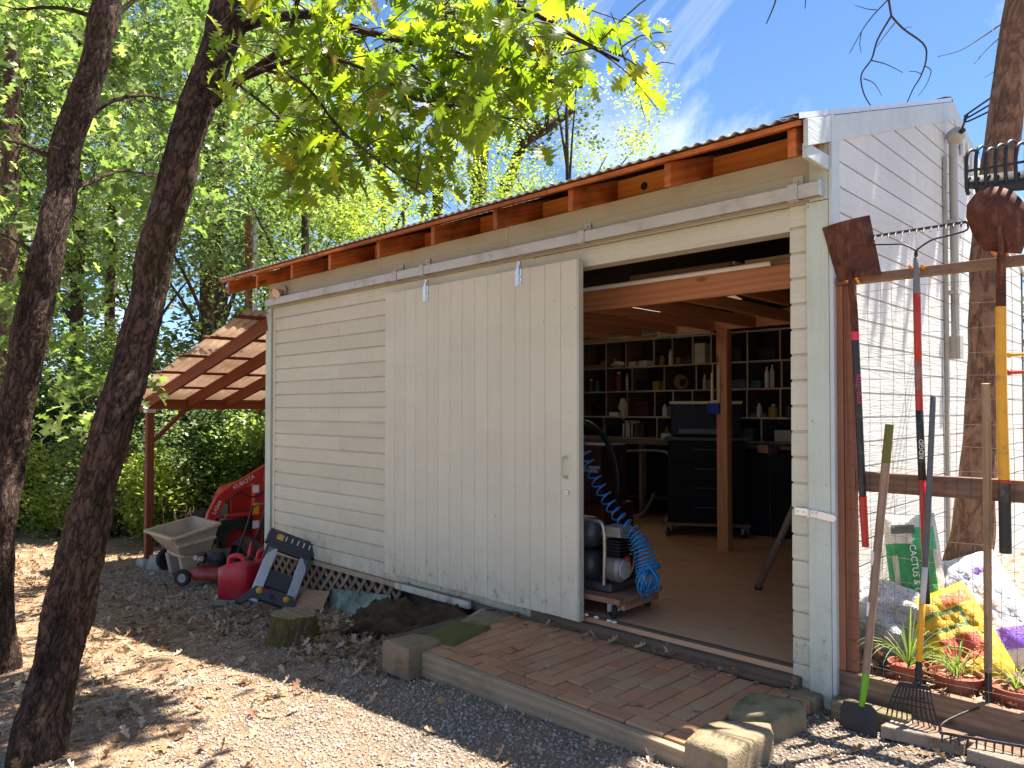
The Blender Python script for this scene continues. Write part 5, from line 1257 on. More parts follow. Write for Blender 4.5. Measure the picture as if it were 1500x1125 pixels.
# dark rotten log beside the patio
c = G(622, 915); LOGM = block_mat('rotten_log', (.030, .018, .012), (.12, .072, .043), .02)
P = []
for i, v in enumerate(np.linspace(0, 1, 60)):
    row = []; ctr = lerp(np.array((-4.70, -.44, -.27)), np.array((-3.66, -.20, -.22)), v); rr = .215 * (math.sin(math.pi * (.08 + .84 * v)) ** .4)
    for a_ in np.linspace(0, 2 * math.pi, 60):
        q = rr * (1 + .30 * noise.noise(Vector((v * 4, math.cos(a_) * 1.5, math.sin(a_) * 1.5))) + .30 * noise.noise(Vector((v * 11, math.cos(a_) * 4, math.sin(a_) * 4))) + .16 * noise.noise(Vector((v * 34, math.cos(a_) * 11, math.sin(a_) * 11))))
        row.append(ctr + np.array((.25 * math.cos(a_) * q, -math.cos(a_) * q, math.sin(a_) * q * .95)))
    P.append(row)
tag(MB().sheet(P).build('fallen_log', LOGM, None, (-4.2, -.3, -.33), smooth=180), 'dark rotten mossy log half buried between the lattice and the brick patio', 'log')
# ------------------------------------------------------------------ inside the shed
SY = 4.06
def sp(px, py, y=SY): return atY(px, py, y)
CS = thing('cubby_shelf', 'tall plywood cubby shelving covering the back wall of the shed', 'shelving', (-4.6, 4.2, 1.0))
rows_z = [sp(950, v)[2] for v in (497, 537, 573, 611)] + [.985]
zr = rows_z
SX0, SX1 = -6.75, -1.6
for i, z in enumerate(zr):
    mb = MB(); mb.box((SX0, SY, z - .010), (SX1, YB - .005, z + .010)); mb.box((SX0, SY - .006, z - .010), (SX1, SY - .0003, z + .010), mi=1); mb.build('shelf', [SHELFW, EDGEW], CS)
divs = [(0, [851, 888, 917, 958, 985, 1015, 1042, 1095, 1143]), (1, [851, 888, 926, 993 - 20, 1020, 1044, 1095, 1145]), (2, [853, 888, 919, 959, 986, 1014, 1045, 1094, 1143]), (3, [884, 962, 1000, 1044, 1115])]
cub = {}
for r, L_ in divs:
    xs = [sp(px, 550)[0] for px in L_]; xs = [SX0 + .01] + [x for x in xs if x > SX0 + .1] + [sp(1200, 550)[0], sp(1240, 550)[0], SX1 - .01]
    cub[r] = xs
    for x in xs: mb = MB(); mb.box((x - .008, SY + .002, zr[r + 1] + .0105), (x + .008, YB - .006, zr[r] - .0105)); mb.box((x - .008, SY - .003, zr[r + 1] + .0105), (x + .008, SY + .0017, zr[r] - .0105), mi=1); mb.build('divider', [SHELFW, EDGEW], CS)
# bench below
BN = thing('workbench', 'long plain wooden bench below the cubby shelves', 'workbench', (-4.6, 4.0, .07))
mb = MB(); mb.box((SX0, 3.62, .935), (SX1, SY + .3, .973)); mb.build('bench_top', SHELFW, BN, bev=.002)
for px in (865, 938, 1112, 1170): 
    x = atY(px, 700, 3.66)[0]; mb = MB(); mb.box((x - .02, 3.66, .0705), (x + .02, 3.75, .934)); mb.build('leg', SHELFW, BN, bev=.002)
mb = MB(); mb.box((SX0, 3.70, .30), (-4.4, 4.3, .33)); mb.build('lower_shelf', DARKIN, BN)
# loose contents, one thing each
ORD = ['first', 'second', 'third', 'fourth', 'fifth', 'sixth', 'seventh', 'eighth', 'ninth', 'tenth', 'eleventh', 'twelfth']
RN = ['top', 'second', 'third', 'bottom']
def im(name, c, rough=.5): return plain('item_' + name, c, rough, 0, .2, 12, .0005)
COLS = dict(navy=(.014, .016, .030), black=(.018, .018, .02), white=(.78, .74, .68), cream=(.64, .54, .40), red=(.20, .03, .026), maroon=(.12, .025, .05), grey=(.10, .10, .11), yellow=(.36, .24, .05), tan=(.24, .16, .10), teal=(.03, .12, .13))
def cubxy(r, k): xs = cub[r]; return xs[k], xs[k + 1], zr[r + 1] + .0115, zr[r] - .012
GRP = 'things kept in the cubby shelves'
def where(r, k): return f'in the {RN[r]} shelf row, {ORD[k]} cubby from the left'
def case(r, k, col, f=(.1, .8), h=.6, handle=True, d=.22):
    x0, x1, z0, z1 = cubxy(r, k); w = x1 - x0; a, b = x0 + w * f[0], x0 + w * f[1]; hh = (z1 - z0) * h
    t = thing('tool_case', f'{col} tool case {where(r, k)}', 'case', ((a + b) / 2, SY + .12, z0), GRP)
    mb = MB(); mb.box((a, SY + .03, z0), (b, SY + .03 + d, z0 + hh)); mb.build('body', im(col, COLS[col]), t, bev=.012)
    mb = MB(); mb.box((a + .01, SY + .022, z0 + hh * .62), (b - .01, SY + .03, z0 + hh * .66)); mb.build('seam', BLACK, t)
    if handle: MB().tube(spline([(lerp(a, b, .35), SY + .028, z0 + hh * .78), (lerp(a, b, .38), SY + .0, z0 + hh * .8), (lerp(a, b, .62), SY + .0, z0 + hh * .8), (lerp(a, b, .65), SY + .028, z0 + hh * .78)], 12), .008, 8).build('handle', im('grey', COLS['grey']), t, smooth=50)
def bottle(r, k, col, f=.5, h=.2, rad=.035, desc=''):
    x0, x1, z0, z1 = cubxy(r, k); x = lerp(x0, x1, f)
    t = thing('bottle', f'{col} {desc}bottle {where(r, k)}', 'bottle', (x, SY + .06, z0), GRP)
    MB().lathe([(rad * .9, 0), (rad, .01), (rad, h * .65), (rad * .8, h * .78), (rad * .35, h * .86), (rad * .35, h * .92), (0, h * .92)], (x, SY + .06, z0), n=16).build('body', im(col, COLS[col], .35), t, smooth=45)
    MB().lathe([(rad * .42, h * .90), (rad * .42, h), (0, h)], (x, SY + .06, z0), n=12).build('cap', im('white', COLS['white']), t, smooth=40)
def carton(r, k, col, f=(.2, .7), h=.5, y=.04, desc='cardboard box'):
    x0, x1, z0, z1 = cubxy(r, k); w = x1 - x0; a, b = x0 + w * f[0], x0 + w * f[1]; hh = (z1 - z0) * h
    mb = MB(); mb.box((a, SY + y, z0), (b, SY + y + .18, z0 + hh)); mb.box((a + (b - a) * .46, SY + y - .0012, z0 + .002), (a + (b - a) * .54, SY + y, z0 + hh)); tag(mb.build('box', im(col, COLS[col], .7), None, ((a + b) / 2, SY + .1, z0), bev=.003), f'{col} {desc} {where(r, k)}', 'box', GRP)
def books(r, k, f0, cols):
    x0, x1, z0, z1 = cubxy(r, k); x = lerp(x0, x1, f0)
    for q, c in enumerate(cols):
        w = random.uniform(.014, .028); h = random.uniform(.62, .88) * (z1 - z0); ln = random.uniform(-.03, .03)
        mb = MB(); mb.obox((x + w / 2, SY + .09, z0 + h / 2 + .002), (1, 0, 0), (0, 1, 0), (ln * .6, 0, 1), (w, .16, h))
        tag(mb.build('book', im(c, COLS[c], .7), None, (x, SY + .09, z0), bev=.002), f'{ORD[q]} book from the left, {c}, {where(r, k)}', 'book', 'books on the bottom shelf row'); x += w + .003
def cloth(r, k, col, f, label, hang=.0, s=(.06, .05, .09)):
    x0, x1, z0, z1 = cubxy(r, k); x = lerp(x0, x1, f); mb = MB(); mb.blob((x, SY + .01, z0 + s[2] - hang), s, 24, 18, .55, 2.6)
    tag(mb.build('cloth', im(col, COLS[col], .9), None, (x, SY, z0), smooth=180), f'{label} {where(r, k)}', 'cloth', GRP)
nc = {r: len(v) - 1 for r, v in cub.items()}
carton(0, 1, 'yellow', (.1, .75), .14, .02, 'flat carton'); cloth(0, 2, 'cream', .6, 'pale crumpled rag', 0, (.09, .06, .035)); carton(0, 3, 'cream', (.05, .3), .2, .03, 'small carton'); carton(0, 3, 'white', (.42, .7), .22, .03, 'small carton'); bottle(0, 4, 'white', .75, .19, .022, 'thin '); case(0, 5, 'grey', (.5, .8), .32); carton(0, 6, 'cream', (.05, .6), .75, .02); case(0, 7, 'black', (.1, .8), .5); carton(0, 8, 'navy', (.3, .8), .4)
bottle(1, 1, 'grey', .3, .16); bottle(1, 1, 'teal', .55, .13, .03); bottle(1, 2, 'red', .38, .24, .042, 'tall '); bottle(1, 2, 'white', .7, .22, .016, 'slim '); case(1, 3, 'navy', (.06, .5), .5)
x0, x1, z0, z1 = cubxy(1, 4)
for k in range(5):
    r_ = .085 - k * .006; P = [((x0 + x1) / 2 + .01 * k + r_ * math.cos(a), SY + .01 + .004 * math.sin(a * 3 + k), z0 + .095 + r_ * .95 * math.sin(a) - .004 * k) for a in np.linspace(0, 6.28, 40)]
    if k == 0: rope = MB()
    rope.tube(P, .008, 7)
tag(rope.build('rope_coil', im('tan', COLS['tan'], .85), None, ((x0 + x1) / 2, SY, z0), smooth=60), 'coil of tan rope propped up in a second row cubby', 'rope', GRP)
case(1, 6, 'grey', (.2, .9), .35); bottle(1, 7, 'white', .5, .23, .022, 'first '); bottle(1, 7, 'cream', .66, .25, .024, 'tall '); case(1, 7, 'teal', (.05, .35), .3); case(1, 8, 'navy', (.1, .7), .55)
case(2, 1, 'black', (.35, .9), .5); cloth(2, 2, 'cream', .78, 'pale work gloves hanging', .03, (.055, .05, .125)); carton(2, 2, 'white', (.1, .5), .16, .02, 'stack of flat packs'); case(2, 3, 'maroon', (.15, .7), .62); bottle(2, 4, 'white', .4, .15, .03, 'stubby '); case(2, 5, 'navy', (.2, .85), .7); case(2, 7, 'black', (.15, .9), .6)
bottle(2, 8, 'yellow', .72, .14, .05, 'squat '); carton(2, 8, 'tan', (.05, .5), .12); case(2, 9, 'grey', (.1, .9), .40)
books(3, 1, .36, ['white', 'grey', 'cream', 'white', 'cream', 'maroon', 'white', 'navy', 'grey', 'tan'][:10]); case(3, 1, 'black', (.02, .3), .6)
carton(3, 2, 'white', (.12, .42), .24, .02, 'small carton'); carton(3, 2, 'cream', (.5, .85), .8, .05); case(3, 3, 'navy', (.1, .9), .75, True); case(3, 4, 'grey', (.3, .8), .55); carton(3, 5, 'cream', (.2, .6), .5)
for (r, k, f, kd) in ((0, 1, .85, 0), (0, 2, .3, 1), (0, 4, .3, 1), (0, 5, .25, 0), (0, 9, .5, 1), (0, 10, .4, 0), (1, 3, .72, 0), (1, 5, .35, 1), (1, 5, .7, 0), (1, 6, .1, 1), (1, 9, .4, 0), (2, 3, .9, 1), (2, 4, .75, 0), (2, 6, .3, 1), (2, 6, .7, 0), (2, 8, .3, 1), (2, 10, .5, 0), (3, 2, .28, 1), (3, 4, .15, 0), (3, 5, .8, 1)):
    if k >= nc[r]: continue
    cl_ = random.choice(['white', 'cream', 'grey', 'red', 'teal', 'tan', 'yellow'])
    if kd: bottle(r, k, cl_, f, random.uniform(.09, .17), random.uniform(.02, .035), 'little ')
    else: carton(r, k, cl_, (f - .09, f + .09), random.uniform(.25, .55), .012, 'slim packet')
# loft stores
zt_ = atY(1000, 409, FBY)[2]
a, b = atY(850, 433, FBY - .02), atY(1128, 396, FBY - .02)
mb = MB(); mb.tube([(-4.6, FBY + .0, zt_ + .019), (b[0], FBY + .0, zt_ + .019)], .017, 14); tag(mb.build('white_pipe', im('white', COLS['white']), None, (-3.3, FBY, zt_), smooth=50), 'long white plastic pipe lying on the front loft beam', 'pipe', 'stores on the loft')
c = atY(926, 410, FBY + .12); d = atY(1078, 386, FBY + .2)
mb = MB(); mb.tube([c + (0, 0, .0), (d[0], c[1] + .02, c[2] + .0)], .030, 16, False); mb.tube([(d[0], c[1] + .02, c[2]), c], .022, 16, False); tag(mb.build('cardboard_tube', im('tan', (.44, .32, .22), .8), None, c, smooth=60), 'open ended cardboard tube lying on the loft', 'tube', 'stores on the loft')
for q, (z, col, x0, x1, y, th, lab) in enumerate(((.05, (.36, .05, .05), c[0] + .06, d[0] - .1, FBY + .20, .035, 'dark red board lying on the loft over the white pipe'), (.088, (.74, .60, .46), c[0] + .10, d[0] + .02, FBY + .22, .022, 'pale board on top of the dark red board on the loft'), (.05, (.68, .50, .33), d[0] + .03, -1.62, FBY + .22, .03, 'pale plank at the right end of the loft'), (.085, (.66, .48, .30), d[0] + .07, -1.55, FBY + .25, .025, 'upper plank of two at the right end of the loft'))):
    mb = MB(); mb.obox(((x0 + x1) / 2, y, zt_ + z), (1, 0, 0), (0, 1, 0), (0, 0, 1), (x1 - x0, .14, th)); tag(mb.build('plank', wood('loft_plank_%s' % 'abcd'[q], sc3(col, .7), col, .7, 1, .001, .3), None, ((x0 + x1) / 2, y, zt_), bev=.002), lab, 'plank', 'stores on the loft')
for k in range(6):
    x = -3.0 + k * .24; mb = MB(); mb.obox((x, 1.48, LZ + .133), (1, .25, 0), (-.25, 1, 0), (0, 0, 1), (.13, 1.55, .022)); tag(mb.build('plank', [SHELFW, PINE, DARKIN][k % 3], None, (x, 1.48, LZ + .12)), f'{ORD[k]} rough plank from the left laid across the loft joists', 'plank', 'stores on the loft')
# top of the shelves: yellow board, tube light, added translucent roof panels
a, b = sp(850, 494), sp(960, 487); mb = MB(); mb.box((a[0], SY + .02, zr[0] + .012), (b[0], SY + .07, zr[0] + .06)); tag(mb.build('straight_edge', im('yellow', COLS['yellow']), None, (a[0], SY, zr[0] + .01), bev=.003), 'long yellow straight edge lying on top of the cubby shelving', 'straight edge')
a, b = sp(962, 492), sp(1040, 488); t = thing('tube_light', 'white strip light lying above the cubby shelving beside the post', 'light fixture', ((a[0] + b[0]) / 2, SY, zr[0] + .02)); mb = MB(); mb.box((a[0], SY + .0, zr[0] + .012), (b[0], SY + .1, zr[0] + .05)); mb.build('housing', im('white', COLS['white'], .35), t, bev=.006); mb = MB(); mb.tube([(a[0] + .02, SY - .014, zr[0] + .028), (b[0] - .02, SY - .014, zr[0] + .028)], .013, 10); mb.build('tube', im('white', COLS['white'], .25), t, smooth=60)
# caulking clamp on the post
t = thing('bar_clamp', 'white forked bar clamp with blue block hanging on the interior post', 'clamp', atY(1047, 560, py_ - .03))
pyf = py_ - .034
for px, y0_, y1_ in ((1043, 546, 590), (1053, 536, 590)):
    a, b = atY(px, y0_, pyf), atY(px, y1_, pyf); mb = MB(); mb.bar(a, b, .02, .018, (0, 1, 0)); mb.build('bar', im('cream', (.6, .45, .33)), t, bev=.004)
a, b = atY(1041, 588, pyf), atY(1055, 588, pyf); mb = MB(); mb.bar(a, b, .025, .02); mb.build('yoke', im('cream', (.6, .45, .33)), t, bev=.004)
a, b = atY(1038, 591, pyf), atY(1054, 606, pyf); mb = MB(); mb.box((a[0], pyf - .03, b[2]), (b[0], pyf + .012, a[2])); mb.build('block', im('blue', (.02, .05, .32)), t, bev=.004)
# dark steel cabinet on a wheeled dolly behind the post
def caster(root, c, r=.04, ax=(.6, .8, 0)):
    mb = MB(); mb.lathe([(0, -.014), (r * .9, -.014), (r, -.009), (r, .009), (r * .9, .014), (0, .014)], np.array(c) + (0, 0, r), ax, 18); o = mb.build('caster', RUBBER, root, smooth=40)
    mb = MB(); d, s, u = frame(ax, (0, 0, 1))
    for q in (-1, 1): mb.bar(np.array(c) + d * .02 * q + (0, 0, r), np.array(c) + d * .02 * q + (0, 0, r * 2.35), .004, r * 1.0, d)
    mb.obox(np.array(c) + (0, 0, r * 2.4), d, s, (0, 0, 1), (.06, .07, .008)); mb.build('fork', ZINC, o, bev=.001)
d0 = atZ(978, 785, .07); d1 = atZ(1092, 790, .07)
t = thing('dolly', 'low plywood dolly on casters carrying the black cabinet', 'dolly', (d0[0] + .3, d0[1] + .25, .07))
dx_ = d1 - d0; dx_ /= np.linalg.norm(dx_); dn = np.array((-dx_[1], dx_[0], 0))
if dn[1] < 0: dn = -dn
W_ = np.linalg.norm(d1 - d0)
mb = MB(); mb.obox(d0 + dx_ * W_ / 2 + dn * .25 + (0, 0, .125), dx_, dn, (0, 0, 1), (W_ + .1, .55, .022)); mb.build('deck', SHELFW, t, bev=.003)
for a in (0, W_):
    for b in (.03, .46): caster(t, d0 + dx_ * a + dn * b, .042)
zc = .2065
t = thing('tool_cabinet', 'black steel tool cabinet standing on the plywood dolly behind the post', 'cabinet', d0 + dx_ * W_ / 2 + dn * .25 + (0, 0, .137)); cc = d0 + dx_ * W_ / 2 + dn * .26
mb = MB(); mb.obox(cc + (0, 0, .55), dx_, dn, (0, 0, 1), (W_, .46, .82)); mb.build('body', im('box_black', (.008, .008, .010), .9), t, bev=.01)
for k in range(4):
    mb = MB(); mb.obox(cc - dn * .236 + (0, 0, .26 + k * .19), dx_, dn, (0, 0, 1), (W_ - .06, .012, .16)); dr = mb.build('drawer', im('box_black', (.008, .008, .010), .9), t, bev=.004)
    mb = MB(); mb.tube(spline([cc - dn * .245 + (0, 0, .30 + k * .19) - dx_ * .1, cc - dn * .275 + (0, 0, .30 + k * .19) - dx_ * .09, cc - dn * .275 + (0, 0, .30 + k * .19) + dx_ * .09, cc - dn * .245 + (0, 0, .30 + k * .19) + dx_ * .1], 12), .006, 7); mb.build('handle', im('dark_top', (.05, .05, .055)), dr, smooth=60)
mb = MB(); mb.obox(cc + (0, 0, .975), dx_, dn, (0, 0, 1), (W_ + .06, .5, .03)); mb.build('top', im('dark_top', (.05, .05, .055)), t, bev=.004)
q = cc + (0, 0, .991); t = thing('bench_machine', 'dark navy boxed machine with grey trim on top of the black cabinet', 'machine', q)
mb = MB(); mb.obox(q + (0, 0, .17), dx_, dn, (0, 0, 1), (W_ * .92, .36, .32)); mb.build('housing', im('navy', COLS['navy']), t, bev=.02)
mb = MB(); mb.obox(q + (0, 0, .35), dx_, dn, (0, 0, 1), (W_ * .96, .3, .03)); mb.build('lid', im('cream', COLS['cream']), t, bev=.004); mb = MB(); mb.obox(q - dn * .185 + (0, 0, .06), dx_, dn, (0, 0, 1), (W_ * .7, .01, .05)); mb.build('trim', im('grey', (.3, .3, .32)), t, bev=.003)
# bent tube hand truck, left of the cabinet
f0 = atZ(905, 752, .07); 
t = thing('hand_truck', 'bent grey tube hand truck standing left of the black cabinet', 'hand truck', f0)
yh = f0[1] - .25
P = [atY(915, 661, yh), atY(965, 661, yh), atY(980, 668, yh), atY(985, 700, yh), atY(984, 760, yh)]
MB().tube(spline(P, 30), .016, 10).build('frame_tube', STEEL, t, smooth=60)
P = [atY(958, 722, yh - .15), atY(948, 742, yh - .15), atY(938, 753, yh - .15), atY(918, 757, yh - .15)]
MB().tube(spline(P, 20), .015, 10).build('leg_tube', STEEL, t, smooth=60); MB().tube(spline([atY(1018, 733, yh), atY(1012, 760, yh), atY(1008, 770, yh)], 8), .013, 8).build('leg_tube', STEEL, t, smooth=60)
# boards and pole on the right
for k, (px, y, w_, col) in enumerate(((1113, 3.6, .05, PINE), (1123, 3.56, .09, LOFT), (1133, 3.52, .1, DARKIN))):
    a, b = atY(px, 652, y), atY(px + 3, 782, y); b[2] = .071; mb = MB(); mb.bar(b, a, .02, w_, (1, .3, 0)); tag(mb.build('plank', col, None, b, bev=.002), ['pale narrow plank standing beside the bench', 'reddish plank standing between two others by the bench', 'dark plank standing nearest the right jamb'][k], 'plank', 'planks standing by the bench')
mb = MB(); c = atY(1150, 640, 3.7); mb.box((c[0] - .6, 3.5, .071), (c[0] + .9, 3.72, .90)); tag(mb.build('storage_box', im('box_black', (.008, .008, .010), .9), None, (c[0], 3.6, .07), bev=.02), 'large dark storage box beyond the standing planks', 'storage box')
a = atZ(1110, 862, .075); b = atY(1182, 702, a[1] - .62)
mb = MB(); mb.tube([a, lerp(a, b, .5), b], .022, 16); t = tag(mb.build('metal_pole', plain('grey_steel_tube', (.30, .27, .24), .4, .7, .2, 9, .0005), None, a, smooth=50), 'grey metal pole leaning inside the right jamb', 'pole'); MB().lathe([(.024, -.002), (.026, .03), (.0225, .035)], a, b - a, 16, cap=True).build('foot_cap', RUBBER, t, smooth=40)

# air compressor on its wheeled board
wood_edge = wood('scuffed_cart_board', (.20, .10, .05), (.42, .26, .15), .75, 1, .002, .3, (.22, .05, .03))
k0 = atZ(903, 890, .07); k1 = atZ(944, 878, .07)
t = thing('wheeled_board', 'scuffed wooden board on casters under the air compressor', 'dolly', k0)
E1 = atZ(905, 880, .20); E2 = atZ(957, 862, .20); E0 = atZ(800, 862, .20)
ux = E2 - E1; ul = np.linalg.norm(ux[:2]); ux = np.array((ux[0], ux[1], 0)) / ul; vx = np.array((-ux[1], ux[0], 0))
if vx[0] > 0: vx = -vx
def K(u, v, z=0): return np.array((E1[0], E1[1], 0)) + ux * u + vx * v + np.array((0, 0, z))
ul = max(.5, ul)
mb = MB(); mb.obox(K(ul / 2, .45, .187), ux, vx, (0, 0, 1), (ul, .92, .034)); mb.build('board', wood_edge, t, bev=.004)
mb = MB(); mb.obox(K(ul / 2, .0, .150), ux, vx, (0, 0, 1), (ul - .1, .03, .04)); mb.build('cleat', wood_edge, t, bev=.003)
for u in (.06, ul - .06):
    for v in (.07, .82): caster(t, K(u, v, .07), .042, (.5, .86, 0))
t = thing('air_compressor', 'grey twin tank air compressor with finned pump on the wheeled board', 'compressor', K(ul / 2, .4, .205))
CG = plain('compressor_grey', (.07, .073, .085), .35, .3, .15, 12, .0006, (.06, .05, .05), .3)
for h in (.335, .545):
    mb = MB(); mb.lathe([(0, -.30), (.05, -.30), (.09, -.27), (.105, -.22), (.105, .22), (.09, .27), (.05, .30), (0, .30)], K(ul * .42, .56, h), vx, 26); mb.build('tank', CG, t, smooth=40)
mb = MB(); mb.obox(K(ul * .5, .42, .235), vx, ux, (0, 0, 1), (.62, .32, .05)); mb.build('base_tray', CG, t, bev=.01)
pc = K(ul * .36, .12, .25)
mb = MB(); mb.lathe([(0, -.05), (.082, -.05), (.088, -.03), (.088, .03), (.07, .05), (0, .05)], pc + (0, 0, .10), -vx, 24); mb.build('crankcase', plain('cast_aluminium', (.26, .245, .225), .5, .5, .2, 20), t, smooth=40)
mb = MB(); mb.lathe([(0, .0), (.062, 0), (.062, .01), (0, .01)], pc + (0, 0, .10) - vx * .051, -vx, 20); mb.build('face_plate', im('plate_grey', (.42, .40, .37)), t, smooth=40)
mb = MB(); mb.obox(pc + (0, 0, .225), ux, vx, (0, 0, 1), (.10, .09, .11))
for k in range(6): mb.obox(pc + (0, 0, .18 + k * .020), ux, vx, (0, 0, 1), (.15, .14, .007))
mb.build('cylinder', BLACKM, t, bev=.001)
mb = MB(); mb.obox(pc + (0, 0, .315), ux, vx, (0, 0, 1), (.15, .14, .025))
for k in range(7): mb.obox(pc + ux * (-.066 + k * .022) + (0, 0, .345), ux, vx, (0, 0, 1), (.008, .13, .035))
mb.build('finned_head', plain('cast_aluminium', (.44, .42, .39)), t, bev=.001)
mb = MB(); mb.lathe([(0, 0), (.022, 0), (.026, .015), (.012, .03), (0, .03)], pc + (0, 0, .155) - vx * .07 , (0, 0, 1), 14); mb.build('oil_cap', im('red', COLS['red']), t, smooth=40)
mb = MB(); mb.obox(pc + ux * .15 + vx * .10 + (0, 0, .10), ux, vx, (0, 0, 1), (.14, .24, .17)); mb.lathe([(0, -.1), (.07, -.1), (.075, .1), (0, .1)], pc + ux * .15 + vx * .14 + (0, 0, .22), vx, 18); mb.build('motor', BLACKM, t, bev=.008)
mb = MB(); mb.tube(spline([pc + ux * .07 + (0, 0, .33), pc + ux * .10 - vx * .05 + (0, 0, .28), pc + ux * .09 - vx * .06 + (0, 0, .12), pc + ux * .06 - vx * .04 + (0, 0, .04)], 18), .008, 8); mb.build('copper_pipe', plain('tarnished_copper', (.35, .18, .11), .45, .6), t, smooth=60)
mb = MB(); mb.tube(spline([pc - ux * .15 + (0, 0, .02), pc - ux * .15 + (0, 0, .36), pc - ux * .14 + vx * .1 + (0, 0, .40), pc - ux * .13 + vx * .35 + (0, 0, .40), pc - ux * .13 + vx * .42 + (0, 0, .36)], 20), .012, 10); mb.build('carry_handle', STEEL, t, smooth=60)
# coiled blue air hose: a helix hanging from the wall to the floor board
yb_ = pc[1] + .02
pathp = [atY(846, 636, yb_), atY(866, 688, yb_), atY(898, 745, yb_), atY(935, 790, yb_ - .02), atY(950, 836, yb_ - .04)]
S = spline(pathp, 700); n = len(S); T_ = np.gradient(S, axis=0); T_ /= np.linalg.norm(T_, axis=1)[:, None]
s_ = np.cross(T_, np.array((.3, .9, .2))); s_ /= np.linalg.norm(s_, axis=1)[:, None]; u_ = np.cross(T_, s_)
f = np.linspace(0, 1, n); turns = 19 * f + 20 * np.clip(f - .70, 0, 1) ** 1.1; rad = .040 + .038 * np.clip((f - .70) / .3, 0, 1); ph = turns * 2 * math.pi
H_ = S + s_ * (np.cos(ph) * rad)[:, None] + u_ * (np.sin(ph) * rad)[:, None]
HOSE = plain('blue_air_hose', (.012, .17, .42), .3, 0, .15, 10, .0003)
mb = MB(); mb.tube(H_, .0052, 6); 
ce = atY(949, 850, yb_ - .06)
for k in range(7):
    a0 = k * .7; nrm_ = np.array((math.cos(a0), math.sin(a0) * .5, .2)); d_, s2, u2 = frame(nrm_, (0, 0, 1)); rr = .07 + .012 * (k % 3)
    mb.tube([ce + (s2 * math.cos(a) + u2 * math.sin(a)) * rr + np.array((0, 0, .02 * math.sin(k))) for a in np.linspace(0, 6.28, 36)], .0052, 6)
t = tag(mb.build('air_hose', HOSE, None, ce, smooth=180), 'coiled blue air hose draped over the compressor', 'hose')
# black hose reel ring and red jack further left
rc = atY(850, 705, 1.35); mb = MB()
for q in (0, .035): mb.tube([rc + np.array((math.cos(a) * (.40 - q), q * .6, math.sin(a) * (.52 - q))) for a in np.linspace(-.5, 3.6, 50)], .016, 8)
tag(mb.build('cable_hoop', BLACK, None, (rc[0], 1.35, .07), smooth=60), 'big black hoop of cable behind the blue hose', 'hoop')
bx = atY(852, 700, 1.6); t = thing('storage_crate', 'dark red crate printed with white words behind the door edge', 'crate', (bx[0], 1.7, .07))
mb = MB(); mb.box((bx[0] - .5, 1.7, .50), (bx[0] + .14, 2.1, 1.02)); mb.build('box', im('crate_maroon', (.045, .014, .016)), t, bev=.015); mb = MB(); mb.box((bx[0] - .5, 1.66, .0705), (bx[0] + .2, 2.12, .495)); mb.build('stand', im('stand_red', (.08, .018, .014)), t, bev=.01)
c = atY(873, 732, 1.695); writing('lettering', 'THREE - HEADED\nSHUFFLE TREE', (bx[0] + .0, 1.697, .80), .035, (1, 0, 0), (0, 0, 1), im('white', COLS['white']), t, .0006)
# translucent sheet for the added panel in the back slope
t_ = NT('translucent_roof_sheet'); tr_ = t_.n('ShaderNodeBsdfTranslucent'); tr_.inputs[0].default_value = (.85, .86, .84, 1); t_.t.links.new(tr_.outputs[0], t_.out.inputs[0])
SKYM = t_.m
# ------------------------------------------------------------------ vegetation
def fast_mesh(name, V, Fq, rnd, mat, parent=None, base=None, smooth=False):
    if base is None: base = ROOT[parent.name] if parent is not None else np.zeros(3)
    V = np.asarray(V, np.float32) - np.asarray(base, np.float32); Fq = np.asarray(Fq, np.int32); m, k = Fq.shape
    me = bpy.data.meshes.new(name); me.vertices.add(len(V)); me.vertices.foreach_set('co', V.ravel())
    me.loops.add(m * k); me.loops.foreach_set('vertex_index', Fq.ravel()); me.polygons.add(m)
    me.polygons.foreach_set('loop_start', np.arange(0, m * k, k, dtype=np.int32)); me.polygons.foreach_set('loop_total', np.full(m, k, np.int32))
    a = me.attributes.new('rnd', 'FLOAT', 'POINT'); a.data.foreach_set('value', np.asarray(rnd, np.float32))
    if smooth: me.polygons.foreach_set('use_smooth', np.ones(m, bool))
    me.materials.append(mat); me.update(); me.validate()
    return link(name, me, parent, base)
RH_V = np.array([(0, 0, 0), (.45, .30, .05), (1, 0, -.10), (.5, -.30, .06)]); RH_F = np.array([(0, 1, 2, 3)])
def oak_template(w, bend=.35, fold=.25, shift=.10):
    n = len(w); V = []; Fc = []
    for i, ww in enumerate(w):
        t = i / (n - 1); tip = t + (shift * (ww / .4) if 0 < i < n - 1 else 0); z = -bend * t * t
        V += [(tip, ww, z + fold * ww), (t, 0, z), (tip, -ww * (.94 if i % 2 else 1.05), z + fold * ww * .8)]
    for i in range(n - 1):
        a = i * 3; Fc += [(a, a + 1, a + 4, a + 3), (a + 1, a + 2, a + 5, a + 4)]
    return np.array(V), np.array(Fc)
OAK9 = oak_template([.012, .04, .26, .11, .40, .13, .47, .13, .36, .09, .16, .0], .4, .28, .12)
OAK6 = oak_template([.02, .24, .08, .42, .10, .28, .0], .3, .2)
CURL = oak_template([.02, .22, .09, .40, .12, .26, .02], -.45, .75)
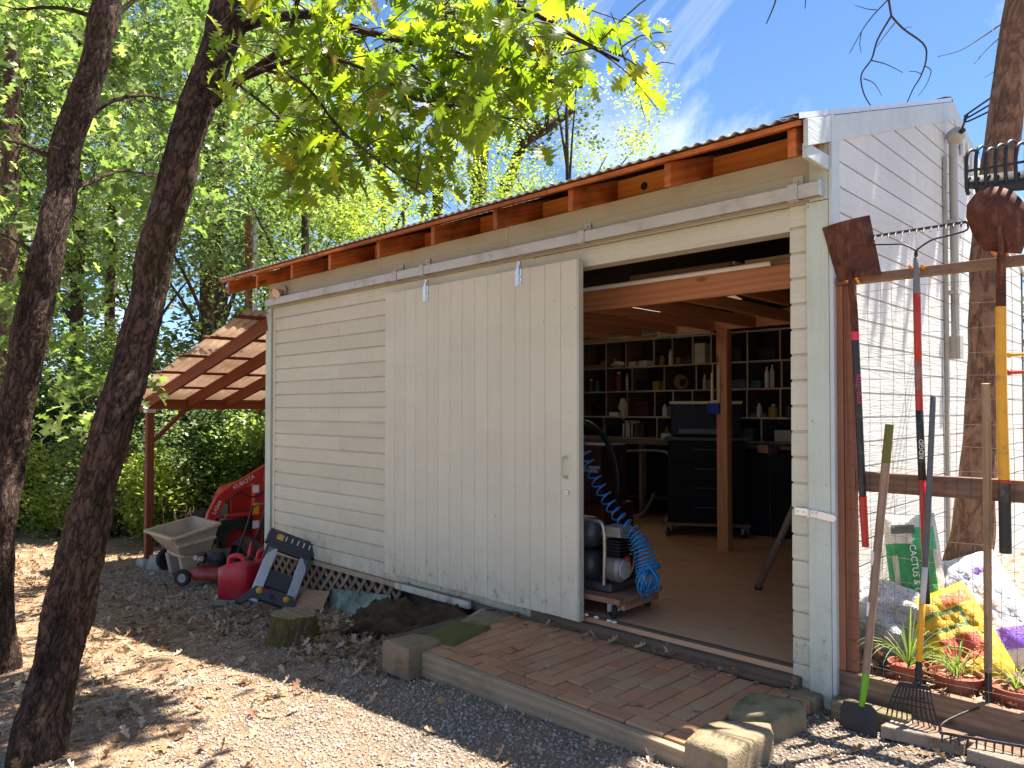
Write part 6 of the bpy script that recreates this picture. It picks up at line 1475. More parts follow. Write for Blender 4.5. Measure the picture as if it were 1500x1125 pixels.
def scatter(P, size, tmpl, tilt=.7, droop=.3, seed=0, rn=None, flat=False):
    """leaves at the points P: random heading, normals near vertical, tips drooping"""
    g = np.random.default_rng(seed); TV, TF = tmpl; n = len(P); k = len(TV)
    a = g.uniform(0, 2 * np.pi, n); dz = g.normal(-droop, .35, n)
    d = np.stack([np.cos(a), np.sin(a), dz], 1); d /= np.linalg.norm(d, axis=1)[:, None]
    nn = np.stack([g.normal(0, tilt, n), g.normal(0, tilt, n), np.ones(n)], 1)
    if flat: nn[:, 2] *= np.where(g.random(n) < .35, -1, 1)
    s = np.cross(nn, d); s /= np.linalg.norm(s, axis=1)[:, None]; u = np.cross(d, s)
    sz = size * g.uniform(.5, 1.3, n)
    V = P[:, None, :] + sz[:, None, None] * (TV[None, :, 0:1] * d[:, None, :] + TV[None, :, 1:2] * s[:, None, :] + TV[None, :, 2:3] * u[:, None, :])
    Fq = (TF[None] + (np.arange(n) * k)[:, None, None]).reshape(-1, TF.shape[1])
    r = g.random(n) if rn is None else rn
    return V.reshape(-1, 3), Fq, np.repeat(r, k)
def clumps(n, c, rad, seed, shell=.45):
    g = np.random.default_rng(seed); d = g.normal(0, 1, (n, 3)); d /= np.linalg.norm(d, axis=1)[:, None]
    return np.array(c) + d * (g.uniform(shell, 1, n) ** .6)[:, None] * np.array(rad)
TONE = None
def cloud(C_, r, per, seed, squash=.7):
    global TONE
    g = np.random.default_rng(seed); out = []; tn = []
    for c in C_:
        q = r * g.uniform(.6, 1.35); m = int(per * (q / r) ** 2 * g.uniform(.6, 1.3)); d = g.normal(0, 1, (m, 3)); d /= np.linalg.norm(d, axis=1)[:, None]
        out.append(c + d * (g.random(m) ** .42)[:, None] * np.array((q, q, q * squash))); tn.append(np.clip(g.random() * .75 + g.random(m) * .42 - .08, 0, 1))
    TONE = np.concatenate(tn); return np.vstack(out)
LF_OAK = leafmat('oak_leaf', [(0, (.065, .10, .014)), (.55, (.105, .145, .02)), (.9, (.19, .22, .035)), (.97, (.20, .20, .04)), (1, (.26, .10, .03))], .6, (1.04, 1.08, .28), .42, 3.1)
LF_MID = leafmat('bright_tree_leaf', [(0, (.07, .11, .035)), (.6, (.13, .19, .055)), (1, (.32, .37, .17))], .5, (.98, 1.05, .55), .3, 2.4)
LF_YEL = leafmat('yellow_green_leaf', [(0, (.12, .18, .035)), (.6, (.21, .28, .065)), (1, (.36, .38, .14))], .5, (1.05, 1.08, .4), .4, 2.2)
LF_DRK = leafmat('dark_evergreen_leaf', [(0, (.03, .052, .022)), (.6, (.07, .11, .042)), (1, (.22, .27, .13))], .3, (1.0, 1.1, .4), .26, 2.2)
LF_PALE = leafmat('pale_grey_green_leaf', [(0, (.08, .12, .055)), (.6, (.15, .20, .09)), (1, (.32, .36, .22))], .4, (1, 1.1, .5), .4, 2.0)
LF_DRY = leafmat('dry_brown_leaf', [(0, (.17, .09, .045)), (.35, (.30, .19, .105)), (.75, (.44, .32, .20)), (1, (.58, .47, .34))], .12, (1, .9, .7), .7, 1.2)
BARK_D = bark('dark_mossy_oak_bark', (.022, .015, .012), (.165, .103, .076), (.05, .042, .014), 1.0, .03, .3, .9)
BARK_B = bark('background_bark', (.03, .022, .017), (.11, .08, .06), None, .6, .03)
BARK_P = bark('pine_bark', (.035, .022, .016), (.17, .105, .07), None, .35, .05)
BARK_R = bark('reddish_bark', (.12, .05, .03), (.30, .15, .09), None, .5, .02)
TWIG = plain('twig_brown', (.055, .036, .026), .8, 0, .3, 20, .001)

def G2(px, depth): p = atT(px, 600, depth); return np.array((p[0], p[1], gzn(p[0], p[1])))
# ---- the two dark leaning oaks in front
def leaning(name, label, pts, depth, base_extra, top_extra, seed):
    P = [atT((l + r) / 2, y, d) for (l, r, y), d in zip(pts, depth)]; rad = [(r - l) / 2 * d / F * (1.0) for (l, r, y), d in zip(pts, depth)]
    P = P + [P[-1] + np.array(t) for t in top_extra[0]]; rad = rad + top_extra[1]
    b = np.array(base_extra); P = [b - (.02, 0, .12)] + P; rad = [rad[0] * 1.12] + rad
    NS = 460; S = spline(P, NS); rr = np.interp(np.linspace(0, 1, NS), np.linspace(0, 1, len(rad)), rad)
    g = np.array([noise.noise(Vector((i * .065, seed, 0))) for i in range(NS)]); rr = rr * (1 + .09 * g)
    t = thing(name, label, 'tree', b); mb = MB(); mb.tube(S, rr, 72); V = mb.V[0]; Gc = mb.G[0]
    for i in range(NS):
        for k in range(72):
            v = V[i * 72 + k]; a = 2 * math.pi * k / 72; L_ = Gc[i * 72 + k][0]; ca, sa = math.cos(a), math.sin(a)
            lump = noise.noise(Vector((ca * 1.4 + seed, sa * 1.4, L_ * 4.5))); moss = max(0, noise.noise(Vector((ca * 1.8, sa * 1.8 + seed, L_ * 2.6 + 9))) - .12)
            fis = abs(noise.noise(Vector((ca * 5 + seed, sa * 5, L_ * 9)))) + .7 * abs(noise.noise(Vector((ca * 11, sa * 11 + seed, L_ * 20))))
            fuzz = noise.noise(Vector((ca * 22, sa * 22, L_ * 150)))
            if i < 70: moss += 0; lump += 3.0 * max(0, math.cos(a * 3 + seed * 2)) * (1 - i / 70) ** 2.2
            q = .09 * lump + .17 * (min(fis, .55) - .28) + moss * (.22 + .16 * fuzz) + .018 * fuzz
            V[i * 72 + k] = S[i] + (v - S[i]) * (1 + q)
    tr = mb.build('trunk', BARK_D, t, smooth=180); return t, S, rr
pts1 = [(14, 88, 1125), (32, 101, 1044), (54, 112, 972), (68, 130, 900), (83, 144, 828), (104, 157, 756), (125, 174, 679), (145, 194, 604), (168, 219, 529), (190, 236, 455), (204, 254, 368), (232, 278, 284), (246, 293, 213), (271, 316, 142), (296, 344, 71), (316, 370, 0), (338, 388, -80)]
dep1 = [3.45, 3.5, 3.55] + [3.6] * 5 + [3.65] * 5 + [3.7] * 4
b1 = atT(46, 1170, 3.45)
T1, S1, R1 = leaning('oak_tree', 'nearest dark mossy oak leaning right past the left end of the shed', pts1, dep1, (b1[0], b1[1], gz(b1[0], b1[1])), ([(.25, .15, 1.2), (.45, .25, 2.6), (.5, .4, 4.0)], [.08, .06, .03]), 1)
pts2 = [(-24, 22, 960), (-18, 16, 880), (-16, 18, 800), (-12, 25, 740), (-7, 34, 679), (2, 44, 604), (14, 60, 529), (27, 73, 455), (53, 91, 356), (70, 108, 284), (78, 117, 213), (104, 142, 142), (126, 162, 71), (140, 174, 0), (152, 184, -80)]
dep2 = [5.1] * 4 + [5.2] * 5 + [5.3] * 6
b2 = atT(-3, 990, 5.1)
T2, S2, R2 = leaning('oak_tree', 'second dark oak at the left edge of the photo, leaning right behind the nearest one', pts2, dep2, (b2[0], b2[1], gz(b2[0], b2[1])), ([(.2, .3, 1.5), (.3, .5, 3.0), (.3, .6, 4.2)], [.08, .05, .03]), 2)
def limb(root, pts, r0, r1, mat=BARK_D, n=26, name='branch'):
    S = spline(pts, n); L_ = np.linspace(0, 1, n); w_ = np.array([[.01 * noise.noise(Vector((i * .6, k * 7 + pts[0][0], 2))) for k in range(3)] for i in range(n)]) * 1.0
    S = S + w_ * (L_ * 1.0)[:, None]; MB().tube(S, r0 + (r1 - r0) * L_ ** .8, 8).build(name, mat, root, smooth=180); return S
def twigs(S, root, n, L_, seed, r=.004, mat=TWIG, t0=.2):
    g = np.random.default_rng(seed); mb = MB(); ends = []
    for k in range(n):
        i = int(g.uniform(t0, .98) * (len(S) - 1)); p = S[i]; d = g.normal(0, 1, 3); d[2] = d[2] * .45 - .12; d /= np.linalg.norm(d); l = L_ * g.uniform(.5, 1.2)
        q = [p, p + d * l * .5 + (0, 0, .02), p + d * l + (0, 0, -.05 * l)]; q = spline(q, 7); mb.tube(q, np.linspace(r, r * .45, 7), 5, False); ends += [q[3], q[4], q[5], q[6]]
    mb.build('twig', mat, root, smooth=180); return np.array(ends)
# limbs of the nearest oak reaching right over the yard, placed at their own distances
l1 = limb(T1, [atT(352, 40, 3.72), atT(400, 26, 3.65), atT(460, 22, 3.55), atT(520, 42, 3.45), atT(620, 66, 3.35), atT(700, 88, 3.25), atT(760, 108, 3.2), atT(850, 128, 3.1)], .030, .006)
l2 = limb(T1, [atT(312, 152, 3.66), atT(350, 118, 3.6), atT(405, 78, 3.5), atT(425, 45, 3.45), atT(440, -20, 3.4)], .026, .010)
l3 = limb(T1, [atT(350, 118, 3.6), atT(440, 86, 3.4), atT(520, 95, 3.2), atT(620, 150, 3.05), atT(690, 150, 2.95)], .013, .004)
l4 = limb(T1, [atT(372, 100, 3.5), atT(440, 120, 3.35), atT(500, 190, 3.2), atT(560, 240, 3.1), atT(625, 290, 3.05)], .009, .003)
l5 = limb(T1, [atT(345, 120, 3.55), atT(400, 165, 3.4), atT(440, 205, 3.3), atT(500, 225, 3.25), atT(540, 230, 3.2)], .008, .003)
l6 = limb(T1, [atT(340, -20, 3.7), atT(470, -60, 3.4), atT(640, -40, 3.1), atT(760, 10, 2.95), atT(905, 90, 2.9)], .028, .006)
l7 = limb(T1, [atT(620, 66, 3.35), atT(700, 30, 3.3), atT(780, 70, 3.2), atT(880, 70, 3.15), atT(955, 110, 3.1)], .009, .003)
l8 = limb(T1, [atT(560, 55, 3.4), atT(620, 110, 3.3), atT(680, 160, 3.2), atT(760, 175, 3.15)], .008, .003)
ends = [twigs(l1, T1, 34, .42, 1), twigs(l3, T1, 22, .36, 2), twigs(l4, T1, 18, .30, 3), twigs(l5, T1, 12, .30, 4), twigs(l6, T1, 34, .45, 5), twigs(l7, T1, 20, .32, 6), twigs(l8, T1, 14, .28, 7), twigs(l2, T1, 10, .3, 8, t0=.5)]
E_ = np.vstack(ends); g_ = np.random.default_rng(3)
SUNV = np.array((.15, .20, 1.0)); 
def shadow_xy(P):
    h = P[:, 2] + .28; return P[:, 0] - .18 * h, P[:, 1] - .38 * h
def keep_lit(P, frac, seed):
    """thin the leaves where the yard below stands in full sun in the photograph"""
    x, y = shadow_xy(P); g = np.random.default_rng(seed)
    band = (y > -2.5 + .10 * np.sin(x * 3)) & (y < -1.2) & (x < -2.3) & (x > -7.2)
    patch = np.array([noise.noise(Vector((a * .7, b_ * .7, 3))) for a, b_ in zip(x, y)]) > -.12
    wide = (x < -3.6) & (x > -16) & (y > -4.5) & (y < 2) & patch
    pad = (x > -2.1) & (x < .8) & (y > -2.2) & (y < 0)
    return P[~(((band | wide) & (g.random(len(P)) < frac)) | (pad & (g.random(len(P)) < .97)))]
P = np.repeat(E_, 3, 0) + g_.normal(0, .06, (len(E_) * 3, 3)); P = P[g_.random(len(P)) < .60]
# the photograph shows no leaves right of x=940 or low over the roof
pj = np.array([proj(p)[:2] for p in P]); m = (pj[:, 1] < 300) & (pj[:, 0] < 965) & ~((pj[:, 1] > 215) & (pj[:, 0] > 700)) & ~((pj[:, 1] > 150) & (pj[:, 0] > 820)); P = P[m]
P = keep_lit(P, .30, 9)
V, Fq, rn = scatter(P, .106, OAK9, .7, .5, 4); fast_mesh('crown', V, Fq, rn, LF_OAK, T1)
# crown of the nearest oak above the frame: it throws the dappled shade on the gravel
ct = clumps(18, (-3.9, -.2, 5.6), (1.2, .8, .7), 21); P = cloud(ct, .42, 130, 22, .6); sx_, sy_ = shadow_xy(P); P = P[~((sx_ > -2.1) & (sy_ > -2.2)) & ~((sy_ > -2.05) & (np.random.default_rng(5).random(len(P)) < .93))]
pj = np.array([proj(p)[:2] for p in P]); P = P[(pj[:, 1] < -30) | (pj[:, 0] < 300)]
V, Fq, rn = scatter(P, .15, OAK6, .6, .3, 24); fast_mesh('crown', V, Fq, rn, LF_OAK, T1)
# second oak: limbs and leaves over the left third
for k, q in enumerate(([(118, 180, 5.3), (160, 150, 5.4), (210, 140, 5.6), (260, 150, 5.9)], [(100, 275, 5.3), (130, 268, 5.5), (180, 250, 5.8), (240, 262, 6.2)], [(152, 30, 5.3), (90, 12, 5.2), (20, 14, 5.1)], [(75, 230, 5.25), (30, 210, 5.3), (-20, 200, 5.4)], [(150, 40, 5.4), (230, -20, 5.8), (330, -30, 6.2)], [(60, 380, 5.2), (20, 350, 5.3), (-30, 330, 5.3)])):
    S = limb(T2, [atT(*p) for p in q], .024, .007); twigs(S, T2, 12, .5, 40 + k)
g_ = np.random.default_rng(31); C2 = []
for k in range(110):
    px = g_.uniform(-60, 470); py = g_.uniform(-120, 330 if px < 330 else 260); C2.append(atT(px, py, g_.uniform(5.6, 9.0)))
for k in range(22): C2.append(atT(g_.uniform(-40, 230), g_.uniform(330, 640), g_.uniform(6.0, 9.0)))
P = cloud(C2, .42, 62, 33, .55); P = keep_lit(P, .70, 6); V, Fq, rn = scatter(P, .135, OAK6, .6, .35, 34, rn=np.random.default_rng(1).random(len(P)) * .93); fast_mesh('crown', V, Fq, rn, LF_MID, T2)

# ---- background trees
def tree(name, label, px, depth, ztop, zbot, rad, nclump, rcl, per, lsize, mat, seed, trunk_r=.16, bmat=BARK_B, squash=.7, lean=(0, 0), shell=.35, group='trees in the wood', limbs=9):
    b = G2(px, depth); t = thing(name, label, 'tree', b, group); zc = (ztop + zbot) / 2; hz = (ztop - zbot) / 2
    top = np.array((b[0] + lean[0], b[1] + lean[1], zc + hz * .7)); mid = lerp(b, top, .5) + np.array((.1, -.05, 0))
    S = spline([b - (0, 0, .2), lerp(b, mid, .5), mid, top], 20); MB().tube(S, np.linspace(trunk_r, trunk_r * .25, 20), 12, jit=.12).build('trunk', bmat, t, smooth=180)
    cl = clumps(nclump, (b[0] + lean[0] * .6, b[1] + lean[1] * .6, zc), (rad, rad, hz), seed, shell)
    for k in range(min(limbs, nclump)):
        e = cl[k]; s = S[min(19, max(6, int(19 * (e[2] - b[2] - .8) / max(.1, top[2] - b[2]))))]; limb(t, [s, lerp(s, e, .5) + (0, 0, .15), e], trunk_r * .35, trunk_r * .08, bmat, 10)
    P = cloud(cl, rcl, per * .68, seed + 1, squash); V, Fq, rn = scatter(P, lsize, (RH_V, RH_F), .75, .25, seed + 2, rn=TONE); fast_mesh('crown', V, Fq, rn, mat, t); return t
W = [
 ('bright green tree at the far left edge of the wood', -60, 13.5, 10.5, 1.4, 2.6, 60, .75, 200, .12, LF_MID, 100),
 ('bright green tree filling the gap between the two leaning oaks', 110, 15.0, 12.0, 2.0, 2.7, 70, .8, 210, .12, LF_MID, 110),
 ('pale green tree just right of the nearest leaning oak', 320, 14.0, 9.4, 2.8, 2.3, 64, .7, 210, .11, LF_PALE, 120),
 ('light green tree above the corner flood light', 445, 14.0, 9.0, 2.2, 2.3, 60, .7, 200, .10, LF_MID, 130),
 ('tall dim tree deep in the wood behind the second oak', 30, 19.0, 15.5, 3.0, 3.6, 80, 1.0, 190, .16, LF_DRK, 140),
 ('tall pale tree deep in the wood behind the nearest oak', 210, 20.0, 15.5, 3.0, 3.6, 80, 1.0, 200, .15, LF_PALE, 150),
 ('tall bright tree deep in the wood right of the pine trunk', 390, 21.0, 15.0, 3.0, 3.2, 80, 1.0, 200, .15, LF_MID, 160),
 ('tall thin crowned tree rising behind the middle of the roof', 560, 19.0, 11.0, 3.0, 2.2, 44, .8, 150, .13, LF_YEL, 170),
 ('far grey green tree beyond the left edge', -200, 16.0, 12.0, 1.0, 4.0, 70, 1.0, 190, .16, LF_PALE, 180),
]
for (lab, px, d, zt, zb, rad, nc_, rc_, per, ls, mt, sd) in W: tree('broadleaf_tree', lab, px, d, zt, zb, rad, nc_, rc_, per, ls, mt, sd)
tree('broadleaf_tree', 'airy yellow green tree rising behind the shed roof against the sky', 830, 14.0, 8.6, 3.0, 2.15, 84, .55, 230, .075, LF_YEL, 200, .10, group='trees in the wood')
tree('broadleaf_tree', 'low yellow green tree showing just over the left part of the roof', 590, 13.0, 5.6, 2.5, 1.5, 40, .5, 200, .075, LF_YEL, 210, .08)
# dark bare trunks behind the roof
for k, (q, r0, lab) in enumerate((([(700, 330, 18), (705, 230, 18), (712, 170, 18), (730, 90, 18), (735, -40, 18)], .20, 'taller dark oak with a straight trunk behind the roof, nearer the gap of sky'), ([(735, 330, 19), (752, 250, 19), (768, 210, 19), (800, 190, 19), (840, 160, 19)], .17, 'dark oak with a crooked trunk just right of the straight one'), ([(640, 330, 20), (648, 200, 20), (650, 120, 20), (655, 20, 20), (650, -80, 20)], .15, 'thin dark trunked oak left of the straight one behind the roof'))):
    P = [atT(*p) for p in q]; b = np.array((P[0][0], P[0][1], gzn(P[0][0], P[0][1]))); t = thing('oak_tree', lab, 'tree', b, 'trees in the wood'); S = spline([b] + P, 24); MB().tube(S, np.linspace(r0 * 1.2, r0 * .5, 24), 10, jit=.15).build('trunk', BARK_B, t, smooth=180)
    cl = clumps(26, P[3] + np.array((0, 0, 1.2)), (2.2, 2.2, 2.4), 300 + k, .3)
    for e in cl[:7]: limb(t, [P[2 + (k % 2)], lerp(P[3], e, .5), e], .07, .02, BARK_B, 10)
    V, Fq, rn = scatter(cloud(cl, .6, 110, 310 + k), .13, (RH_V, RH_F), .75, .2, 320 + k); fast_mesh('crown', V, Fq, rn, LF_MID if k != 1 else LF_DRK, t)
# pine with a thick trunk, its crown out of frame
t = thing('pine_tree', 'thick straight pine trunk standing behind the lean-to roof', 'tree', G2(310, 16.5), 'trees in the wood'); b = ROOT[t.name]
MB().tube(spline([b, b + (0, 0, 6), b + (.1, 0, 14)], 30), np.linspace(.33, .20, 30), 22, jit=.08).build('trunk', BARK_P, t, smooth=180)
cl = clumps(40, b + np.array((0, 0, 13)), (2.6, 2.6, 3.5), 330, .2); V, Fq, rn = scatter(cloud(cl, .7, 120, 331), .18, (RH_V * (1, .35, 1), RH_F), .8, .4, 332); fast_mesh('crown', V, Fq, rn, LF_DRK, t)
for k, (px, dpt, r_, lab) in enumerate(((110, 15.5, .16, 'slim dark trunk seen between the two leaning oaks'), (158, 15, .12, 'slim brown trunk just left of the nearest oak in the wood'), (8, 12, .17, 'dark trunk at the far left edge behind the second oak'))):
    t = thing('pine_tree', lab, 'tree', G2(px, dpt), 'trees in the wood'); b = ROOT[t.name]
    MB().tube(spline([b, b + (.05, 0, 4), b + (.2, 0, 10)], 20), np.linspace(r_, r_ * .6, 20), 12, jit=.1).build('trunk', BARK_P, t, smooth=180)
    cl = clumps(24, b + np.array((.1, 0, 9.5)), (1.8, 1.8, 3), 340 + k, .2); V, Fq, rn = scatter(cloud(cl, .7, 120, 350 + k), .16, (RH_V * (1, .4, 1), RH_F), .8, .4, 352 + k); fast_mesh('crown', V, Fq, rn, LF_DRK, t)
# short reddish trunk and the utility pole
b = G2(203, 12.0); t = thing('madrone_tree', 'reddish bare trunk leaning left in sun between the nearest oak and the lean-to post', 'tree', b)
MB().tube(spline([b - (0, 0, .1), atT(190, 740, 12), atT(182, 690, 12), atT(176, 640, 12), atT(160, 560, 12.2)], 24), np.linspace(.17, .09, 24), 16, jit=.12).build('trunk', BARK_R, t, smooth=180)
cl = clumps(18, atT(150, 520, 12.2), (.9, .9, .7), 361, .2); V, Fq, rn = scatter(cloud(cl, .4, 120, 362), .09, (RH_V, RH_F), .75, .25, 363); fast_mesh('crown', V, Fq, rn, LF_MID, t)
b = G2(364, 13.5); t = thing('utility_pole', 'brown utility pole with grey conduit rising behind the lean-to', 'pole', b)
MB().tube([b, b + (0, 0, 5.6)], .085, 16).build('pole', BARK_R, t, smooth=60); e = atT(372, 600, 13.4); MB().tube([(e[0], e[1], b[2]), (e[0], e[1], 5.0)], .05, 12).build('conduit', STEEL, t, smooth=60)
# shrubs
SH = [('pale sunlit shrub in front of the hedge left of the lean-to post', 178, 11.8, 1.9, .8, LF_PALE, .07), ('bright low shrub in front of the hedge between the two oaks', 100, 12.0, 1.7, .8, LF_YEL, .07), ('dark evergreen shrub behind the dump cart', 255, 13.6, 3.2, 1.5, LF_DRK, .075), ('dark evergreen shrub behind the tractor', 330, 12.8, 3.2, 1.5, LF_DRK, .08), ('dark glossy shrub behind the loader arm near the shed corner', 400, 13.5, 3.0, 1.5, LF_DRK, .08),
      ('dark shrub right behind the nearest leaning oak', 160, 14.2, 3.6, 1.6, LF_DRK, .08), ('shadowy shrub between the two leaning oaks', 85, 14.2, 3.4, 1.5, LF_DRK, .08), ('shadowy shrub behind the second leaning oak', 5, 13.5, 3.2, 1.6, LF_DRK, .08),
      ('sunlit light green shrub beside the lean-to post', 228, 11.4, 1.5, .62, LF_YEL, .08), ('pale feathery shrub low between the two leaning oaks', 65, 13.0, 1.5, .6, LF_PALE, .06), ('sunlit shrub above the tractor under the lean-to', 372, 11.6, 2.3, .8, LF_MID, .08), ('broad sunlit shrub right behind the lean-to post', 300, 11.8, 2.6, 1.0, LF_PALE, .07), ('mid green shrub filling the space left of the nearest oak', 120, 13.6, 2.9, 1.1, LF_MID, .08), ('pale shrub behind the foot of the second oak', 30, 13.6, 2.7, 1.0, LF_PALE, .08),
      ('far dark shrub past the left edge', -110, 13.0, 3.2, 1.8, LF_DRK, .09)]
for k, (lab, px, d, h, r, mt, ls) in enumerate(SH):
    b = G2(px, d); t = thing('shrub', lab, 'shrub', b, 'shrubs at the edge of the wood'); cl = clumps(int(30 * r) + 12, b + np.array((0, 0, h * .52)), (r, r, h * .5), 400 + 3 * k, .25)
    mb = MB()
    for e in cl[:10]: mb.tube(spline([b + (random.uniform(-.15, .15), random.uniform(-.15, .15), -.05), lerp(b, e, .5) + (0, 0, .1), e], 8), np.linspace(.025, .008, 8), 5, False)
    mb.build('stem', BARK_B, t, smooth=180); P = cloud(cl, .36, 190, 401 + 3 * k); V, Fq, rn = scatter(P, ls, (RH_V, RH_F), .8, .2, 402 + 3 * k, rn=TONE); fast_mesh('foliage', V, Fq, rn, mt, t)
# a wall of far wood so that no bare horizon shows between the trunks
g_ = np.random.default_rng(77); C2 = []
for k in range(400):
    px = g_.uniform(-420, 640); d = g_.uniform(22, 34); zt = 1.34 + d * .50 * (1 if px < 420 else max(.42, 1 - (px - 420) / 330)); p = atT(px, 600, d); C2.append((p[0], p[1], g_.uniform(-.5, zt)))
for k in range(230):
    px = g_.uniform(1080, 3200); d = g_.uniform(22, 36); p = atT(px, 600, d); C2.append((p[0], p[1], g_.uniform(-.5, 1.34 + d * (.17 if px < 1560 else .28))))
P = cloud(np.array(C2), 1.25, 95, 78, .8); V, Fq, rn = scatter(P, .30, (RH_V, RH_F), .8, .2, 79, rn=TONE); kind(fast_mesh('distant_wood', V, Fq, rn, leafmat('far_wood_leaf', [(0, (.05, .075, .035)), (.6, (.10, .135, .06)), (1, (.20, .24, .12))], .35, (1, 1.1, .45), .5, 2)), 'stuff')
# dead tree at the right with bare twigs
dt = 3.95; b = atT(1425, 965, dt); b = np.array((b[0], b[1], .05))
t = thing('dead_tree', 'weathered barkless trunk leaning right behind the wire fence, bare twigs above', 'tree', b)
WT = bark('weathered_trunk', (.12, .062, .04), (.36, .21, .13), None, .5, .02)
q = [(1415, 860, 32), (1424, 780, 28), (1434, 680, 24), (1440, 560, 21), (1442, 440, 20), (1449, 350, 21), (1460, 260, 22), (1469, 200, 23), (1481, 100, 21), (1495, 0, 20), (1525, -160, 18), (1560, -320, 15)]
S = [b - (0, 0, .1)] + [atT(px, py, dt) for px, py, _ in q]; rr = [.17] + [h * dt / F for *_, h in q]
MB().tube(spline(S, 90), np.interp(np.linspace(0, 1, 90), np.linspace(0, 1, len(rr)), rr), 30, jit=.16).build('trunk', WT, t, smooth=180)
def twig_px(pts, d, r0, r1): MB().tube(spline([atT(960 + x / 2.778, y / 2.778, d + .05 * math.sin(i)) for i, (x, y) in enumerate(pts)], 26), np.linspace(r0, r1, 26), 6).build('twig', TWIG, t, smooth=180)
hub = atT(960 + 945 / 2.778, -60, 4.1); limb(t, [S[-2], lerp(S[-2], hub, .5) + (0, 0, .25), hub], .03, .009, TWIG)
twig_px([(940, -165), (945, -40), (960, 65)], 4.1, .008, .006)
for pts, r0 in (([(960, 65), (905, 160), (880, 240), (838, 305), (848, 380), (880, 436)], .0062), ([(960, 65), (1010, 118), (1092, 180), (1102, 240), (1080, 310), (1050, 360), (1025, 416)], .0062), ([(975, 92), (930, 150), (900, 192)], .003), ([(880, 246), (940, 262), (1008, 296)], .0035), ([(848, 320), (890, 340), (922, 390)], .003), ([(1100, 270), (1122, 290), (1100, 350), (1068, 390)], .003), ([(945, 0), (880, 70), (838, 130), (790, 218)], .004), ([(838, 130), (832, 180), (838, 216)], .0028), ([(900, 40), (860, 36), (810, 20)], .003), ([(1080, 300), (1060, 292), (1030, 290)], .0028), ([(1010, 118), (1030, 110), (1045, 112)], .002)): twig_px(pts, 4.1, r0, r0 * .45)
for pts, r0 in (([(1500, 50), (1440, 78), (1330, 150), (1240, 205), (1150, 230)], .005), ([(1490, 110), (1420, 140), (1350, 200), (1298, 260)], .004), ([(1420, 270), (1380, 290), (1340, 316)], .003), ([(1370, 130), (1378, 112), (1390, 106)], .002)): twig_px(pts, 4.0, r0, r0 * .4)
limb(t, [S[-2], atT(1330, -180, 4.1), atT(1160, -80, 4.1)], .02, .006, TWIG); twig_px([(520, -140), (490, 0), (452, 96)], 4.1, .006, .003); twig_px([(620, -140), (612, 0), (608, 36)], 4.1, .004, .002)
# unseen leaves added above the frame, laid out to shade the upper gable
g_ = np.random.default_rng(91); P = []
while len(P) < 1200:
    y = g_.uniform(.1, 2.6); zl = 2.22 + .36 * y + .06 * math.sin(y * 7); z = g_.uniform(zl, 3.7); h = g_.uniform(3.0, 3.9); P.append((XR + .18 * h + g_.normal(0, .03), y + .38 * h + g_.normal(0, .04), z + h))
P = np.array(P); V, Fq, rn = scatter(P, .15, OAK6, .4, .2, 92); fast_mesh('crown', V, Fq, rn, LF_OAK, t)
limb(t, [S[-1], np.array(S[-1]) * .4 + np.array((-.8, 1.6, 6.3)) * .6, (-.85, 1.9, 6.6)], .05, .02, WT)

# ---- small things at the edge of the wood
for k, (px, r, lab) in enumerate(((262, .13, 'grey boulder leftmost behind the dump cart'), (276, .15, 'pale round boulder second from the left behind the dump cart'), (290, .12, 'pale boulder third from the left behind the dump cart'), (303, .10, 'small white boulder nearest the red loader arm'))):
    b = G2(px, 11.0); mb = MB(); mb.blob(b + (0, 0, r * .4), (r * 1.2, r, r * .75), 18, 12, .35, 2); tag(mb.build('boulder', block_mat('pale_boulder', (.25, .21, .17), (.45, .40, .34), .1) if k == 0 else bpy.data.materials['pale_boulder'], None, b, smooth=180), lab, 'boulder', 'boulders behind the cart')
STRAW = plain('dry_straw', (.50, .36, .18), .8, 0, .25, 20, .0004); mb = MB(); g_ = np.random.default_rng(55)
for k in range(70):
    b = G2(g_.uniform(235, 350), g_.uniform(9.6, 11)); h = g_.uniform(.15, .75) ** 1.2; a = g_.normal(0, .22, 2) * h; mb.tube(spline([b, b + (a[0] * .4, a[1] * .4, h * .6), b + (a[0], a[1], h)], 6), np.linspace(.006, .003, 6), 4, False)
    if h > .35: mb.tube([b + (a[0], a[1], h), b + (a[0] * 1.15, a[1] * 1.15, h * 1.16)], [.011, .006], 5)
kind(mb.build('dry_grass', STRAW, None, (0, 0, 0), smooth=180), 'stuff')
b = G2(352, 12.2); t = thing('trellis', 'tan leaning trellis panel behind the tractor', 'trellis', b); mb = MB()
A, B_ = atT(340, 735, 12.2), atT(352, 640, 12.2); C_, D_ = atT(362, 735, 12.2), atT(376, 640, 12.2)
mb.bar(A, B_, .05, .03); mb.bar(C_, D_, .05, .03); mb.bar(lerp(A, C_, .5), lerp(B_, D_, .5), .03, .02); mb.build('frame', GREYWOOD, t)
mb = MB()
for v in np.linspace(0, 1, 14): mb.bar(lerp(A, B_, v) + (0, -.02, 0), lerp(C_, D_, v) + (0, -.02, 0), .02, .03)
mb.build('slats', GREYWOOD, t)
b = G2(395, 12.6); t = thing('board_fence', 'plain tan board fence behind the tractor hood', 'fence', b); mb = MB()
for k in range(14): mb.box((b[0] - 1.1 + k * .16, b[1], b[2] - .05), (b[0] - 1.1 + k * .16 + .15, b[1] + .02, b[2] + 1.35 + .02 * (k % 3)))
mb.build('boards', PINE, t); mb = MB(); mb.box((b[0] - 1.1, b[1] + .021, b[2] + .9), (b[0] + 1.1, b[1] + .06, b[2] + 1.0)); mb.build('rail', PINE, t)

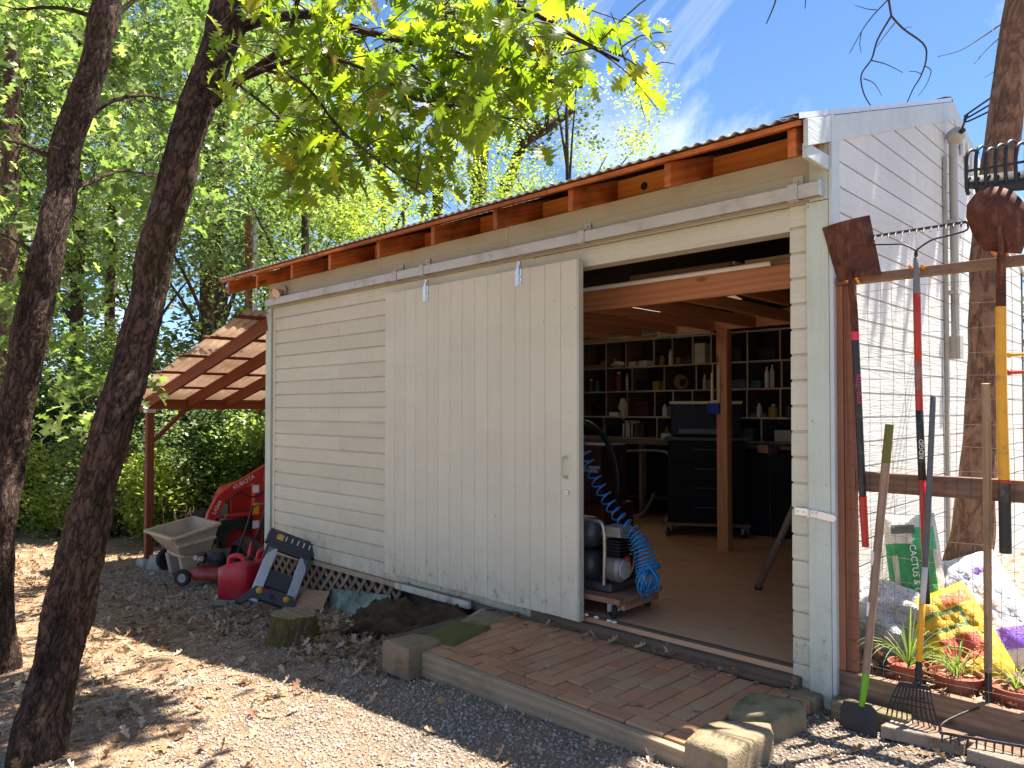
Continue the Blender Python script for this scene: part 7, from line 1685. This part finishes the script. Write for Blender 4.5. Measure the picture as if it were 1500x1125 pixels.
# ---- fallen leaves and gravel
g_ = np.random.default_rng(61); P = []
def put(n, x0, x1, y0, y1, dens=None, lift=.012):
    k = 0
    while k < n:
        x = g_.uniform(x0, x1); y = g_.uniform(y0, y1)
        if -3.62 < x < -1.3 and -.98 < y < .0 and lift < .03: k += 1; continue
        if dens is not None and g_.random() > dens(x, y): k += .2; continue
        P.append((x, y, gzn(x, y) + lift * g_.random())); k += 1
def dl(x, y): return max(0.0, min(1, .55 + .9 * noise.noise(Vector((x * .9, y * 1.3, 4)))))
put(6400, -13, -4.2, -3.4, -.3, dl); put(1500, -14, -9, -.5, 3.5, dl); put(520, -5.9, -4.3, -1.1, -.1); put(260, -5.2, -4.4, -.8, -.3, None, .09); put(320, -4.6, -3.5, -1.1, -.5); put(420, -4.4, -1.6, -2.8, -1.0, dl); put(160, -8.5, -5.5, -1.0, .3, dl); put(90, -1.6, .4, -.9, -.1)
for k in range(10): P.append((g_.uniform(-3.5, -1.7), g_.uniform(-.9, -.1), bz + .012))
for k in range(45): P.append((g_.uniform(-3.4, -1.5), g_.uniform(-.13, -.07), bz + .012))
for k in range(240): P.append((g_.uniform(-1.3, .2), g_.uniform(.05, .30), .10 + .09 * g_.random() ** 2))
for k in range(300): P.append((g_.uniform(-1.3, .8), g_.uniform(.25, 1.8), .10 + .02 * g_.random()))
V, Fq, rn = scatter(np.array(P), .058, CURL, .32, .0, 62, flat=True); V[:, 2] = np.maximum(V[:, 2], np.repeat(np.array(P)[:, 2] - .006, len(CURL[0])))
kind(fast_mesh('fallen_leaves', V, Fq, rn, LF_DRY), 'stuff')
# pine needles and straw litter on the left
n = 9000; x = g_.uniform(-12, -3.4, n); y = g_.uniform(-3.2, .4, n); z = np.array([gzn(a, b_) for a, b_ in zip(x, y)]) + .006; a = g_.uniform(0, 6.28, n); l = g_.uniform(.03, .08, n); d = np.stack([np.cos(a), np.sin(a), g_.normal(0, .12, n)], 1); s = np.stack([-np.sin(a), np.cos(a), np.zeros(n)], 1) * .0013; p = np.stack([x, y, z], 1)
V = np.stack([p - s, p + s, p + s + d * l[:, None], p - s + d * l[:, None]], 1).reshape(-1, 3); kind(fast_mesh('pine_needles', V, (np.arange(n)[:, None] * 4 + np.arange(4)), np.repeat(g_.random(n), 4), LF_DRY), 'stuff')
# crushed stone
def stones(n, zone, rmin, rmax, seed):
    g = np.random.default_rng(seed); x = []; y = []
    while len(x) < n:
        a, b_ = zone(g)
        if -3.35 < a < -1.5 and -.93 < b_ < 0: continue
        if b_ > -.02 and a > -6.9: continue
        x.append(a); y.append(b_)
    x = np.array(x); y = np.array(y); z = np.array([gzn(a, b_) for a, b_ in zip(x, y)]); r = rmin + (rmax - rmin) * g.random(n) ** 2.2
    cb = np.array([(i, j, k) for k in (-1, 1) for i, j in ((-1, -1), (1, -1), (1, 1), (-1, 1))], float) * .62
    V = cb[None] * (1 + g.normal(0, .24, (n, 8, 3))); V *= g.uniform(.6, 1.3, (n, 1, 3)) * np.array((1, 1, .8)); q = g.normal(0, 1, (n, 4)); q /= np.linalg.norm(q, axis=1)[:, None]; w_, i, j, k = q.T
    Rm = np.stack([1 - 2 * (j * j + k * k), 2 * (i * j - k * w_), 2 * (i * k + j * w_), 2 * (i * j + k * w_), 1 - 2 * (i * i + k * k), 2 * (j * k - i * w_), 2 * (i * k - j * w_), 2 * (j * k + i * w_), 1 - 2 * (i * i + j * j)], 1).reshape(n, 3, 3)
    V = np.einsum('nab,nkb->nka', Rm, V) * r[:, None, None] + np.stack([x, y, z + r * .25], 1)[:, None]
    Fq = (np.array(MB.BOXF)[None] + (np.arange(n) * 8)[:, None, None]).reshape(-1, 4); return V.reshape(-1, 3), Fq, np.repeat(g.random(n), 8)
def zone(g):
    while True:
        a, b_ = g.uniform(-6.5, .6), g.uniform(-2.9, -.02)
        if g.random() < max(.0, min(1, (a + 6.3) / 2.2)) * (1.0 if a > -3.6 else .75 + noise.noise(Vector((a * 1.5, b_ * 1.5, 8)))): return a, b_
def zone2(g): return g.uniform(-10, -5.2), g.uniform(-1.0, 1.2)
t_ = NT('crushed_stone'); rn_ = t_.attr('rnd').outputs['Fac']; t_.pbr(t_.mix(t_.noise(t_.pos(), 60, 3), t_.ramp(rn_, [(0, (.18, .155, .13)), (.4, (.31, .27, .23)), (.8, (.41, .36, .31)), (1, (.56, .50, .44))]), (.36, .295, .235)), .9, 0, None, .2); STONE = t_.m
V, Fq, rn = stones(34000, zone, .0035, .0105, 71); kind(fast_mesh('gravel', V, Fq, rn, STONE), 'stuff')
V, Fq, rn = stones(9000, zone2, .006, .014, 72); kind(fast_mesh('gravel', V, Fq, rn, STONE), 'stuff')
# ------------------------------------------------------------------ light, sky, camera
SUN_DIR = Vector((.18, .38, 1.0)).normalized()
el = math.asin(SUN_DIR.z); az = math.atan2(SUN_DIR.x, SUN_DIR.y)
ld = bpy.data.lights.new('sun', 'SUN'); ld.energy = 5.0; ld.angle = R(.53); ld.color = (1.0, .93, .82)
lo = bpy.data.objects.new('sun', ld); COL.objects.link(lo); lo.rotation_euler = (-SUN_DIR).to_track_quat('-Z', 'Y').to_euler(); lo.location = SUN_DIR * 40
w = bpy.data.worlds.new('World'); sc.world = w; w.use_nodes = True; nt = w.node_tree
bg = nt.nodes['Background']; sky = nt.nodes.new('ShaderNodeTexSky'); sky.sky_type = 'NISHITA'; sky.sun_disc = False
sky.sun_elevation = el; sky.sun_rotation = az; sky.altitude = 800; sky.air_density = .8; sky.dust_density = .25; sky.ozone_density = 2.6
tc = nt.nodes.new('ShaderNodeTexCoord'); mp = nt.nodes.new('ShaderNodeMapping'); mp.inputs['Rotation'].default_value = (.3, .5, .6); mp.inputs['Scale'].default_value = (1.0, 2.9, 1.5); mp.inputs['Location'].default_value = CLOUD_OFF if 'CLOUD_OFF' in globals() else (0, 0, 0)
nz = nt.nodes.new('ShaderNodeTexNoise'); nz.inputs['Scale'].default_value = 2.2; nz.inputs['Detail'].default_value = 7; nz.inputs['Roughness'].default_value = .62; nz.inputs['Distortion'].default_value = .5
rp = nt.nodes.new('ShaderNodeValToRGB'); rp.color_ramp.elements[0].position = .47; rp.color_ramp.elements[1].position = .78
rp.color_ramp.elements[0].color = (0, 0, 0, 1); rp.color_ramp.elements[1].color = (.62, .62, .62, 1)
mx = nt.nodes.new('ShaderNodeMix'); mx.data_type = 'RGBA'; mx.inputs[7].default_value = (9.6, 9.4, 10.6, 1)
L = nt.links.new
L(tc.outputs['Generated'], mp.inputs[0]); L(mp.outputs[0], nz.inputs['Vector']); L(nz.outputs['Fac'], rp.inputs[0]); L(rp.outputs[0], mx.inputs[0]); L(sky.outputs[0], mx.inputs[6]); hs_ = nt.nodes.new('ShaderNodeHueSaturation'); hs_.inputs['Saturation'].default_value = 1.12; L(mx.outputs[2], hs_.inputs['Color']); L(hs_.outputs[0], bg.inputs[0])
bg.inputs[1].default_value = .070
cd = bpy.data.cameras.new('camera'); co = bpy.data.objects.new('camera', cd); COL.objects.link(co); sc.camera = co
co.location = CAM; co.rotation_euler = (R(90) + PITCH, 0, R(90) - YAW)
cd.sensor_width = 36; cd.lens = 36 * F / 1500; cd.shift_y = (ROW - 562.5) / 1500; cd.clip_end = 400; cd.clip_start = .05
sc.view_settings.view_transform = 'Standard'; sc.view_settings.look = 'None'; sc.view_settings.gamma = 1; sc.view_settings.exposure = 1.85
